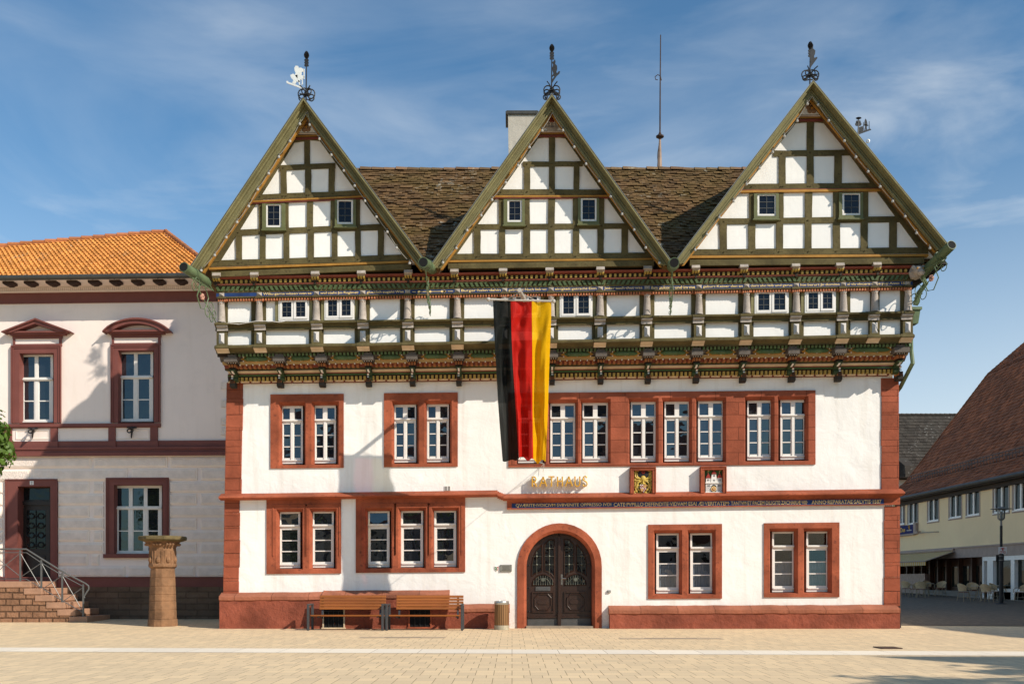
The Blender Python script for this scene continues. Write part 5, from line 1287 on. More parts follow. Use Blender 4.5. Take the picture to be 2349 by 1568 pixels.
# ================================================================== NEIGHBOURING HOUSE (left)
S_H = 4.75
def lv(u, v): return v
def LX(u, w=0): return (u-CX)/F*(D0+S_H-w)
def LZ(u, v, w=0):
    v2 = v - .012*u*(1330-v)/650 if v < 1330 else v
    return CH + (HOR-v2)/F*(D0+S_H-w)
class LM(M):
    def fb(s, u0, v0, u1, v1, w0, w1, mi=None, wr=None):
        wr = w1 if wr is None else wr
        s.prism([(LX(u0,wr), LZ(u0,v0,wr)), (LX(u1,wr), LZ(u1,v0,wr)), (LX(u1,wr), LZ(u1,v1,wr)), (LX(u0,wr), LZ(u0,v1,wr))], S_H-w1, S_H-w0, mi)
    def fp(s, pts, w0, w1, mi=None, wr=None):
        wr = w1 if wr is None else wr
        s.prism([(LX(u,wr), LZ(u,v,wr)) for u, v in pts], S_H-w1, S_H-w0, mi)
NH = thing('neighbouring_house', 'white stuccoed house with brown window trim and orange tiled roof, left of the town hall', 'house', (LX(250), S_H, 0))
def lpart(m, name, mat, parent=NH, **k): return m.build(name, mat, parent, **k)
NW = plaster('house_stucco', (.90,.775,.705), .3, dirt=.16, ztop=-5); TRIM = pm('brown_trim', (.19,.062,.05), .6, .12, 2, .12, 15, spec=.3)
RUS = pm('rough_stucco', (.92,.79,.70), .95, .12, 3, 1.0, 22, bdist=.05); JOINT = pm('stucco_joint', (.94,.81,.71), .9, .06, 3, .2)
# wall with window holes
LH = [(44, 805, 123, 972), (270.6, 805, 352.6, 972), (40, 1114, 115, 1334), (261, 1112, 372.6, 1272)]
m = M(); us = sorted({-420, 640, *[h[0] for h in LH], *[h[2] for h in LH]}); vs_ = sorted({640, 1345, 1330, 1046, *[h[1] for h in LH], *[h[3] for h in LH]})
for a, b in zip(us, us[1:]):
    for c, d in zip(vs_, vs_[1:]):
        if any(h[0] < (a+b)/2 < h[2] and h[1] < (c+d)/2 < h[3] for h in LH): continue
        m.add([(LX(a), S_H, LZ(a,c)), (LX(b), S_H, LZ(b,c)), (LX(b), S_H, LZ(b,d)), (LX(a), S_H, LZ(a,d))], [(0,1,2,3)])
m.box(LX(640)-.2, LX(640), S_H+.01, S_H+11, 0, LZ(300,640)); m.box(LX(-420), LX(640), S_H+10, S_H+11, 0, LZ(0,640))
lpart(m, 'wall', NW, fix=False)
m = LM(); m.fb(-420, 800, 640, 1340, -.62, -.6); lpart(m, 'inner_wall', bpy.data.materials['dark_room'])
# rusticated blocks
m = LM(); rows = [1048, 1075, 1104.5, 1132, 1160, 1188, 1215.5, 1243, 1269.5, 1297, 1324.5]
for i, (a, b) in enumerate(zip(rows, rows[1:])):
    js = {0: [-60, -8, 189, 214, 386, 388.5, 640], 1: [-90, 72, 75, 298, 301, 457, 640]}
    if i == 0: spans = [(-120, 211), (214, 386), (389, 640)]
    elif i == 1: spans = [(-120, 71), (75, 294), (301, 455), (460, 640)]
    elif i == 9: spans = [(-120, 8), (133, 289), (293, 449), (453, 640)]
    elif i == 8: spans = [(-120, 8), (133, 204), (208, 229), (388, 640)]
    else:
        cut = 209 if i % 2 == 0 else None; spans = [(-120, 8)]
        spans += [(133, 207), (213, 240)] if i % 2 == 0 else [(133, 240)]
        spans += [(388, 640)] if i % 2 == 0 else [(388, 453), (459, 640)]
    for p, q in spans:
        pts = lambda o: [(p+1+o, a+1.5+o), (q-1-o, a+1.5+o), (q-1-o, b-1.5-o), (p+1+o, b-1.5-o)]
        P0 = [(LX(u), S_H, LZ(u,v)) for u, v in pts(0)]; P1 = [(LX(u), S_H-.05, LZ(u,v)) for u, v in pts(1.6)]; P2 = [(LX(u), S_H-.05, LZ(u,v)) for u, v in pts(3.4)]; P3 = [(LX(u), S_H-.075, LZ(u,v)) for u, v in pts(4.2)]
        vs2 = P0+P1+P2+P3; fs = []
        for r_ in range(3):
            for k in range(4): fs.append((r_*4+k, r_*4+(k+1) % 4, (r_+1)*4+(k+1) % 4, (r_+1)*4+k))
        m.add(vs2, fs, 1); m.add(P3, [(0,1,2,3)], 0)
lpart(m, 'rusticated_blocks', [RUS, JOINT])
m = LM(); m.fb(-420, 1325, 640, 1345, 0, .06); m.fb(-420, 1322.5, 640, 1325, 0, .09); lpart(m, 'base_band', TRIM)
m = LM(); m.fb(-420, 1345, 640, 1432, 0, .05); lpart(m, 'stone_base', stonework('rubble_base', (.2,.13,.085), .75, .2, .015, .9, .5))
m = LM(); m.fb(-420, 972, 367, 979, 0, .1); m.fb(-420, 979, 367, 981.5, 0, .06)
for a, b in ((115,131), (248,264), (344,361), (6,26)): m.fb(a, 981.5, b, 1012, 0, .06); m.fb(a-1, 1012, b+1, 1027, .07, .11)
lpart(m, 'sill_band', TRIM)
m = LM(); m.fb(-420, 1012, 640, 1026, 0, .07); m.fb(-420, 1026, 640, 1031, 0, .16); m.fb(-420, 1031, 640, 1038, 0, .12); m.fb(-420, 1038, 640, 1045.5, 0, .2); m.fb(-420, 1045.5, 640, 1047.5, 0, .08, mi=1); lpart(m, 'storey_cornice', [TRIM, JOINT])
m = LM()
for a, b in ((36, 112), (268, 341)): 
    m.fb(a, 987, b, 988.2, 0, .02); m.fb(a, 1006, b, 1007.2, 0, .02); m.fb(a, 988, a+1.2, 1006.2, 0, .02); m.fb(b-1.2, 988, b, 1006.2, 0, .02)
lpart(m, 'panel_moulding', JOINT)
# eaves: dentils, rafter ends, brown frieze, gutter
m = LM(); m.fb(-420, 670, 640, 694, 0, .05); m.fb(-420, 694, 640, 696, 0, .07); lpart(m, 'frieze_band', TRIM)
m = LM(); m.fb(-420, 650, 640, 668, 0, .1); m.fb(-420, 668, 640, 670.5, 0, .14); u = -150
while u < 500:
    m.fb(u, 660, u+2.4, 667.5, .1, .13); u += 4.6
lpart(m, 'eaves_moulding', NW)
RAFT = pm('rafter_brown', (.045,.022,.015), .7, .2, 4, .2)
for u in (-32, 17, 66, 116, 164, 213, 262, 312, 362, 412, 462):
    m = LM(); m.fp([(u-12, 644.5), (u+12, 644.5), (u+12, 649.5), (u+7, 650.5), (u+3, 653), (u-6, 653), (u-9, 651), (u-12, 650)], .45, .78); lpart(m, 'rafter_end', RAFT)
m = LM(); m.fb(-420, 641, 640, 644, -.2, .8); lpart(m, 'eaves_board', NW)
m = LM(); w = .95; y_ = S_H-w; pts = [(LX(-420,w), y_, LZ(-420,637,w)), (LX(300,w), y_, LZ(300,637,w)), (LX(640,w), y_, LZ(640,637,w))]
m.tube(pts, .085, 10); u = -40
while u < 470: m.tube([(LX(u,w), y_, LZ(u,637,w)), (LX(u+2.5,w), y_, LZ(u+2.5,637,w))], .094, 10); u += 50
lpart(m, 'gutter', pm('zinc_gutter', (.075,.075,.07), .5, .25, 3, .1, metal=.4), smooth=True)
# pantile roof
w = .9; E0 = Vector((LX(-420,w), S_H-w, LZ(0,632,w))); zr0 = LZ(375, 546, 0)
yr = S_H + 4.0; zR = CH + (HOR-536)/F*(D0+yr); eav = Vector((0, S_H-.95, LZ(0,636,.95))); zl = CH + (HOR-577)/F*(D0+yr)
xr0 = (375-CX)/F*(D0+yr); xl0 = (0-CX)/F*(D0+yr)
# roof plane through the eaves and the (slightly falling) ridge
ln = math.hypot(yr-eav.y, zR-eav.z); rsd = Vector((0, (yr-eav.y)/ln, (zR-eav.z)/ln)); rsn = Vector((0, -rsd.z, rsd.y))
m = M(); tw, th = .165, .262; nr = int(ln/th)+1; nseg = 6
xhip = lambda f_: lerp(xr0 + 3.6, xr0, f_)
fall = lambda x: max(0, min(1, (xr0-x)/(xr0-xl0)))*.0
def lft(f_): return xl0 - 6
for r in range(nr):
    f0 = r/nr; x1 = xhip(min(1, (r+.5)/nr)); x0 = xl0 - 3
    # ridge sinks to the left
    nc = int((x1-x0)/tw)
    for k in range(nc):
        xx = x1 - (k+1)*tw; base = eav + rsd*(r*th*1.0)
        lim = 1 - .44*max(0, (xr0-xx)/(xr0-xl0))
        if (r+.6)/nr > lim: continue
        vs = []; j = R(-.008,.008)
        for t_, lift in ((0, .085), (1.12, .02)):
            for i in range(nseg+1):
                a = i/nseg; z = .036*math.sin(a*2*math.pi - .9) 
                vs.append(Vector((xx + a*tw*1.02, base.y, base.z)) + rsd*(t_*th + j) + rsn*(lift + z))
        low = [v - rsn*.03 for v in vs[:nseg+1]]
        n_ = nseg+1; vv = vs + low
        m.add(vv, [(i, i+1, n_+i+1, n_+i) for i in range(nseg)] + [(2*n_+i, 2*n_+i+1, i+1, i) for i in range(nseg)])
PANT = tilemat('orange_pantile', (.66,.28,.07), (.55,.2,.05), (.5,.4,.28), .28, .6, .4)
rf = lpart(m, 'roof', PANT, fix=False)
m = M(); e1 = Vector((xr0+3.7, eav.y, eav.z)); e0 = Vector((xl0-8, eav.y, eav.z)); r1 = Vector((xr0, yr, zR)); fl = 1 - .44*(1 + 6/(xr0-xl0)); r0 = eav + rsd*(ln*fl); r0.x = xl0-6; e0.x = xl0-6
m.add([e0, e1, r1, r0, Vector((xr0+3.7, yr+4, eav.z)), Vector((xl0-6, yr+4, eav.z))], [(0,1,2,3), (1,4,2), (4,5,3,2)]); m.build('roof_deck', PANT, rf, fix=False)
m = M(); rl = r0 + (r1-r0)*0; n = 40
def ridge_run(a, b, n, r=.1):
    for k in range(n):
        p, q = a.lerp(b, k/n), a.lerp(b, (k+1.12)/n); m.tube([p + Vector((0,0,.05)), q + Vector((0,0,.02))], r, 8, r1=r*.82)
f3 = 1 - .44*(1 + 3/(xr0-xl0)); p3 = eav + rsd*(ln*f3 + .05); p3.x = xl0-3; p3.z += .06
ridge_run(p3, r1 + Vector((0,-.05,.03)), 24); ridge_run(r1 + Vector((.1,-.05,.03)), e1, 20, .09)
m.build('ridge_tile', tilemat('orange_ridge', (.42,.15,.06), (.3,.13,.06), (.5,.42,.3), .2), rf)
# windows of the house
def lsash(u0, v0, u1, v1, w, rows, cols, cut, tilt=None, mul3=False):
    m = LM(); b = 6; f = lambda a, c, d, e, q0=-.05, q1=0: m.fb(a, c, d, e, w+q0, w+q1, wr=w)
    f(u0, v0, u0+b, v1); f(u1-b, v0, u1, v1); f(u0+b, v0, u1-b, v0+b); f(u0+b, v1-7, u1-b, v1); f(u0-1, v1-3, u1+1, v1, -.05, .05)
    vc = lerp(v0, v1, cut); f(u0+b, vc-4, u1-b, vc+4, -.05, .02); f(u0, vc-1, u1, vc+2, -.05, .06)
    for k in range(1, cols):
        uu = lerp(u0+b/2, u1-b/2, k/cols); f(uu-4, v0+b, uu+4, v1-7, -.05, .01); f(uu-.4, v0+b, uu+.4, v1-7, -.05, .016)
    y0, y1 = vc+7, v1-10; vm = lerp(y0, y1, .52); f(u0+b, vm-1.2, u1-b, vm+1.2, -.04, -.008)
    for k in range(cols):
        a = lerp(u0+b/2, u1-b/2, k/cols); d = lerp(u0+b/2, u1-b/2, (k+1)/cols); f(a+3, vc+4, a+6, v1-7, -.05, -.003); f(d-6, vc+4, d-3, v1-7, -.05, -.003)
    o = lpart(m, 'window', WPAINT)
    for k in range(cols):
        for (y0_, y1_) in ((v0+b, vc-4), (vc+4, v1-7)):
            a = lerp(u0+b/2, u1-b/2, k/cols)+3; d = lerp(u0+b/2, u1-b/2, (k+1)/cols)-3; g = w-.03; t = R(-.01,.01)
            mg = M(); mg.add([(LX(a,w), S_H-g+t, LZ(a,y0_,w)), (LX(d,w), S_H-g-t, LZ(d,y0_,w)), (LX(d,w), S_H-g-t, LZ(d,y1_,w)), (LX(a,w), S_H-g+t, LZ(a,y1_,w))], [(0,1,2,3)]); mg.build('pane', GLASS, o, fix=False)
    return o, vc
def lsurround(u0, v0, u1, v1, a, b, c, d, sill=True):
    m = LM(); W = .06
    m.fb(u0, v0, u1, b, -.3, W); m.fb(u0, b, a, d, -.3, W); m.fb(c, b, u1, d, -.3, W)
    for k, (o, w2) in enumerate(((0, .1), (4, .085))):
        m.fb(u0+o, v0+o, u1-o, v0+o+2.5, W-.01, w2); m.fb(u0+o, v0+o+2.5, u0+o+2.5, d, W-.01, w2); m.fb(u1-o-2.5, v0+o+2.5, u1-o, d, W-.01, w2)
    if sill: m.fb(u0-6, d, u1+6, d+9, -.3, .12)
    else: m.fb(a, d, c, d+1, -.3, .05)
    return lpart(m, 'window_surround', TRIM)
lsurround(24, 792, 139, 972, 44, 810, 123, 970, False); lsash(45.5, 812, 121.5, 969, -.22, 2, 2, .37)
lsurround(253, 792, 367, 972, 270.6, 806, 352.6, 970, False); o, vc = lsash(272, 808, 351, 969, -.22, 2, 2, .37)
lsurround(242, 1096, 386.6, 1272, 261, 1112.6, 372.6, 1270); lsash(262.5, 1114, 371, 1269.5, -.22, 2, 3, .33)
# pediments
def strip(m, pts_o, pts_i, w0, w1):
    for k in range(len(pts_o)-1): m.fp([pts_o[k], pts_o[k+1], pts_i[k+1], pts_i[k]], w0, w1)
for (u0, u1) in ((29, 140), (256, 367)):
    m = LM()
    m.fb(u0, 776, u1, 794, 0, .04, mi=1); m.fb(u0, 776, u0+5, 794, .0, .07); m.fb(u1-5, 776, u1, 794, 0, .07); m.fb(u0, 789, u1, 794, .0, .09); m.fb(u0-1, 768, u1+1, 776.5, 0, .09); m.fb(u0-8, 763, u1+8, 768, 0, .2); m.fb(u0-12, 759, u1+12, 763.2, 0, .26)
    if u0 < 100:
        strip(m, [(3, 759), (80, 731.5), (158, 760)], [(24, 762), (80, 742.5), (138, 762)], 0, .3); strip(m, [(1, 759.5), (80, 729.5), (160, 760)], [(3, 762), (80, 733.5), (158, 762)], 0, .36)
    else:
        o_ = [(lerp(234, 388, k/14), 762 - 29*(1 - ((k-7)/7)**2)**.8 if abs(k-7) < 7 else 762) for k in range(15)]; i_ = [(lerp(252, 370, k/14), 763 - 19*(1 - ((k-7)/7)**2)**.9 if abs(k-7) < 7 else 763) for k in range(15)]
        strip(m, o_, i_, 0, .3); strip(m, [(u, v-2) for u, v in o_], [(u, v+1.8) for u, v in o_], .0, .36)
    lpart(m, 'pediment', [TRIM, NW])

# door with its frame
m = LM(); m.fb(10.6, 1098, 130.5, 1115, -.4, .07); m.fb(10.6, 1115, 40, 1335, -.4, .07); m.fb(115, 1115, 130.5, 1335, -.4, .07); m.fb(10.6, 1098, 130.5, 1100.5, .06, .1); m.fb(10.6, 1100, 13.6, 1335, .06, .1); m.fb(127.5, 1100, 130.5, 1335, .06, .1); lpart(m, 'door_frame', TRIM)
BD = pm('black_brown_door', (.02,.012,.009), .4, .3, 3, .2, spec=.5)
m = LM(); w = -.36; m.fb(40, 1115, 115, 1335, w-.05, w); m.fb(40, 1152, 115, 1158, w, w+.08); m.fb(38, 1149.5, 117, 1152.5, w, w+.1); m.fp([(62,1150), (85,1145), (108,1150)], w, w+.06)
m.fb(46, 1164, 56, 1330, w, w+.04); m.fb(106, 1164, 114, 1330, w, w+.04); m.fb(58, 1262, 106, 1268, w, w+.03); m.fb(62, 1275, 102, 1320, w, w+.03)
dl = lpart(m, 'door', BD)
m = LM(); m.fb(49, 1120, 113, 1146, w, w+.008); m.fb(61, 1170, 104, 1258, w, w+.008); m.build('pane', glass('hall_door_glass', (.008,.008,.008), .0, wob=.6), dl)
m = LM(); lp = lambda u, v, ww: (LX(u,ww), S_H-ww, LZ(u,v,ww))
for row in range(4):
    for cc in range(2):
        c0_ = (71 + cc*22, 1181 + row*22)
        for s in (1, -1):
            qq = []
            for i in range(12): t = i/11*6; rr = 10*(1-.7*i/11); qq.append(lp(c0_[0]+s*rr*math.cos(t), c0_[1]+rr*math.sin(t), w+.03))
            m.tube(qq, .012, 4)
m.tube([lp(82,1170,w+.03), lp(82,1258,w+.03)], .014, 4)
m.build('iron_grille', IRON, dl)
m = LM(); m.fb(68, 1102.5, 76.5, 1111.5, .07, .09); o = lpart(m, 'house_number', DOT)
me_ = text_mesh('2', 'numeral', IRON, o, 0, 1, 0, 1, 0)
vsx = [v.co.copy() for v in me_.data.vertices]; x0_, x1_ = min(c.x for c in vsx), max(c.x for c in vsx); z0_, z1_ = min(c.z for c in vsx), max(c.z for c in vsx)
for v in me_.data.vertices:
    u = lerp(70.8, 74, (v.co.x-x0_)/(x1_-x0_)); vv = lerp(1110, 1104, (v.co.z-z0_)/(z1_-z0_)); v.co = (LX(u,.09), S_H-.092 - (.003 if v.co.y < -.003 else 0), LZ(u,vv,.09))
# quoin blocks by the town hall corner
m = LM()
for v in (880, 921, 961, 984): m.fb(506, v, 560, v+16, 0, .05)
lpart(m, 'quoin_block', RUS)
# cast iron brackets
for uc, lab in ((74, 'cast iron scroll bracket under the window with the triangular pediment'), (301, 'cast iron scroll bracket under the window with the arched pediment')):
    e = thing('iron_bracket', lab, 'bracket', lp(uc, 1005, .05), 'iron brackets below the upper windows'); m = LM()
    m.tube([lp(uc-3, 983, .1), lp(uc+4, 983, .55)], .03, 6); m.tube([lp(uc-10, 982, .1), lp(uc+12, 982, .1)], .025, 5); m.tube([lp(uc, 982, .06), lp(uc, 1006, .06)], .035, 6, r1=.015)
    m.build('arm', IRON, e); m = LM()
    qq = [lp(uc-1 + 8*math.cos(t)*(1-.1*t) - 3, 990 - 6*math.sin(t)*(1-.1*t), .1 + .05*t) for t in [i*.5 for i in range(12)]]; m.tube(qq, .022, 5)
    m.tube([lp(uc, 1003, .08), lp(uc+1.5, 994, .25), lp(uc+3.5, 985, .5)], .025, 5); m.build('scroll', IRON, e)
# ---- steps with railing
YS0, YS1 = 2.85, S_H-.08
kS = (D0+YS0)/F
SX = lambda z2: (z2/2.643 - CX)*kS
SZ = lambda z2: (1202-z2)/2.643*kS
STP = pm('step_sandstone', (.42,.235,.15), .85, .2, 3, .4, 14); RUB = stonework('step_rubble', (.36,.19,.11), .42, .2, .022, 1.6, .2)
st = thing('entrance_steps', 'red sandstone steps rising left to the door of the neighbouring house', 'steps', (SX(300), YS0, 0))
edges = [180, 250, 320, 385, 452, 525]; tops = [945, 982, 1020, 1057, 1094, 1131, 1165]; rights = [182, 252, 320, 388, 455, 527]
tops = [945, 987, 1029, 1072, 1115, 1158]
xsL = SX(-330)
for k, (xr_, tp) in enumerate(zip(rights, tops)):
    z1_ = SZ(tp); z0_ = SZ(tp+37) if k < 5 else 0
    m = M(); xl_ = SX(rights[k]-110) if k else xsL
    m.hexa([(xl_, YS0, z0_), (SX(xr_), YS0, z0_), (SX(xr_)+.0, YS1, z0_), (xl_, YS1, z0_), (xl_, YS0, z1_), (SX(xr_), YS0, z1_), (SX(xr_), YS1, z1_), (xl_, YS1, z1_)])
    m.build('step', STP, st, bev=.01)
    if k < 5:
        m = M(); m.box(xl_ if k == 0 else SX(rights[k-1])-.03, SX(xr_)-.03, YS0+.03, YS1, 0, z0_-.003); m.build('rubble_core', RUB, st)
rl = thing('railing', 'grey steel railing with crossed bars on the entrance steps', 'railing', (SX(300), YS0+.12, 0))
RS = pm('grey_steel', (.17,.17,.165), .45, .15, 5, .1, metal=.5); yq = YS0+.1
g = lambda x, y: (SX(x), yq, SZ(y))
posts = [(-250, 945, 752), (-70, 945, 752), (113, 945, 755), (241, 1020, 815), (368, 1095, 892), (496, 1162, 962)]
for x, yb_, yt_ in posts:
    m = M(); m.box(SX(x)-.022, SX(x)+.022, yq-.022, yq+.022, SZ(yb_), SZ(yt_)); m.build('post', RS, rl)
m = M(); m.tube([g(-260,748), g(150,749), g(240,806), g(368,884), g(510,958), g(528,972), g(530,990), g(512,1018), g(500,1038), g(505,1046)], .026, 8); m.build('handrail', RS, rl, smooth=True)
m = M(); m.tube([g(-250,770), g(113,770), g(150,770), g(241,832), g(368,908), g(496,976)], .014, 6); m.tube([g(-250,930), g(113,930), g(150,932), g(241,985), g(368,1062), g(496,1135)], .014, 6); m.build('rail', RS, rl)
m = M()
for (a, b) in zip(posts, posts[1:]): m.tube([g(a[0], a[2]+18), g(b[0], b[1]-30)], .012, 5); m.tube([g(a[0], a[1]-25), g(b[0], b[2]+18)], .012, 5)
m.build('cross_bars', RS, rl)
# ---- tree at the left edge
def tree(name, label, base, zc, rad, nleaf, leaf, mat, trunk_h, seed, squash=.85, group=None):
    rnd = random.Random(seed); e = thing(name, label, 'tree', base, group); m = M(); bx_, by_, bz_ = base
    bark = bpy.data.materials.get('bark') or pm('bark', (.10,.075,.05), .95, .3, 4, .8, 14)
    m.tube([(bx_, by_, bz_), (bx_+.05, by_, bz_+trunk_h*.5), (bx_, by_+.04, bz_+trunk_h)], .16, 9, r1=.1); cl = []
    for k in range(26):
        while True:
            d = Vector((rnd.uniform(-1,1), rnd.uniform(-1,1), rnd.uniform(-1,1)))
            if .15 < d.length < 1: break
        c = Vector((bx_, by_, zc)) + Vector((d.x*rad, d.y*rad, d.z*rad*squash)); cl.append((c, rnd.uniform(.32,.55)*rad*.8))
        m.tube([(bx_, by_, bz_+trunk_h*rnd.uniform(.75,1)), Vector((bx_, by_, bz_+trunk_h)).lerp(c, .55) + Vector((0,0,.1)), c], .05, 5, r1=.012)
    m.build('trunk', bark, e); m = M()
    for i in range(nleaf):
        c, r = cl[rnd.randrange(len(cl))]
        d = Vector((rnd.gauss(0,1), rnd.gauss(0,1), rnd.gauss(0,1))).normalized()*r*rnd.random()**.45
        p = c + d; n = (d.normalized() + Vector((rnd.uniform(-.6,.6), rnd.uniform(-.6,.6), rnd.uniform(.1,1.0)))).normalized()
        a = n.orthogonal().normalized(); a = (Matrix.Rotation(rnd.uniform(0,6.28), 3, n) @ a); b = n.cross(a); s = leaf*rnd.uniform(.6,1.25)
        q = lambda x, y, z=0: p + a*x*s + b*y*s + n*z*s
        m.add([q(-.1,-.5), q(.35,-.35,-.06), q(.62,.0,-.14), q(.25,.12,.02), q(.4,.5,-.1), q(0,.75,-.12), q(-.4,.5,-.1), q(-.25,.12,.02), q(-.62,0,-.14), q(-.35,-.35,-.06)], [(0,1,3), (1,2,3), (0,3,7), (3,4,5), (3,5,7), (5,6,7), (7,8,9), (0,7,9)])
    m.build('crown', mat, e, fix=False); return e
def leafmat(name, col):
    mt, t, b = nt(name); g = N(t, 'ShaderNodeNewGeometry'); c = mixc(t, g.outputs['Random Per Island'], mul(col, .6), mul(col, 1.5)); t.links.new(c, b.inputs['Base Color']); b.inputs['Roughness'].default_value = .5; b.inputs['Specular IOR Level'].default_value = .3
    tl = N(t, 'ShaderNodeBsdfTranslucent'); tc = mixc(t, .5, c, (col[0]*1.6, col[1]*1.7, col[2]*.6)); t.links.new(tc, tl.inputs['Color']); mx = N(t, 'ShaderNodeMixShader'); mx.inputs[0].default_value = .35
    t.links.new(b.outputs[0], mx.inputs[1]); t.links.new(tl.outputs[0], mx.inputs[2]); t.links.new(mx.outputs[0], t.nodes['Material Output'].inputs[0]); return mt
LEAF = leafmat('maple_leaf', (.10,.17,.028))
tree('maple_tree', 'leafy maple tree whose crown reaches in at the left edge', (-14.35, -4.5, 0), 4.62, 1.75, 7000, .13, LEAF, 3.2, 5, .62)
# ================================================================== right side street
GS = .016
def gz(y): return max(0, y)*GS
XC = 25.0
def cd(u): return XC*F/(u-CX)
def CP(u, v, off=0.0):      # point on the cafe front (plane x = XC), off = metres towards the street
    d = XC*F/(u-CX); return (XC-off, d-D0, CH + (HOR-v)/F*d)
CT = lambda x, y: (2041.6 + x*.2194, 1089.6 + y*.2194)
CF = thing('cafe_house', 'cream two-storey cafe house with steep red-brown roof at the right edge', 'house', (XC, 26, gz(26)))
CWALL = plaster('cafe_cream', (1.0,.78,.47), .5, dirt=.1, ztop=-5); GTRIM = pm('grey_mauve_trim', (.42,.32,.26), .7, .12, 3, .1); DWOOD = pm('cafe_wood', (.075,.03,.014), .5, .3, 3, .2)
yA, yB = 16.5, 37.0; zE = 6.35; zB = 3.15
def cbox(m, y0, y1, z0, z1, o0, o1, mi=None): m.box(XC-o1, XC-o0, y0, y1, z0, z1, mi)
WINC = []
for (a, b, c, d) in ((95,295,154,515), (190,268,293,510), (398,222,510,480), (622,172,748,445), (803,135,937,420), (1085,68,1245,390), (1290,40,1440,365)):
    p0, p1 = CP(*CT(a, (b+d)/2)), CP(*CT(c, (b+d)/2)); yy = sorted((p0[1], p1[1])); zc_ = CP(*CT((a+c)/2, b))[2]; zd = CP(*CT((a+c)/2, d))[2]; WINC.append((yy[0], yy[1], zd, zc_))
m = M()
ysx = sorted({yA, yB, *[w_[0] for w_ in WINC], *[w_[1] for w_ in WINC]}); zsx = sorted({zB, zE, *[w_[2] for w_ in WINC], *[w_[3] for w_ in WINC]})
for a, b in zip(ysx, ysx[1:]):
    for c, d in zip(zsx, zsx[1:]):
        if any(w_[0] < (a+b)/2 < w_[1] and w_[2] < (c+d)/2 < w_[3] for w_ in WINC): continue
        m.add([(XC,a,c), (XC,b,c), (XC,b,d), (XC,a,d)], [(0,1,2,3)])
m.box(XC+.01, XC+9.5, yB-.2, yB, 0, zE); m.box(XC+.01, XC+9.5, yA, yA+.2, 0, zE)
m.build('wall', CWALL, CF, fix=False)
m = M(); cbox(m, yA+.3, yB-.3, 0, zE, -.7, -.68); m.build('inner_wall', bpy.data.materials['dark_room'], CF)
for (a, b, c, d) in WINC:
    m = M(); t = .1
    for q in ((a-t, b+t, d, d+t), (a-t, b+t, c-t, c), (a-t, a, c, d), (b, b+t, c, d)): cbox(m, *q, -.05, .02)
    m.build('window_surround', GTRIM, CF)
    m = M(); t = .09; mid = (a+b)/2
    for q in ((a, b, d-t, d), (a, b, c, c+t), (a, a+t, c+t, d-t), (b-t, b, c+t, d-t), (mid-t*.8, mid+t*.8, c+t, d-t)): cbox(m, *q, -.12, -.02)
    cbox(m, a-.02, b+.02, c-.03, c+.02, -.1, .06)
    o = m.build('window', WCAFE, CF); m = M(); m.add([(XC+.08,a,c), (XC+.08,b,c), (XC+.1,b,d), (XC+.1,a,d)], [(0,1,2,3)]); m.build('pane', GLASSC, o, fix=False)
# ground floor
m = M(); cbox(m, yA, yB, zB-.55, zB, -.3, .06); cbox(m, yA, yB, zB-.02, zB+.06, 0, .12); m.build('fascia', GTRIM, CF)
yS = CP(*CT(975, 900))[1]
m = M(); cbox(m, yS, yB, gz(27), zB-.55, -.5, -.4); 
y = yS
while y < yB: cbox(m, y, y+.16, gz(27)+.1, zB-.55, -.45, -.15 if y > yS else 0.0); y += 1.15 if y > CP(*CT(640,900))[1] else 1.6
m.build('timber_front', DWOOD, CF)
m = M(); y = yS + .18
zt0 = gz(27)+.55
while y < yB-1.2: 
    m.add([(XC+.38,y,zt0), (XC+.38,y+.95,zt0), (XC+.38,y+.95,zB-1.0), (XC+.38,y,zB-1.0)], [(0,1,2,3)]); y += 1.15
m.build('pane', GLASSC, CF, fix=False)
m = M(); cbox(m, yA, yB, 0, gz(26)+.35, -.3, .0); m.build('stone_base', pm('cafe_base', (.3,.26,.22), .9, .2, 3, .3), CF)
yM = CP(*CT(370, 900))[1]
m = M(); cbox(m, yM, yB, gz(33), 1.75, -.25, .02); m.build('marble_panel', pm('pink_marble', (.36,.24,.2), .4, .3, 5, .05), CF)
m = M(); cbox(m, yA, yS-.0, zB-.78, zB-.56, -.25, .04); y = yS-.2
for u0_, u1_ in ((975,988), (1025,1085), (1272,1310), (1450,1500)):
    p0, p1 = CP(*CT(u0_, 900))[1], CP(*CT(u1_, 900))[1]; cbox(m, min(p0,p1), max(p0,p1), gz(24), zB-.78, -.25, .04)
cbox(m, yA, yS, gz(24), gz(24)+.55, -.25, .0)
sf = m.build('shop_front', pm('shop_white', (1.0,.95,.86), .5, .08, 4, .05), CF)
m = M(); m.add([(XC+.15,yA,gz(24)+.5), (XC+.15,yS,gz(24)+.5), (XC+.15,yS,zB-.7), (XC+.15,yA,zB-.7)], [(0,1,2,3)]); m.build('pane', GLASSC, sf, fix=False)
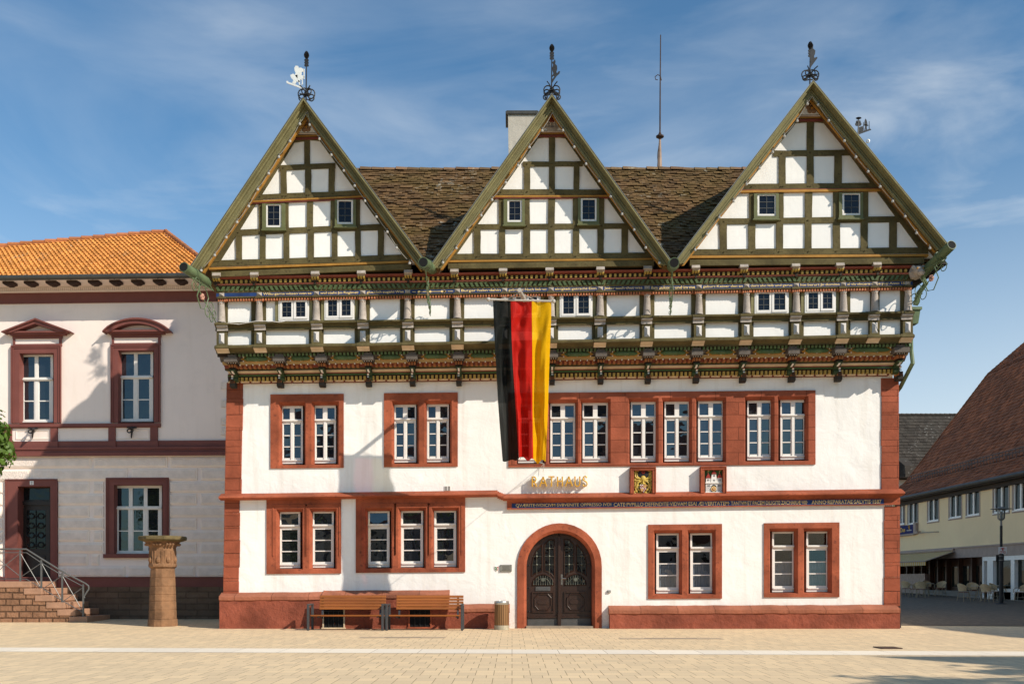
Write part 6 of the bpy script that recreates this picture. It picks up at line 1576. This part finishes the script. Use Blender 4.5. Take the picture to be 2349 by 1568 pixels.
# awning
y0_, y1_ = CP(*CT(690, 650))[1], yB
m = M(); pj = 1.7; n = 70; za, zb = zB-.12, zB-.72
A1 = pm('awning_yellow', (.62,.36,.07), .85, .1, 4, .1); A2 = pm('awning_white', (.6,.5,.33), .85, .1, 4, .1)
for k in range(n):
    a, b = lerp(y0_, y1_, k/n), lerp(y0_, y1_, (k+1)/n); m.mi = k % 2
    m.add([(XC-.05,a,za), (XC-.05,b,za), (XC-pj,b,zb), (XC-pj,a,zb)], [(0,1,2,3)]); m.add([(XC-pj,a,zb), (XC-pj,b,zb), (XC-pj,b,zb-.24), (XC-pj,a,zb-.24)], [(0,1,2,3)])
aw = m.build('awning', [A1, A2], CF, fix=False)
m = M(); m.tube([(XC-pj,y0_,zb), (XC-pj,y1_,zb)], .04, 6); m.tube([(XC-.1,y0_,za+.05), (XC-.1,y1_,za+.05)], .09, 8); m.tube([(XC-.1,y0_-.1,za-.05), (XC-pj,y0_+.02,zb)], .03, 5); m.build('awning_frame', GTRIM, aw)
# eaves, gutter, roof
m = M(); m.box(XC-.45, XC+.02, yA, yB+.2, zE-.02, zE+.1); m.box(XC-.12, XC-.02, yA, yB, zE-.25, zE-.02); m.build('eaves_board', BROWN, CF)
m = M(); m.tube([(XC-.55,yA,zE+.14), (XC-.55,yB+.3,zE+.14)], .1, 8); m.build('gutter', bpy.data.materials['zinc_gutter'], CF, smooth=True)
CTL = tilemat('redbrown_tile', (.36,.12,.05), (.2,.085,.045), None, .4, .8, .7)
def slope(y0, y1, x0, z0, x1, z1, tw, th):
    L = math.hypot(x1-x0, z1-z0); s = Vector(((x1-x0)/L, 0, (z1-z0)/L)); nn = Vector((-s.z, 0, s.x)); return tiled(y0, y1, Vector((x0, 0, z0)), s, nn, L, tw, th, side=Vector((0,1,0)), rag=.014, lip=.035)
XE = XC-.5
m = slope(yA-.3, yB+.25, XE, zE+.18, XE+1.5, zE+1.35, .24, .3); 
rc_ = m.build('roof', CTL, CF, fix=False)
mm = slope(yA-.3, yB+.25, XE+1.5, zE+1.35, XE+7.0, zE+8.6, .24, .3); mm.build('roof_slope', CTL, rc_, fix=False)
mm = slope(yA-.3, yB+.25, XE+7.0, zE+8.6, XE+10.5, zE+11.6, .24, .3); mm.build('roof_slope', CTL, rc_, fix=False)
pr = [(XE,zE+.12), (XE+1.5,zE+1.28), (XE+7,zE+8.5), (XE+10.5,zE+11.5), (XE+14,zE+8.5), (XE+20,zE+.1)]
m = M(); m.add([(x, yy, z) for yy in (yA-.3, yB+.2) for x, z in pr], [(0,1,7,6), (1,2,8,7), (2,3,9,8), (3,4,10,9), (4,5,11,10), (5,4,3,2,1,0), (6,7,8,9,10,11)]); m.build('roof_deck', BROWN, rc_, fix=False)
m = M(); P_ = [Vector((x, yB+.28, z+.06)) for x, z in pr[:4]]
for a, b in zip(P_, P_[1:]):
    k = int((b-a).length/.33)
    for i in range(k): m.tube([a.lerp(b, i/k) + Vector((0,0,.03)), a.lerp(b, (i+1.1)/k)], .11, 6)
m.build('verge_tile', CTL, rc_)
m = M(); xg, zg = XE+1.35, zE+1.55
for z in (0, .18): m.tube([(xg-z*.3,yA,zg+z), (xg-z*.3,yB-1,zg+z)], .022, 5)
y = yA
while y < yB-1: m.tube([(xg,y,zg-.3), (xg-.06,y,zg+.2)], .014, 4); y += .35
m.build('snow_guard', pm('snow_guard_steel', (.12,.12,.115), .6, .15, 4, .1), CF)
# sign and lamp arm
e = thing('cafe_sign', 'dark blue sign board over the awning, yellow lettering ending in Due', 'sign', CP(*CT(190, 600)))
pa, pb = CP(*CT(274, 560), .1), CP(*CT(60, 560), .1); zs0, zs1 = CP(*CT(200, 612))[2], CP(*CT(200, 520))[2]
m = M(); m.box(XC-.16, XC-.02, pa[1], pb[1], zs0, zs1); bo = m.build('board', pm('sign_blue', (.012,.018,.12), .8, .1, 4, 0), e)
m = M(); m.box(XC-.18, XC-.0, pa[1]-.35, pa[1], zs0-.06, zs1+.08); m.box(XC-.18, XC, pa[1], pb[1], zs0-.1, zs0); m.build('bracket', GTRIM, e)
def ytext(s, ya_, yb_, za_, zb_, mat, x):
    o = text_mesh(s, 'lettering', mat, bo, 0, 1, 0, 1, 0, .02); vs = [v.co.copy() for v in o.data.vertices]; a0, a1 = min(c.x for c in vs), max(c.x for c in vs); b0, b1 = min(c.z for c in vs), max(c.z for c in vs)
    for v in o.data.vertices: v.co = (x + (0 if v.co.y > -.003 else -.004), lerp(ya_, yb_, (v.co.x-a0)/(a1-a0)), lerp(za_, zb_, (v.co.z-b0)/(b1-b0)))
yt_ = lambda x: CP(*CT(x, 565))[1]; zt_ = lambda y, x=190: CP(*CT(x, y))[2]
ytext('Due', yt_(138), yt_(186), zt_(590), zt_(542), pm('sign_yellow', (.75,.42,.02), .5, .05, 4, 0), XC-.165)
ytext('la', yt_(116), yt_(134), zt_(588), zt_(560), DOT, XC-.165); ytext('italia', yt_(205), yt_(254), zt_(584), zt_(570), DOT, XC-.165)
m = M(); yc_, zc_ = yt_(229), zt_(548); m.tube([(XC-.17, yc_+.14*math.cos(t)*(1-.1*t), zc_ + .16*math.sin(t)*(1-.08*t)+.02) for t in [i*.5 for i in range(14)]], .02, 5); m.tube([(XC-.17,yc_,zc_-.02), (XC-.17,yc_,zc_-.18)], .018, 5); m.build('emblem', bpy.data.materials['sign_yellow'], bo)
m = M(); p0, p1 = CP(*CT(512, 590)), CP(*CT(340, 603)); m.tube([(XC,p0[1],p0[2]), (XC-.3,p0[1],p0[2]), (XC-.3,p1[1],p1[2])], .025, 5); m.box(XC-.42, XC-.2, p1[1]-.25, p1[1]+.25, p1[2]-.03, p1[2]+.12); m.build('lamp_arm', GTRIM, e)
# ---- dark-roofed house behind
dB = D0 + 50; BX = lambda u: (u-CX)/F*dB; BZ = lambda v: CH + (HOR-v)/F*dB
bh = thing('background_house', 'house with a dark grey tiled roof standing behind between the town hall and the cafe', 'house', (BX(2110), 50, gz(50)))
m = M(); m.box(BX(1960), BX(2250), 50, 58, gz(50), BZ(1080)); m.build('wall', NW, bh)
a, b = Vector((0, 49.4, BZ(1100))), Vector((0, 54.5, BZ(958)+.95)); L = (b-a).length; s = (b-a)/L; nn = Vector((0,-s.z,s.y)); m = tiled(BX(1955), BX(2255), a, s, nn, L, .3, .36, rag=.01, lip=.04)
br_ = m.build('roof', tilemat('dark_grey_tile', (.05,.04,.032), (.06,.055,.045), (.35,.33,.3), .3), bh, fix=False)
m = M(); m.add([tuple(a+Vector((BX(1955),0,-.05))), tuple(a+Vector((BX(2255),0,-.05))), tuple(b+Vector((BX(2255),0,-.05))), tuple(b+Vector((BX(1955),0,-.05))), (BX(2255),59.6,a.z), (BX(1955),59.6,a.z)], [(0,1,2,3), (3,2,4,5)]); m.build('roof_deck', BROWN, br_, fix=False)
m = M(); x = BX(1955)
while x < BX(2255): m.tube([(x,b.y,b.z+.05), (x+.42,b.y,b.z+.02)], .13, 6); x += .4
m.build('ridge_tile', br_.data.materials[0], br_)
m = M(); m.hexa([(BX(2055),48,BZ(1098)), (BX(2085),48,BZ(1098)), (BX(2085),50,BZ(1098)), (BX(2055),50,BZ(1098)), (BX(2055),48.2,BZ(1073)), (BX(2078),48.2,BZ(1073)), (BX(2078),50,BZ(1050)), (BX(2055),50,BZ(1050))]); m.build('dormer', br_.data.materials[0], bh)
# ---- street lamp with two signs
dl_ = 45.7; lx, ly = (2297-CX)/F*dl_, dl_-D0; lz = gz(ly); kl = dl_/F
zl_ = lambda y: lz + (1352-y)/2.614/1.7437*kl
e = thing('street_lamp', 'black street lamp with a flat disc hood before the cafe', 'street lamp', (lx, ly, lz))
m = M(); m.lathe((lx,ly,lz), [(.26,0), (.24,.03), (.1,.05)], 14); m.build('foot', IRON, e)
m = M(); m.tube([(lx,ly,lz), (lx,ly,zl_(820))], .095, 10); m.tube([(lx,ly,zl_(820)), (lx,ly,zl_(535))], .06, 10); m.build('post', IRON, e, smooth=True)
m = M(); m.tube([(lx,ly,zl_(535)), (lx,ly,zl_(480))], .05, 10); m.lathe((lx,ly,zl_(480)), [(.06,0), (.13,.05), (.14,.1)], 12); m.build('neck', pm('lamp_grey', (.22,.22,.21), .5, .1, 4, .05, metal=.4), e)
m = M(); m.lathe((lx,ly,zl_(460)), [(.14,0), (.16,zl_(365)-zl_(460))], 14); m.build('lantern', GLASST, e, fix=False, smooth=True)
m = M()
for k in range(4):
    t = .8 + k*math.pi/2; m.tube([(lx+.15*math.cos(t), ly+.15*math.sin(t), zl_(462)), (lx+.17*math.cos(t), ly+.17*math.sin(t), zl_(360))], .016, 5)
m.lathe((lx,ly,zl_(455)), [(.05,0), (.045,.3)], 8); m.build('cage', bpy.data.materials['lamp_grey'], e)
m = M(); m.lathe((lx,ly,zl_(368)), [(.15,0), (.46,.03), (.46,.045), (.2,.07), (.13,.09), (.12,.13)], 24); m.build('hood', bpy.data.materials['lamp_grey'], e, smooth=True)
e = thing('cycle_sign', 'small white sign with a red arrow and bicycle on the lamp post', 'sign', (lx, ly-.12, zl_(830))); hw = 42*.2194*kl
m = M(); m.box(lx-hw, lx+hw, ly-.14, ly-.12, zl_(828), zl_(757)); pl_ = m.build('plate', DOT, e)
m = M(); m.prism([(lx,zl_(765)), (lx+.13,zl_(778)), (lx+.07,zl_(780)), (lx+.03,zl_(776)), (lx+.03,zl_(795)), (lx-.03,zl_(795)), (lx-.03,zl_(776)), (lx-.07,zl_(780)), (lx-.13,zl_(778))], ly-.146, ly-.14); m.build('arrow', pm('sign_red', (.5,.05,.04), .5, .05, 4, 0), pl_)
m = M()
for s in (-1, 1): m.tube([(lx+s*.085+.05*math.cos(t), ly-.145, zl_(812)+.05*math.sin(t)) for t in [i*.63 for i in range(11)]], .008, 4)
m.tube([(lx-.085,ly-.145,zl_(812)), (lx-.03,ly-.145,zl_(803)), (lx+.05,ly-.145,zl_(803)), (lx+.085,ly-.145,zl_(812)), (lx,ly-.145,zl_(812)), (lx-.03,ly-.145,zl_(803))], .007, 4); m.build('bicycle', bpy.data.materials['sign_red'], pl_)
e = thing('square_sign', 'dark back of a square sign fixed lower on the lamp post', 'sign', (lx, ly+.12, zl_(910))); m = M(); m.box(lx-hw, lx+hw, ly+.1, ly+.12, zl_(908), zl_(838)); m.build('plate', IRON, e)
m = M(); m.tube([(lx,ly,zl_(855)), (lx,ly,zl_(848))], .11, 10); m.tube([(lx,ly,zl_(898)), (lx,ly,zl_(890))], .11, 10); m.build('clamp', bpy.data.materials['lamp_grey'], e)
# ---- cafe chairs and tables
RAT = pm('rattan', (.68,.5,.28), .7, .2, 8, .3, 30); CUSH = pm('rattan_seat', (.28,.14,.08), .8, .2, 6, .2); ALU = pm('chair_frame', (.36,.28,.18), .5, .15, 5, .1)
def chair(label):
    e = thing('cafe_chair', label, 'chair', (0,0,0), 'rattan chairs outside the cafe')
    m = M(); m.lathe((0,0,.43), [(.22,0), (.235,.02), (.22,.04)], 12); s_ = m.build('seat', CUSH); s_.parent = e
    m = M(); vs = []; n = 10
    for i in range(n+1):
        t = math.pi*(.08 + .84*i/n); h = .45 + .0; top = .66 + .2*math.sin(t)
        vs += [(.25*math.cos(t), .23*math.sin(t)+.0, .5), (.29*math.cos(t), .29*math.sin(t), top)]
    m.add(vs, [(2*i, 2*i+2, 2*i+3, 2*i+1) for i in range(n)]); m.tube([Vector(vs[2*i+1]) for i in range(n+1)], .018, 6); b_ = m.build('backrest', RAT, fix=False); b_.parent = e
    for sx_ in (-1, 1):
        m = M(); m.tube([(sx_*.27,.08,.68), (sx_*.29,-.12,.66), (sx_*.26,-.23,.58), (sx_*.23,-.24,.44)], .016, 6); a_ = m.build('arm', ALU); a_.parent = e
        for sy_ in (-1, 1):
            m = M(); m.tube([(sx_*.17,sy_*.16,.44), (sx_*.22,sy_*.22,0)], .017, 6); l_ = m.build('leg', ALU); l_.parent = e
    m = M(); m.tube([(-.2,-.19,.2), (.2,-.19,.2)], .012, 5); m.tube([(-.2,.19,.2), (.2,.19,.2)], .012, 5); m.tube([(-.2,-.19,.2), (-.2,.19,.2)], .012, 5); m.tube([(.2,-.19,.2), (.2,.19,.2)], .012, 5); r_ = m.build('stretcher', ALU); r_.parent = e
    return e
def table(label):
    e = thing('cafe_table', label, 'table', (0,0,0), 'bistro tables outside the cafe')
    m = M(); m.lathe((0,0,.72), [(.36,0), (.37,.015), (.36,.03)], 20); o = m.build('tabletop', pm('table_top', (.5,.44,.34), .4, .15, 5, .05)); o.parent = e
    for k in range(3):
        t = k*2.094+.5; m = M(); m.tube([(.1*math.cos(t),.1*math.sin(t),.72), (.06*math.cos(t),.06*math.sin(t),.4), (.27*math.cos(t),.27*math.sin(t),0)], .02, 6); o = m.build('leg', ALU); o.parent = e
    return e
ch0 = chair('x'); tb0 = table('x')
def gpt(u, d): x = (u-CX)/F*d; y = d-D0; return (x, y, gz(y))
CHL = [(2080,56,2.2,'rattan chair partly hidden by the town hall corner'), (2098,55,-2.4,'rattan chair left of the round table under the awning, back to the square'), (2112,54,2.9,'pale rattan chair before the table under the awning'), (2130,58,.3,'tall-backed rattan chair behind the table under the awning'), (2158,56,-.9,'cream rattan chair at the right end of the awning'),
       (2211,49,1.9,'rattan chair left of the table by the cafe door'), (2232,52,-.2,'rattan chair behind the table by the cafe door'), (2264,48,2.2,'rattan chair between the two right-hand tables'), (2284,50,.6,'rattan chair just left of the lamp post, by the shop window'), (2318,50.5,-.3,'rattan chair behind the lamp post'), (2341,48.5,-1.7,'rattan chair at the right edge of the photo')]
for i, (u, d, rz, lab) in enumerate(CHL):
    c = ch0 if i == 0 else copy_tree(ch0); c.location = gpt(u, d); c.rotation_euler.z = rz; c['label'] = lab
for i, (u, d, lab) in enumerate(((2127, 56, 'round bistro table under the awning'), (2246, 49.5, 'round bistro table by the cafe door'), (2300, 50.5, 'round bistro table behind the lamp post'))):
    c = tb0 if i == 0 else copy_tree(tb0); c.location = gpt(u, d); c['label'] = lab
# ================================================================== ground
def struct(m, name, mat): o = m.build(name, mat, None, fix=False); o['kind'] = 'structure'; return o
def paving(name, col, bw, bh, joint, var=.2, rot=0.0, mort=.006, dirt=(.3,.2,.12)):
    mt, t, b = nt(name); g = N(t, 'ShaderNodeTexCoord'); mp = N(t, 'ShaderNodeMapping'); mp.inputs['Rotation'].default_value = (0,0,rot); t.links.new(g.outputs['Object'], mp.inputs[0]); p = mp.outputs[0]
    br = N(t, 'ShaderNodeTexBrick', Scale=1.0); br.inputs['Brick Width'].default_value = bw; br.inputs['Row Height'].default_value = bh; br.inputs['Mortar Size'].default_value = mort; br.inputs['Mortar Smooth'].default_value = .2; br.offset = .37; br.offset_frequency = 3
    br.inputs['Color1'].default_value = rgb(mul(col, 1+var)); br.inputs['Color2'].default_value = (col[0]*(1-var), col[1]*(1-var*.9), col[2]*(1-var*.6), 1); br.inputs['Mortar'].default_value = rgb(joint); t.links.new(p, br.inputs['Vector'])
    n1 = noise(t, p, .35, 4); n2 = noise(t, p, 3, 6); n3 = noise(t, p, 30, 3)
    c = mixc(t, ramp(t, n1, .35, .7, 0, .25), br.outputs['Color'], mul(col, .8)); c = mixc(t, ramp(t, n2, .6, .8, 0, .35), c, dirt); c = mixc(t, ramp(t, n3, .3, .7, 0, .18), c, mul(col, .6))
    n4 = noise(t, p, 9, 2); c = mixc(t, ramp(t, n4, .72, .78, 0, .5), c, dirt)
    t.links.new(c, b.inputs['Base Color']); b.inputs['Roughness'].default_value = .85; b.inputs['Specular IOR Level'].default_value = .2
    ad = N(t, 'ShaderNodeMath', operation='MULTIPLY_ADD'); t.links.new(br.outputs['Fac'], ad.inputs[0]); ad.inputs[1].default_value = -1; t.links.new(n3, ad.inputs[2]); bump(t, b, ad.outputs[0], .35, .012); return mt
PAVE = paving('buff_paver', (.80,.60,.37), .27, .40, (.2,.12,.07), var=.09, mort=.005)
m = M(); Yk = [-400, -8.9-.55, -8.9+.45, 0, 60, 400]
def gq(m, x0, x1, y0, y1, dz=0.0): m.add([(x0,y0,gz(y0)+dz), (x1,y0,gz(y0)+dz), (x1,y1,gz(y1)+dz), (x0,y1,gz(y1)+dz)], [(0,1,2,3)])
gq(m, -300, 300, -300, 0); gq(m, -300, 300, 0, 400); struct(m, 'ground', PAVE)
m = M(); 
sl_ = -.055
m.add([(-40,-8.65+2.2,.004), (-40,-9.78+2.2,.004), (40,-9.78-2.2,.004), (40,-8.65-2.2,.004)], [(0,1,2,3)])
struct(m, 'pale_paving_strip', paving('pale_strip', (.92,.8,.64), .9, 5.0, (.3,.22,.14), .06, 0, .006))
COB = paving('dark_cobble', (.20,.145,.10), .16, .13, (.10,.085,.06), .3, .3, .012, (.14,.13,.06))
m = M(); m.add([(11.3,1.2,gz(1.2)+.005), (60,-3.5,.005), (60,0,.005), (11.2,0+1.2,gz(1.2)+.005)], [(0,1,2)]); gq(m, 11.2, 60, 1.2, 80, .005); struct(m, 'cobbled_street', COB)
for u0_, u1_, v, lab in ((882, 966, 1461, 'slot drain in the paving before the benches'), (1478, 1598, 1463.5, 'slot drain in the paving before the right windows')):
    d = CH*F/(v-HOR); x0_, x1_ = (u0_-CX)/F*d, (u1_-CX)/F*d; y_ = d-D0
    e = thing('slot_drain', lab, 'drain', ((x0_+x1_)/2, y_, 0), 'drains in the square'); m = M(); m.box(x0_, x1_, y_-.09, y_+.02, .004, .008); m.build('slot', pm('slot_dark', (.03,.022,.018), .8, .1, 4, 0) if 'slot_dark' not in bpy.data.materials else bpy.data.materials['slot_dark'], e)
    m = M(); m.box(x0_-.6, x1_+.6, y_-.3, y_-.095, .004, .007); m.box(x0_-.6, x1_+.6, y_+.025, y_+.2, .004, .007); m.build('edging', pm('drain_edge', (.6,.46,.32), .8, .1, 3, .1) if 'drain_edge' not in bpy.data.materials else bpy.data.materials['drain_edge'], e)
d = CH*F/(1485.5-HOR); x0_, x1_ = (2013-CX)/F*d, (2060-CX)/F*d; y_ = d-D0
e = thing('drain_grate', 'dark rectangular iron grate in the paving at the right', 'drain', ((x0_+x1_)/2, y_, 0), 'drains in the square'); m = M(); m.box(x0_, x1_, y_-.25, y_+.25, .004, .006); m.build('pit', bpy.data.materials['slot_dark'], e)
m = M(); n = 12
for k in range(n): x = lerp(x0_, x1_-.025, k/(n-1)); m.box(x, x+.025, y_-.25, y_+.25, .006, .02)
m.build('bars', pm('grate_iron', (.12,.07,.05), .7, .2, 5, .1), e)
# ================================================================== the far side of the square, seen only in panes and by its shade
def plain_house(label, x0, x1, y0, y1, ze, zr, along, wcol, rcol, name='square_house'):
    e = thing(name, label, 'house', ((x0+x1)/2, (y0+y1)/2, 0), 'houses round the square'); m = M(); m.box(x0, x1, y0, y1, 0, ze)
    if along == 'y': m.add([(x0,y0,ze), (x1,y0,ze), ((x0+x1)/2,y0,zr-.1), (x0,y1,ze), (x1,y1,ze), ((x0+x1)/2,y1,zr-.1)], [(0,1,2), (5,4,3)])
    else: m.add([(x0,y0,ze), (x0,y1,ze), (x0,(y0+y1)/2,zr-.1), (x1,y0,ze), (x1,y1,ze), (x1,(y0+y1)/2,zr-.1)], [(0,1,2), (5,4,3)])
    m.build('wall', wcol, e, fix=False); m = M(); o = .35
    if along == 'y': m.prism([(x0-o,ze-.25), ((x0+x1)/2,zr), (x1+o,ze-.25), (x1+o,ze-.05), ((x0+x1)/2,zr+.25), (x0-o,ze-.05)], y0-.3, y1+.3)
    else: m.xprism([(y0-o,ze-.25), ((y0+y1)/2,zr), (y1+o,ze-.25), (y1+o,ze-.05), ((y0+y1)/2,zr+.25), (y0-o,ze-.05)], x0-.3, x1+.3)
    m.build('roof', rcol, e); nfl = max(2, int(ze/3))
    side = 'y' if y1 < -20 else 'x'; L = (x1-x0) if side == 'y' else (y1-y0); nw = int(L/2.3)
    for f_ in range(nfl):
        for k in range(nw):
            m = M(); c = (k+.5)/nw; z = .9 + f_*2.9
            if z + 1.5 > ze: continue
            if side == 'y': x = lerp(x0,x1,c); m.box(x-.45, x+.45, y1-.05, y1+.03, z, z+1.4)
            else: y = lerp(y0,y1,c); m.box(x0-.03, x0+.05, y-.45, y+.45, z, z+1.4)
            m.build('window', GLASS, e)
    return e
W1 = pm('far_wall_cream', (.6,.52,.4), .9, .1, 2, .1); W2 = pm('far_wall_white', (.66,.63,.6), .9, .1, 2, .1); W3 = pm('far_wall_grey', (.34,.32,.3), .9, .1, 2, .1); RC = pm('far_roof_red', (.2,.075,.045), .85, .3, 1, .3); RD = pm('far_roof_dark', (.06,.05,.045), .85, .3, 1, .3)
plain_house('tall cream house along the right side of the square, out of the photo', 25.2, 35, -17, 16, 8.0, 14.2, 'y', W1, RC)
plain_house('gabled white house behind the viewer on the right of the square', 22.6, 33, -26, -17.4, 7.0, 12.4, 'x', W2, RD)
for x0_, x1_, ze_2, zr2, wc, rc2, lab in ((-34,-23,8.2,12.5,W2,RC,'wide white house with a red roof across the square'), (-22.4,-12,7,11,W1,RD,'cream house with a dark roof across the square'), (-11.5,-2.5,9,13.5,W3,RC,'grey house with a red roof across the square'), (-2,8,7.5,12,W1,RD,'yellowish house with dark roof opposite the door'), (8.6,20,8.5,13,W2,RC,'white house with red roof opposite the right gable')):
    plain_house(lab, x0_, x1_, -66, -56, ze_2, zr2, 'x', wc, rc2)
tree('linden_tree', 'round linden tree at the right of the square whose shade falls on the paving', (17.9, -22.0, 0), 6.5, 3.1, 3600, .26, LEAF, 4.2, 9)
tree('linden_tree', 'linden tree across the square mirrored in the lower windows', (-5.5, -38, 0), 4.2, 2.9, 1500, .34, LEAF, 2.6, 10)
tree('linden_tree', 'second linden tree across the square, farther left', (-15.5, -41, 0), 4.4, 3.0, 1500, .34, LEAF, 2.6, 11)
# ================================================================== light, sky, camera
SUN = Vector((1.4, -1.0, 1.12)).normalized(); el = math.asin(SUN.z); az = math.atan2(SUN.x, SUN.y)
w = bpy.data.worlds.new('World'); sc.world = w; w.use_nodes = True; t = w.node_tree; bg = t.nodes['Background']
sky = t.nodes.new('ShaderNodeTexSky'); sky.sky_type = 'NISHITA'; sky.sun_disc = False; sky.sun_elevation = el; sky.sun_rotation = az; sky.air_density = 1.0; sky.dust_density = .6; sky.ozone_density = 2.2
tc = t.nodes.new('ShaderNodeTexCoord')
def cn(scale, sc3, rot, detail, dist):
    mp = t.nodes.new('ShaderNodeMapping'); mp.inputs['Scale'].default_value = sc3; mp.inputs['Rotation'].default_value = rot; t.links.new(tc.outputs['Generated'], mp.inputs[0]); n = t.nodes.new('ShaderNodeTexNoise'); n.inputs['Scale'].default_value = scale; n.inputs['Detail'].default_value = detail; n.inputs['Roughness'].default_value = .55; n.inputs['Distortion'].default_value = dist; t.links.new(mp.outputs[0], n.inputs['Vector']); return n.outputs['Fac']
c1 = cn(2.6, (1.0,1,2.4), (0,.7,0), 8, .5); c2 = cn(1.2, (1,1,1.4), (0,-.4,.3), 4, .2); c3 = cn(3.2, (.9,.9,4.2), (0,-.75,.2), 8, .7)
f1 = ramp(t, c1, .46, .8, 0, .8); f2 = ramp(t, c2, .34, .6); f3 = ramp(t, c3, .44, .76, 0, .8)
ad = N(t, 'ShaderNodeMath', operation='ADD'); t.links.new(f1, ad.inputs[0]); t.links.new(f3, ad.inputs[1]); ml = N(t, 'ShaderNodeMath', operation='MULTIPLY', use_clamp=True); t.links.new(ad.outputs[0], ml.inputs[0]); t.links.new(f2, ml.inputs[1])
sk = t.nodes.new('ShaderNodeMix'); sk.data_type = 'RGBA'; sk.inputs[7].default_value = (7.4,7.8,8.0,1); tint = t.nodes.new('ShaderNodeMix'); tint.data_type = 'RGBA'; tint.blend_type = 'MULTIPLY'; tint.inputs[0].default_value = 1; tint.inputs[7].default_value = (.72,1.06,1.17,1); t.links.new(sky.outputs[0], tint.inputs[6]); t.links.new(tint.outputs[2], sk.inputs[6]); sf_ = N(t, 'ShaderNodeMath', operation='MULTIPLY'); t.links.new(ml.outputs[0], sf_.inputs[0]); sf_.inputs[1].default_value = .6
spz = N(t, 'ShaderNodeSeparateXYZ'); t.links.new(tc.outputs['Generated'], spz.inputs[0]); hz = ramp(t, spz.outputs[2], .42, .02, 0, 1); hp = N(t, 'ShaderNodeMath', operation='POWER'); t.links.new(hz, hp.inputs[0]); hp.inputs[1].default_value = 1.6
hx = ramp(t, spz.outputs[0], -.1, .45, .75, 1.05); hm = N(t, 'ShaderNodeMath', operation='MULTIPLY'); t.links.new(hp.outputs[0], hm.inputs[0]); t.links.new(hx, hm.inputs[1])
mxx = N(t, 'ShaderNodeMath', operation='MAXIMUM'); t.links.new(hm.outputs[0], mxx.inputs[0]); t.links.new(sf_.outputs[0], mxx.inputs[1]); fy = ramp(t, spz.outputs[1], -.25, .25, .12, 1); fm = N(t, 'ShaderNodeMath', operation='MULTIPLY'); t.links.new(mxx.outputs[0], fm.inputs[0]); t.links.new(fy, fm.inputs[1]); t.links.new(fm.outputs[0], sk.inputs[0])
t.links.new(sk.outputs[2], bg.inputs[0]); bg.inputs[1].default_value = .12
sl = bpy.data.lights.new('Sun', 'SUN'); sl.energy = 5.0; sl.angle = math.radians(.5); sl.color = (1, .92, .79); so = bpy.data.objects.new('Sun', sl); COL.objects.link(so); so.rotation_euler = (-SUN).to_track_quat('-Z', 'Y').to_euler()
cam = bpy.data.cameras.new('Camera'); cam.lens = 35.0; cam.sensor_width = 36; co = bpy.data.objects.new('Camera', cam); COL.objects.link(co); co.location = (0, -D0, CH); co.rotation_euler = (math.radians(90), 0, 0); cam.shift_y = (HOR - 784)/2349; cam.clip_end = 2000; cam.clip_start = .1; sc.camera = co
sc.view_settings.view_transform = 'Standard'; sc.view_settings.look = 'None'; sc.view_settings.exposure = 0
sc.cycles.max_bounces = 6; sc.cycles.diffuse_bounces = 3; sc.cycles.transparent_max_bounces = 8; sc.cycles.use_denoising = True
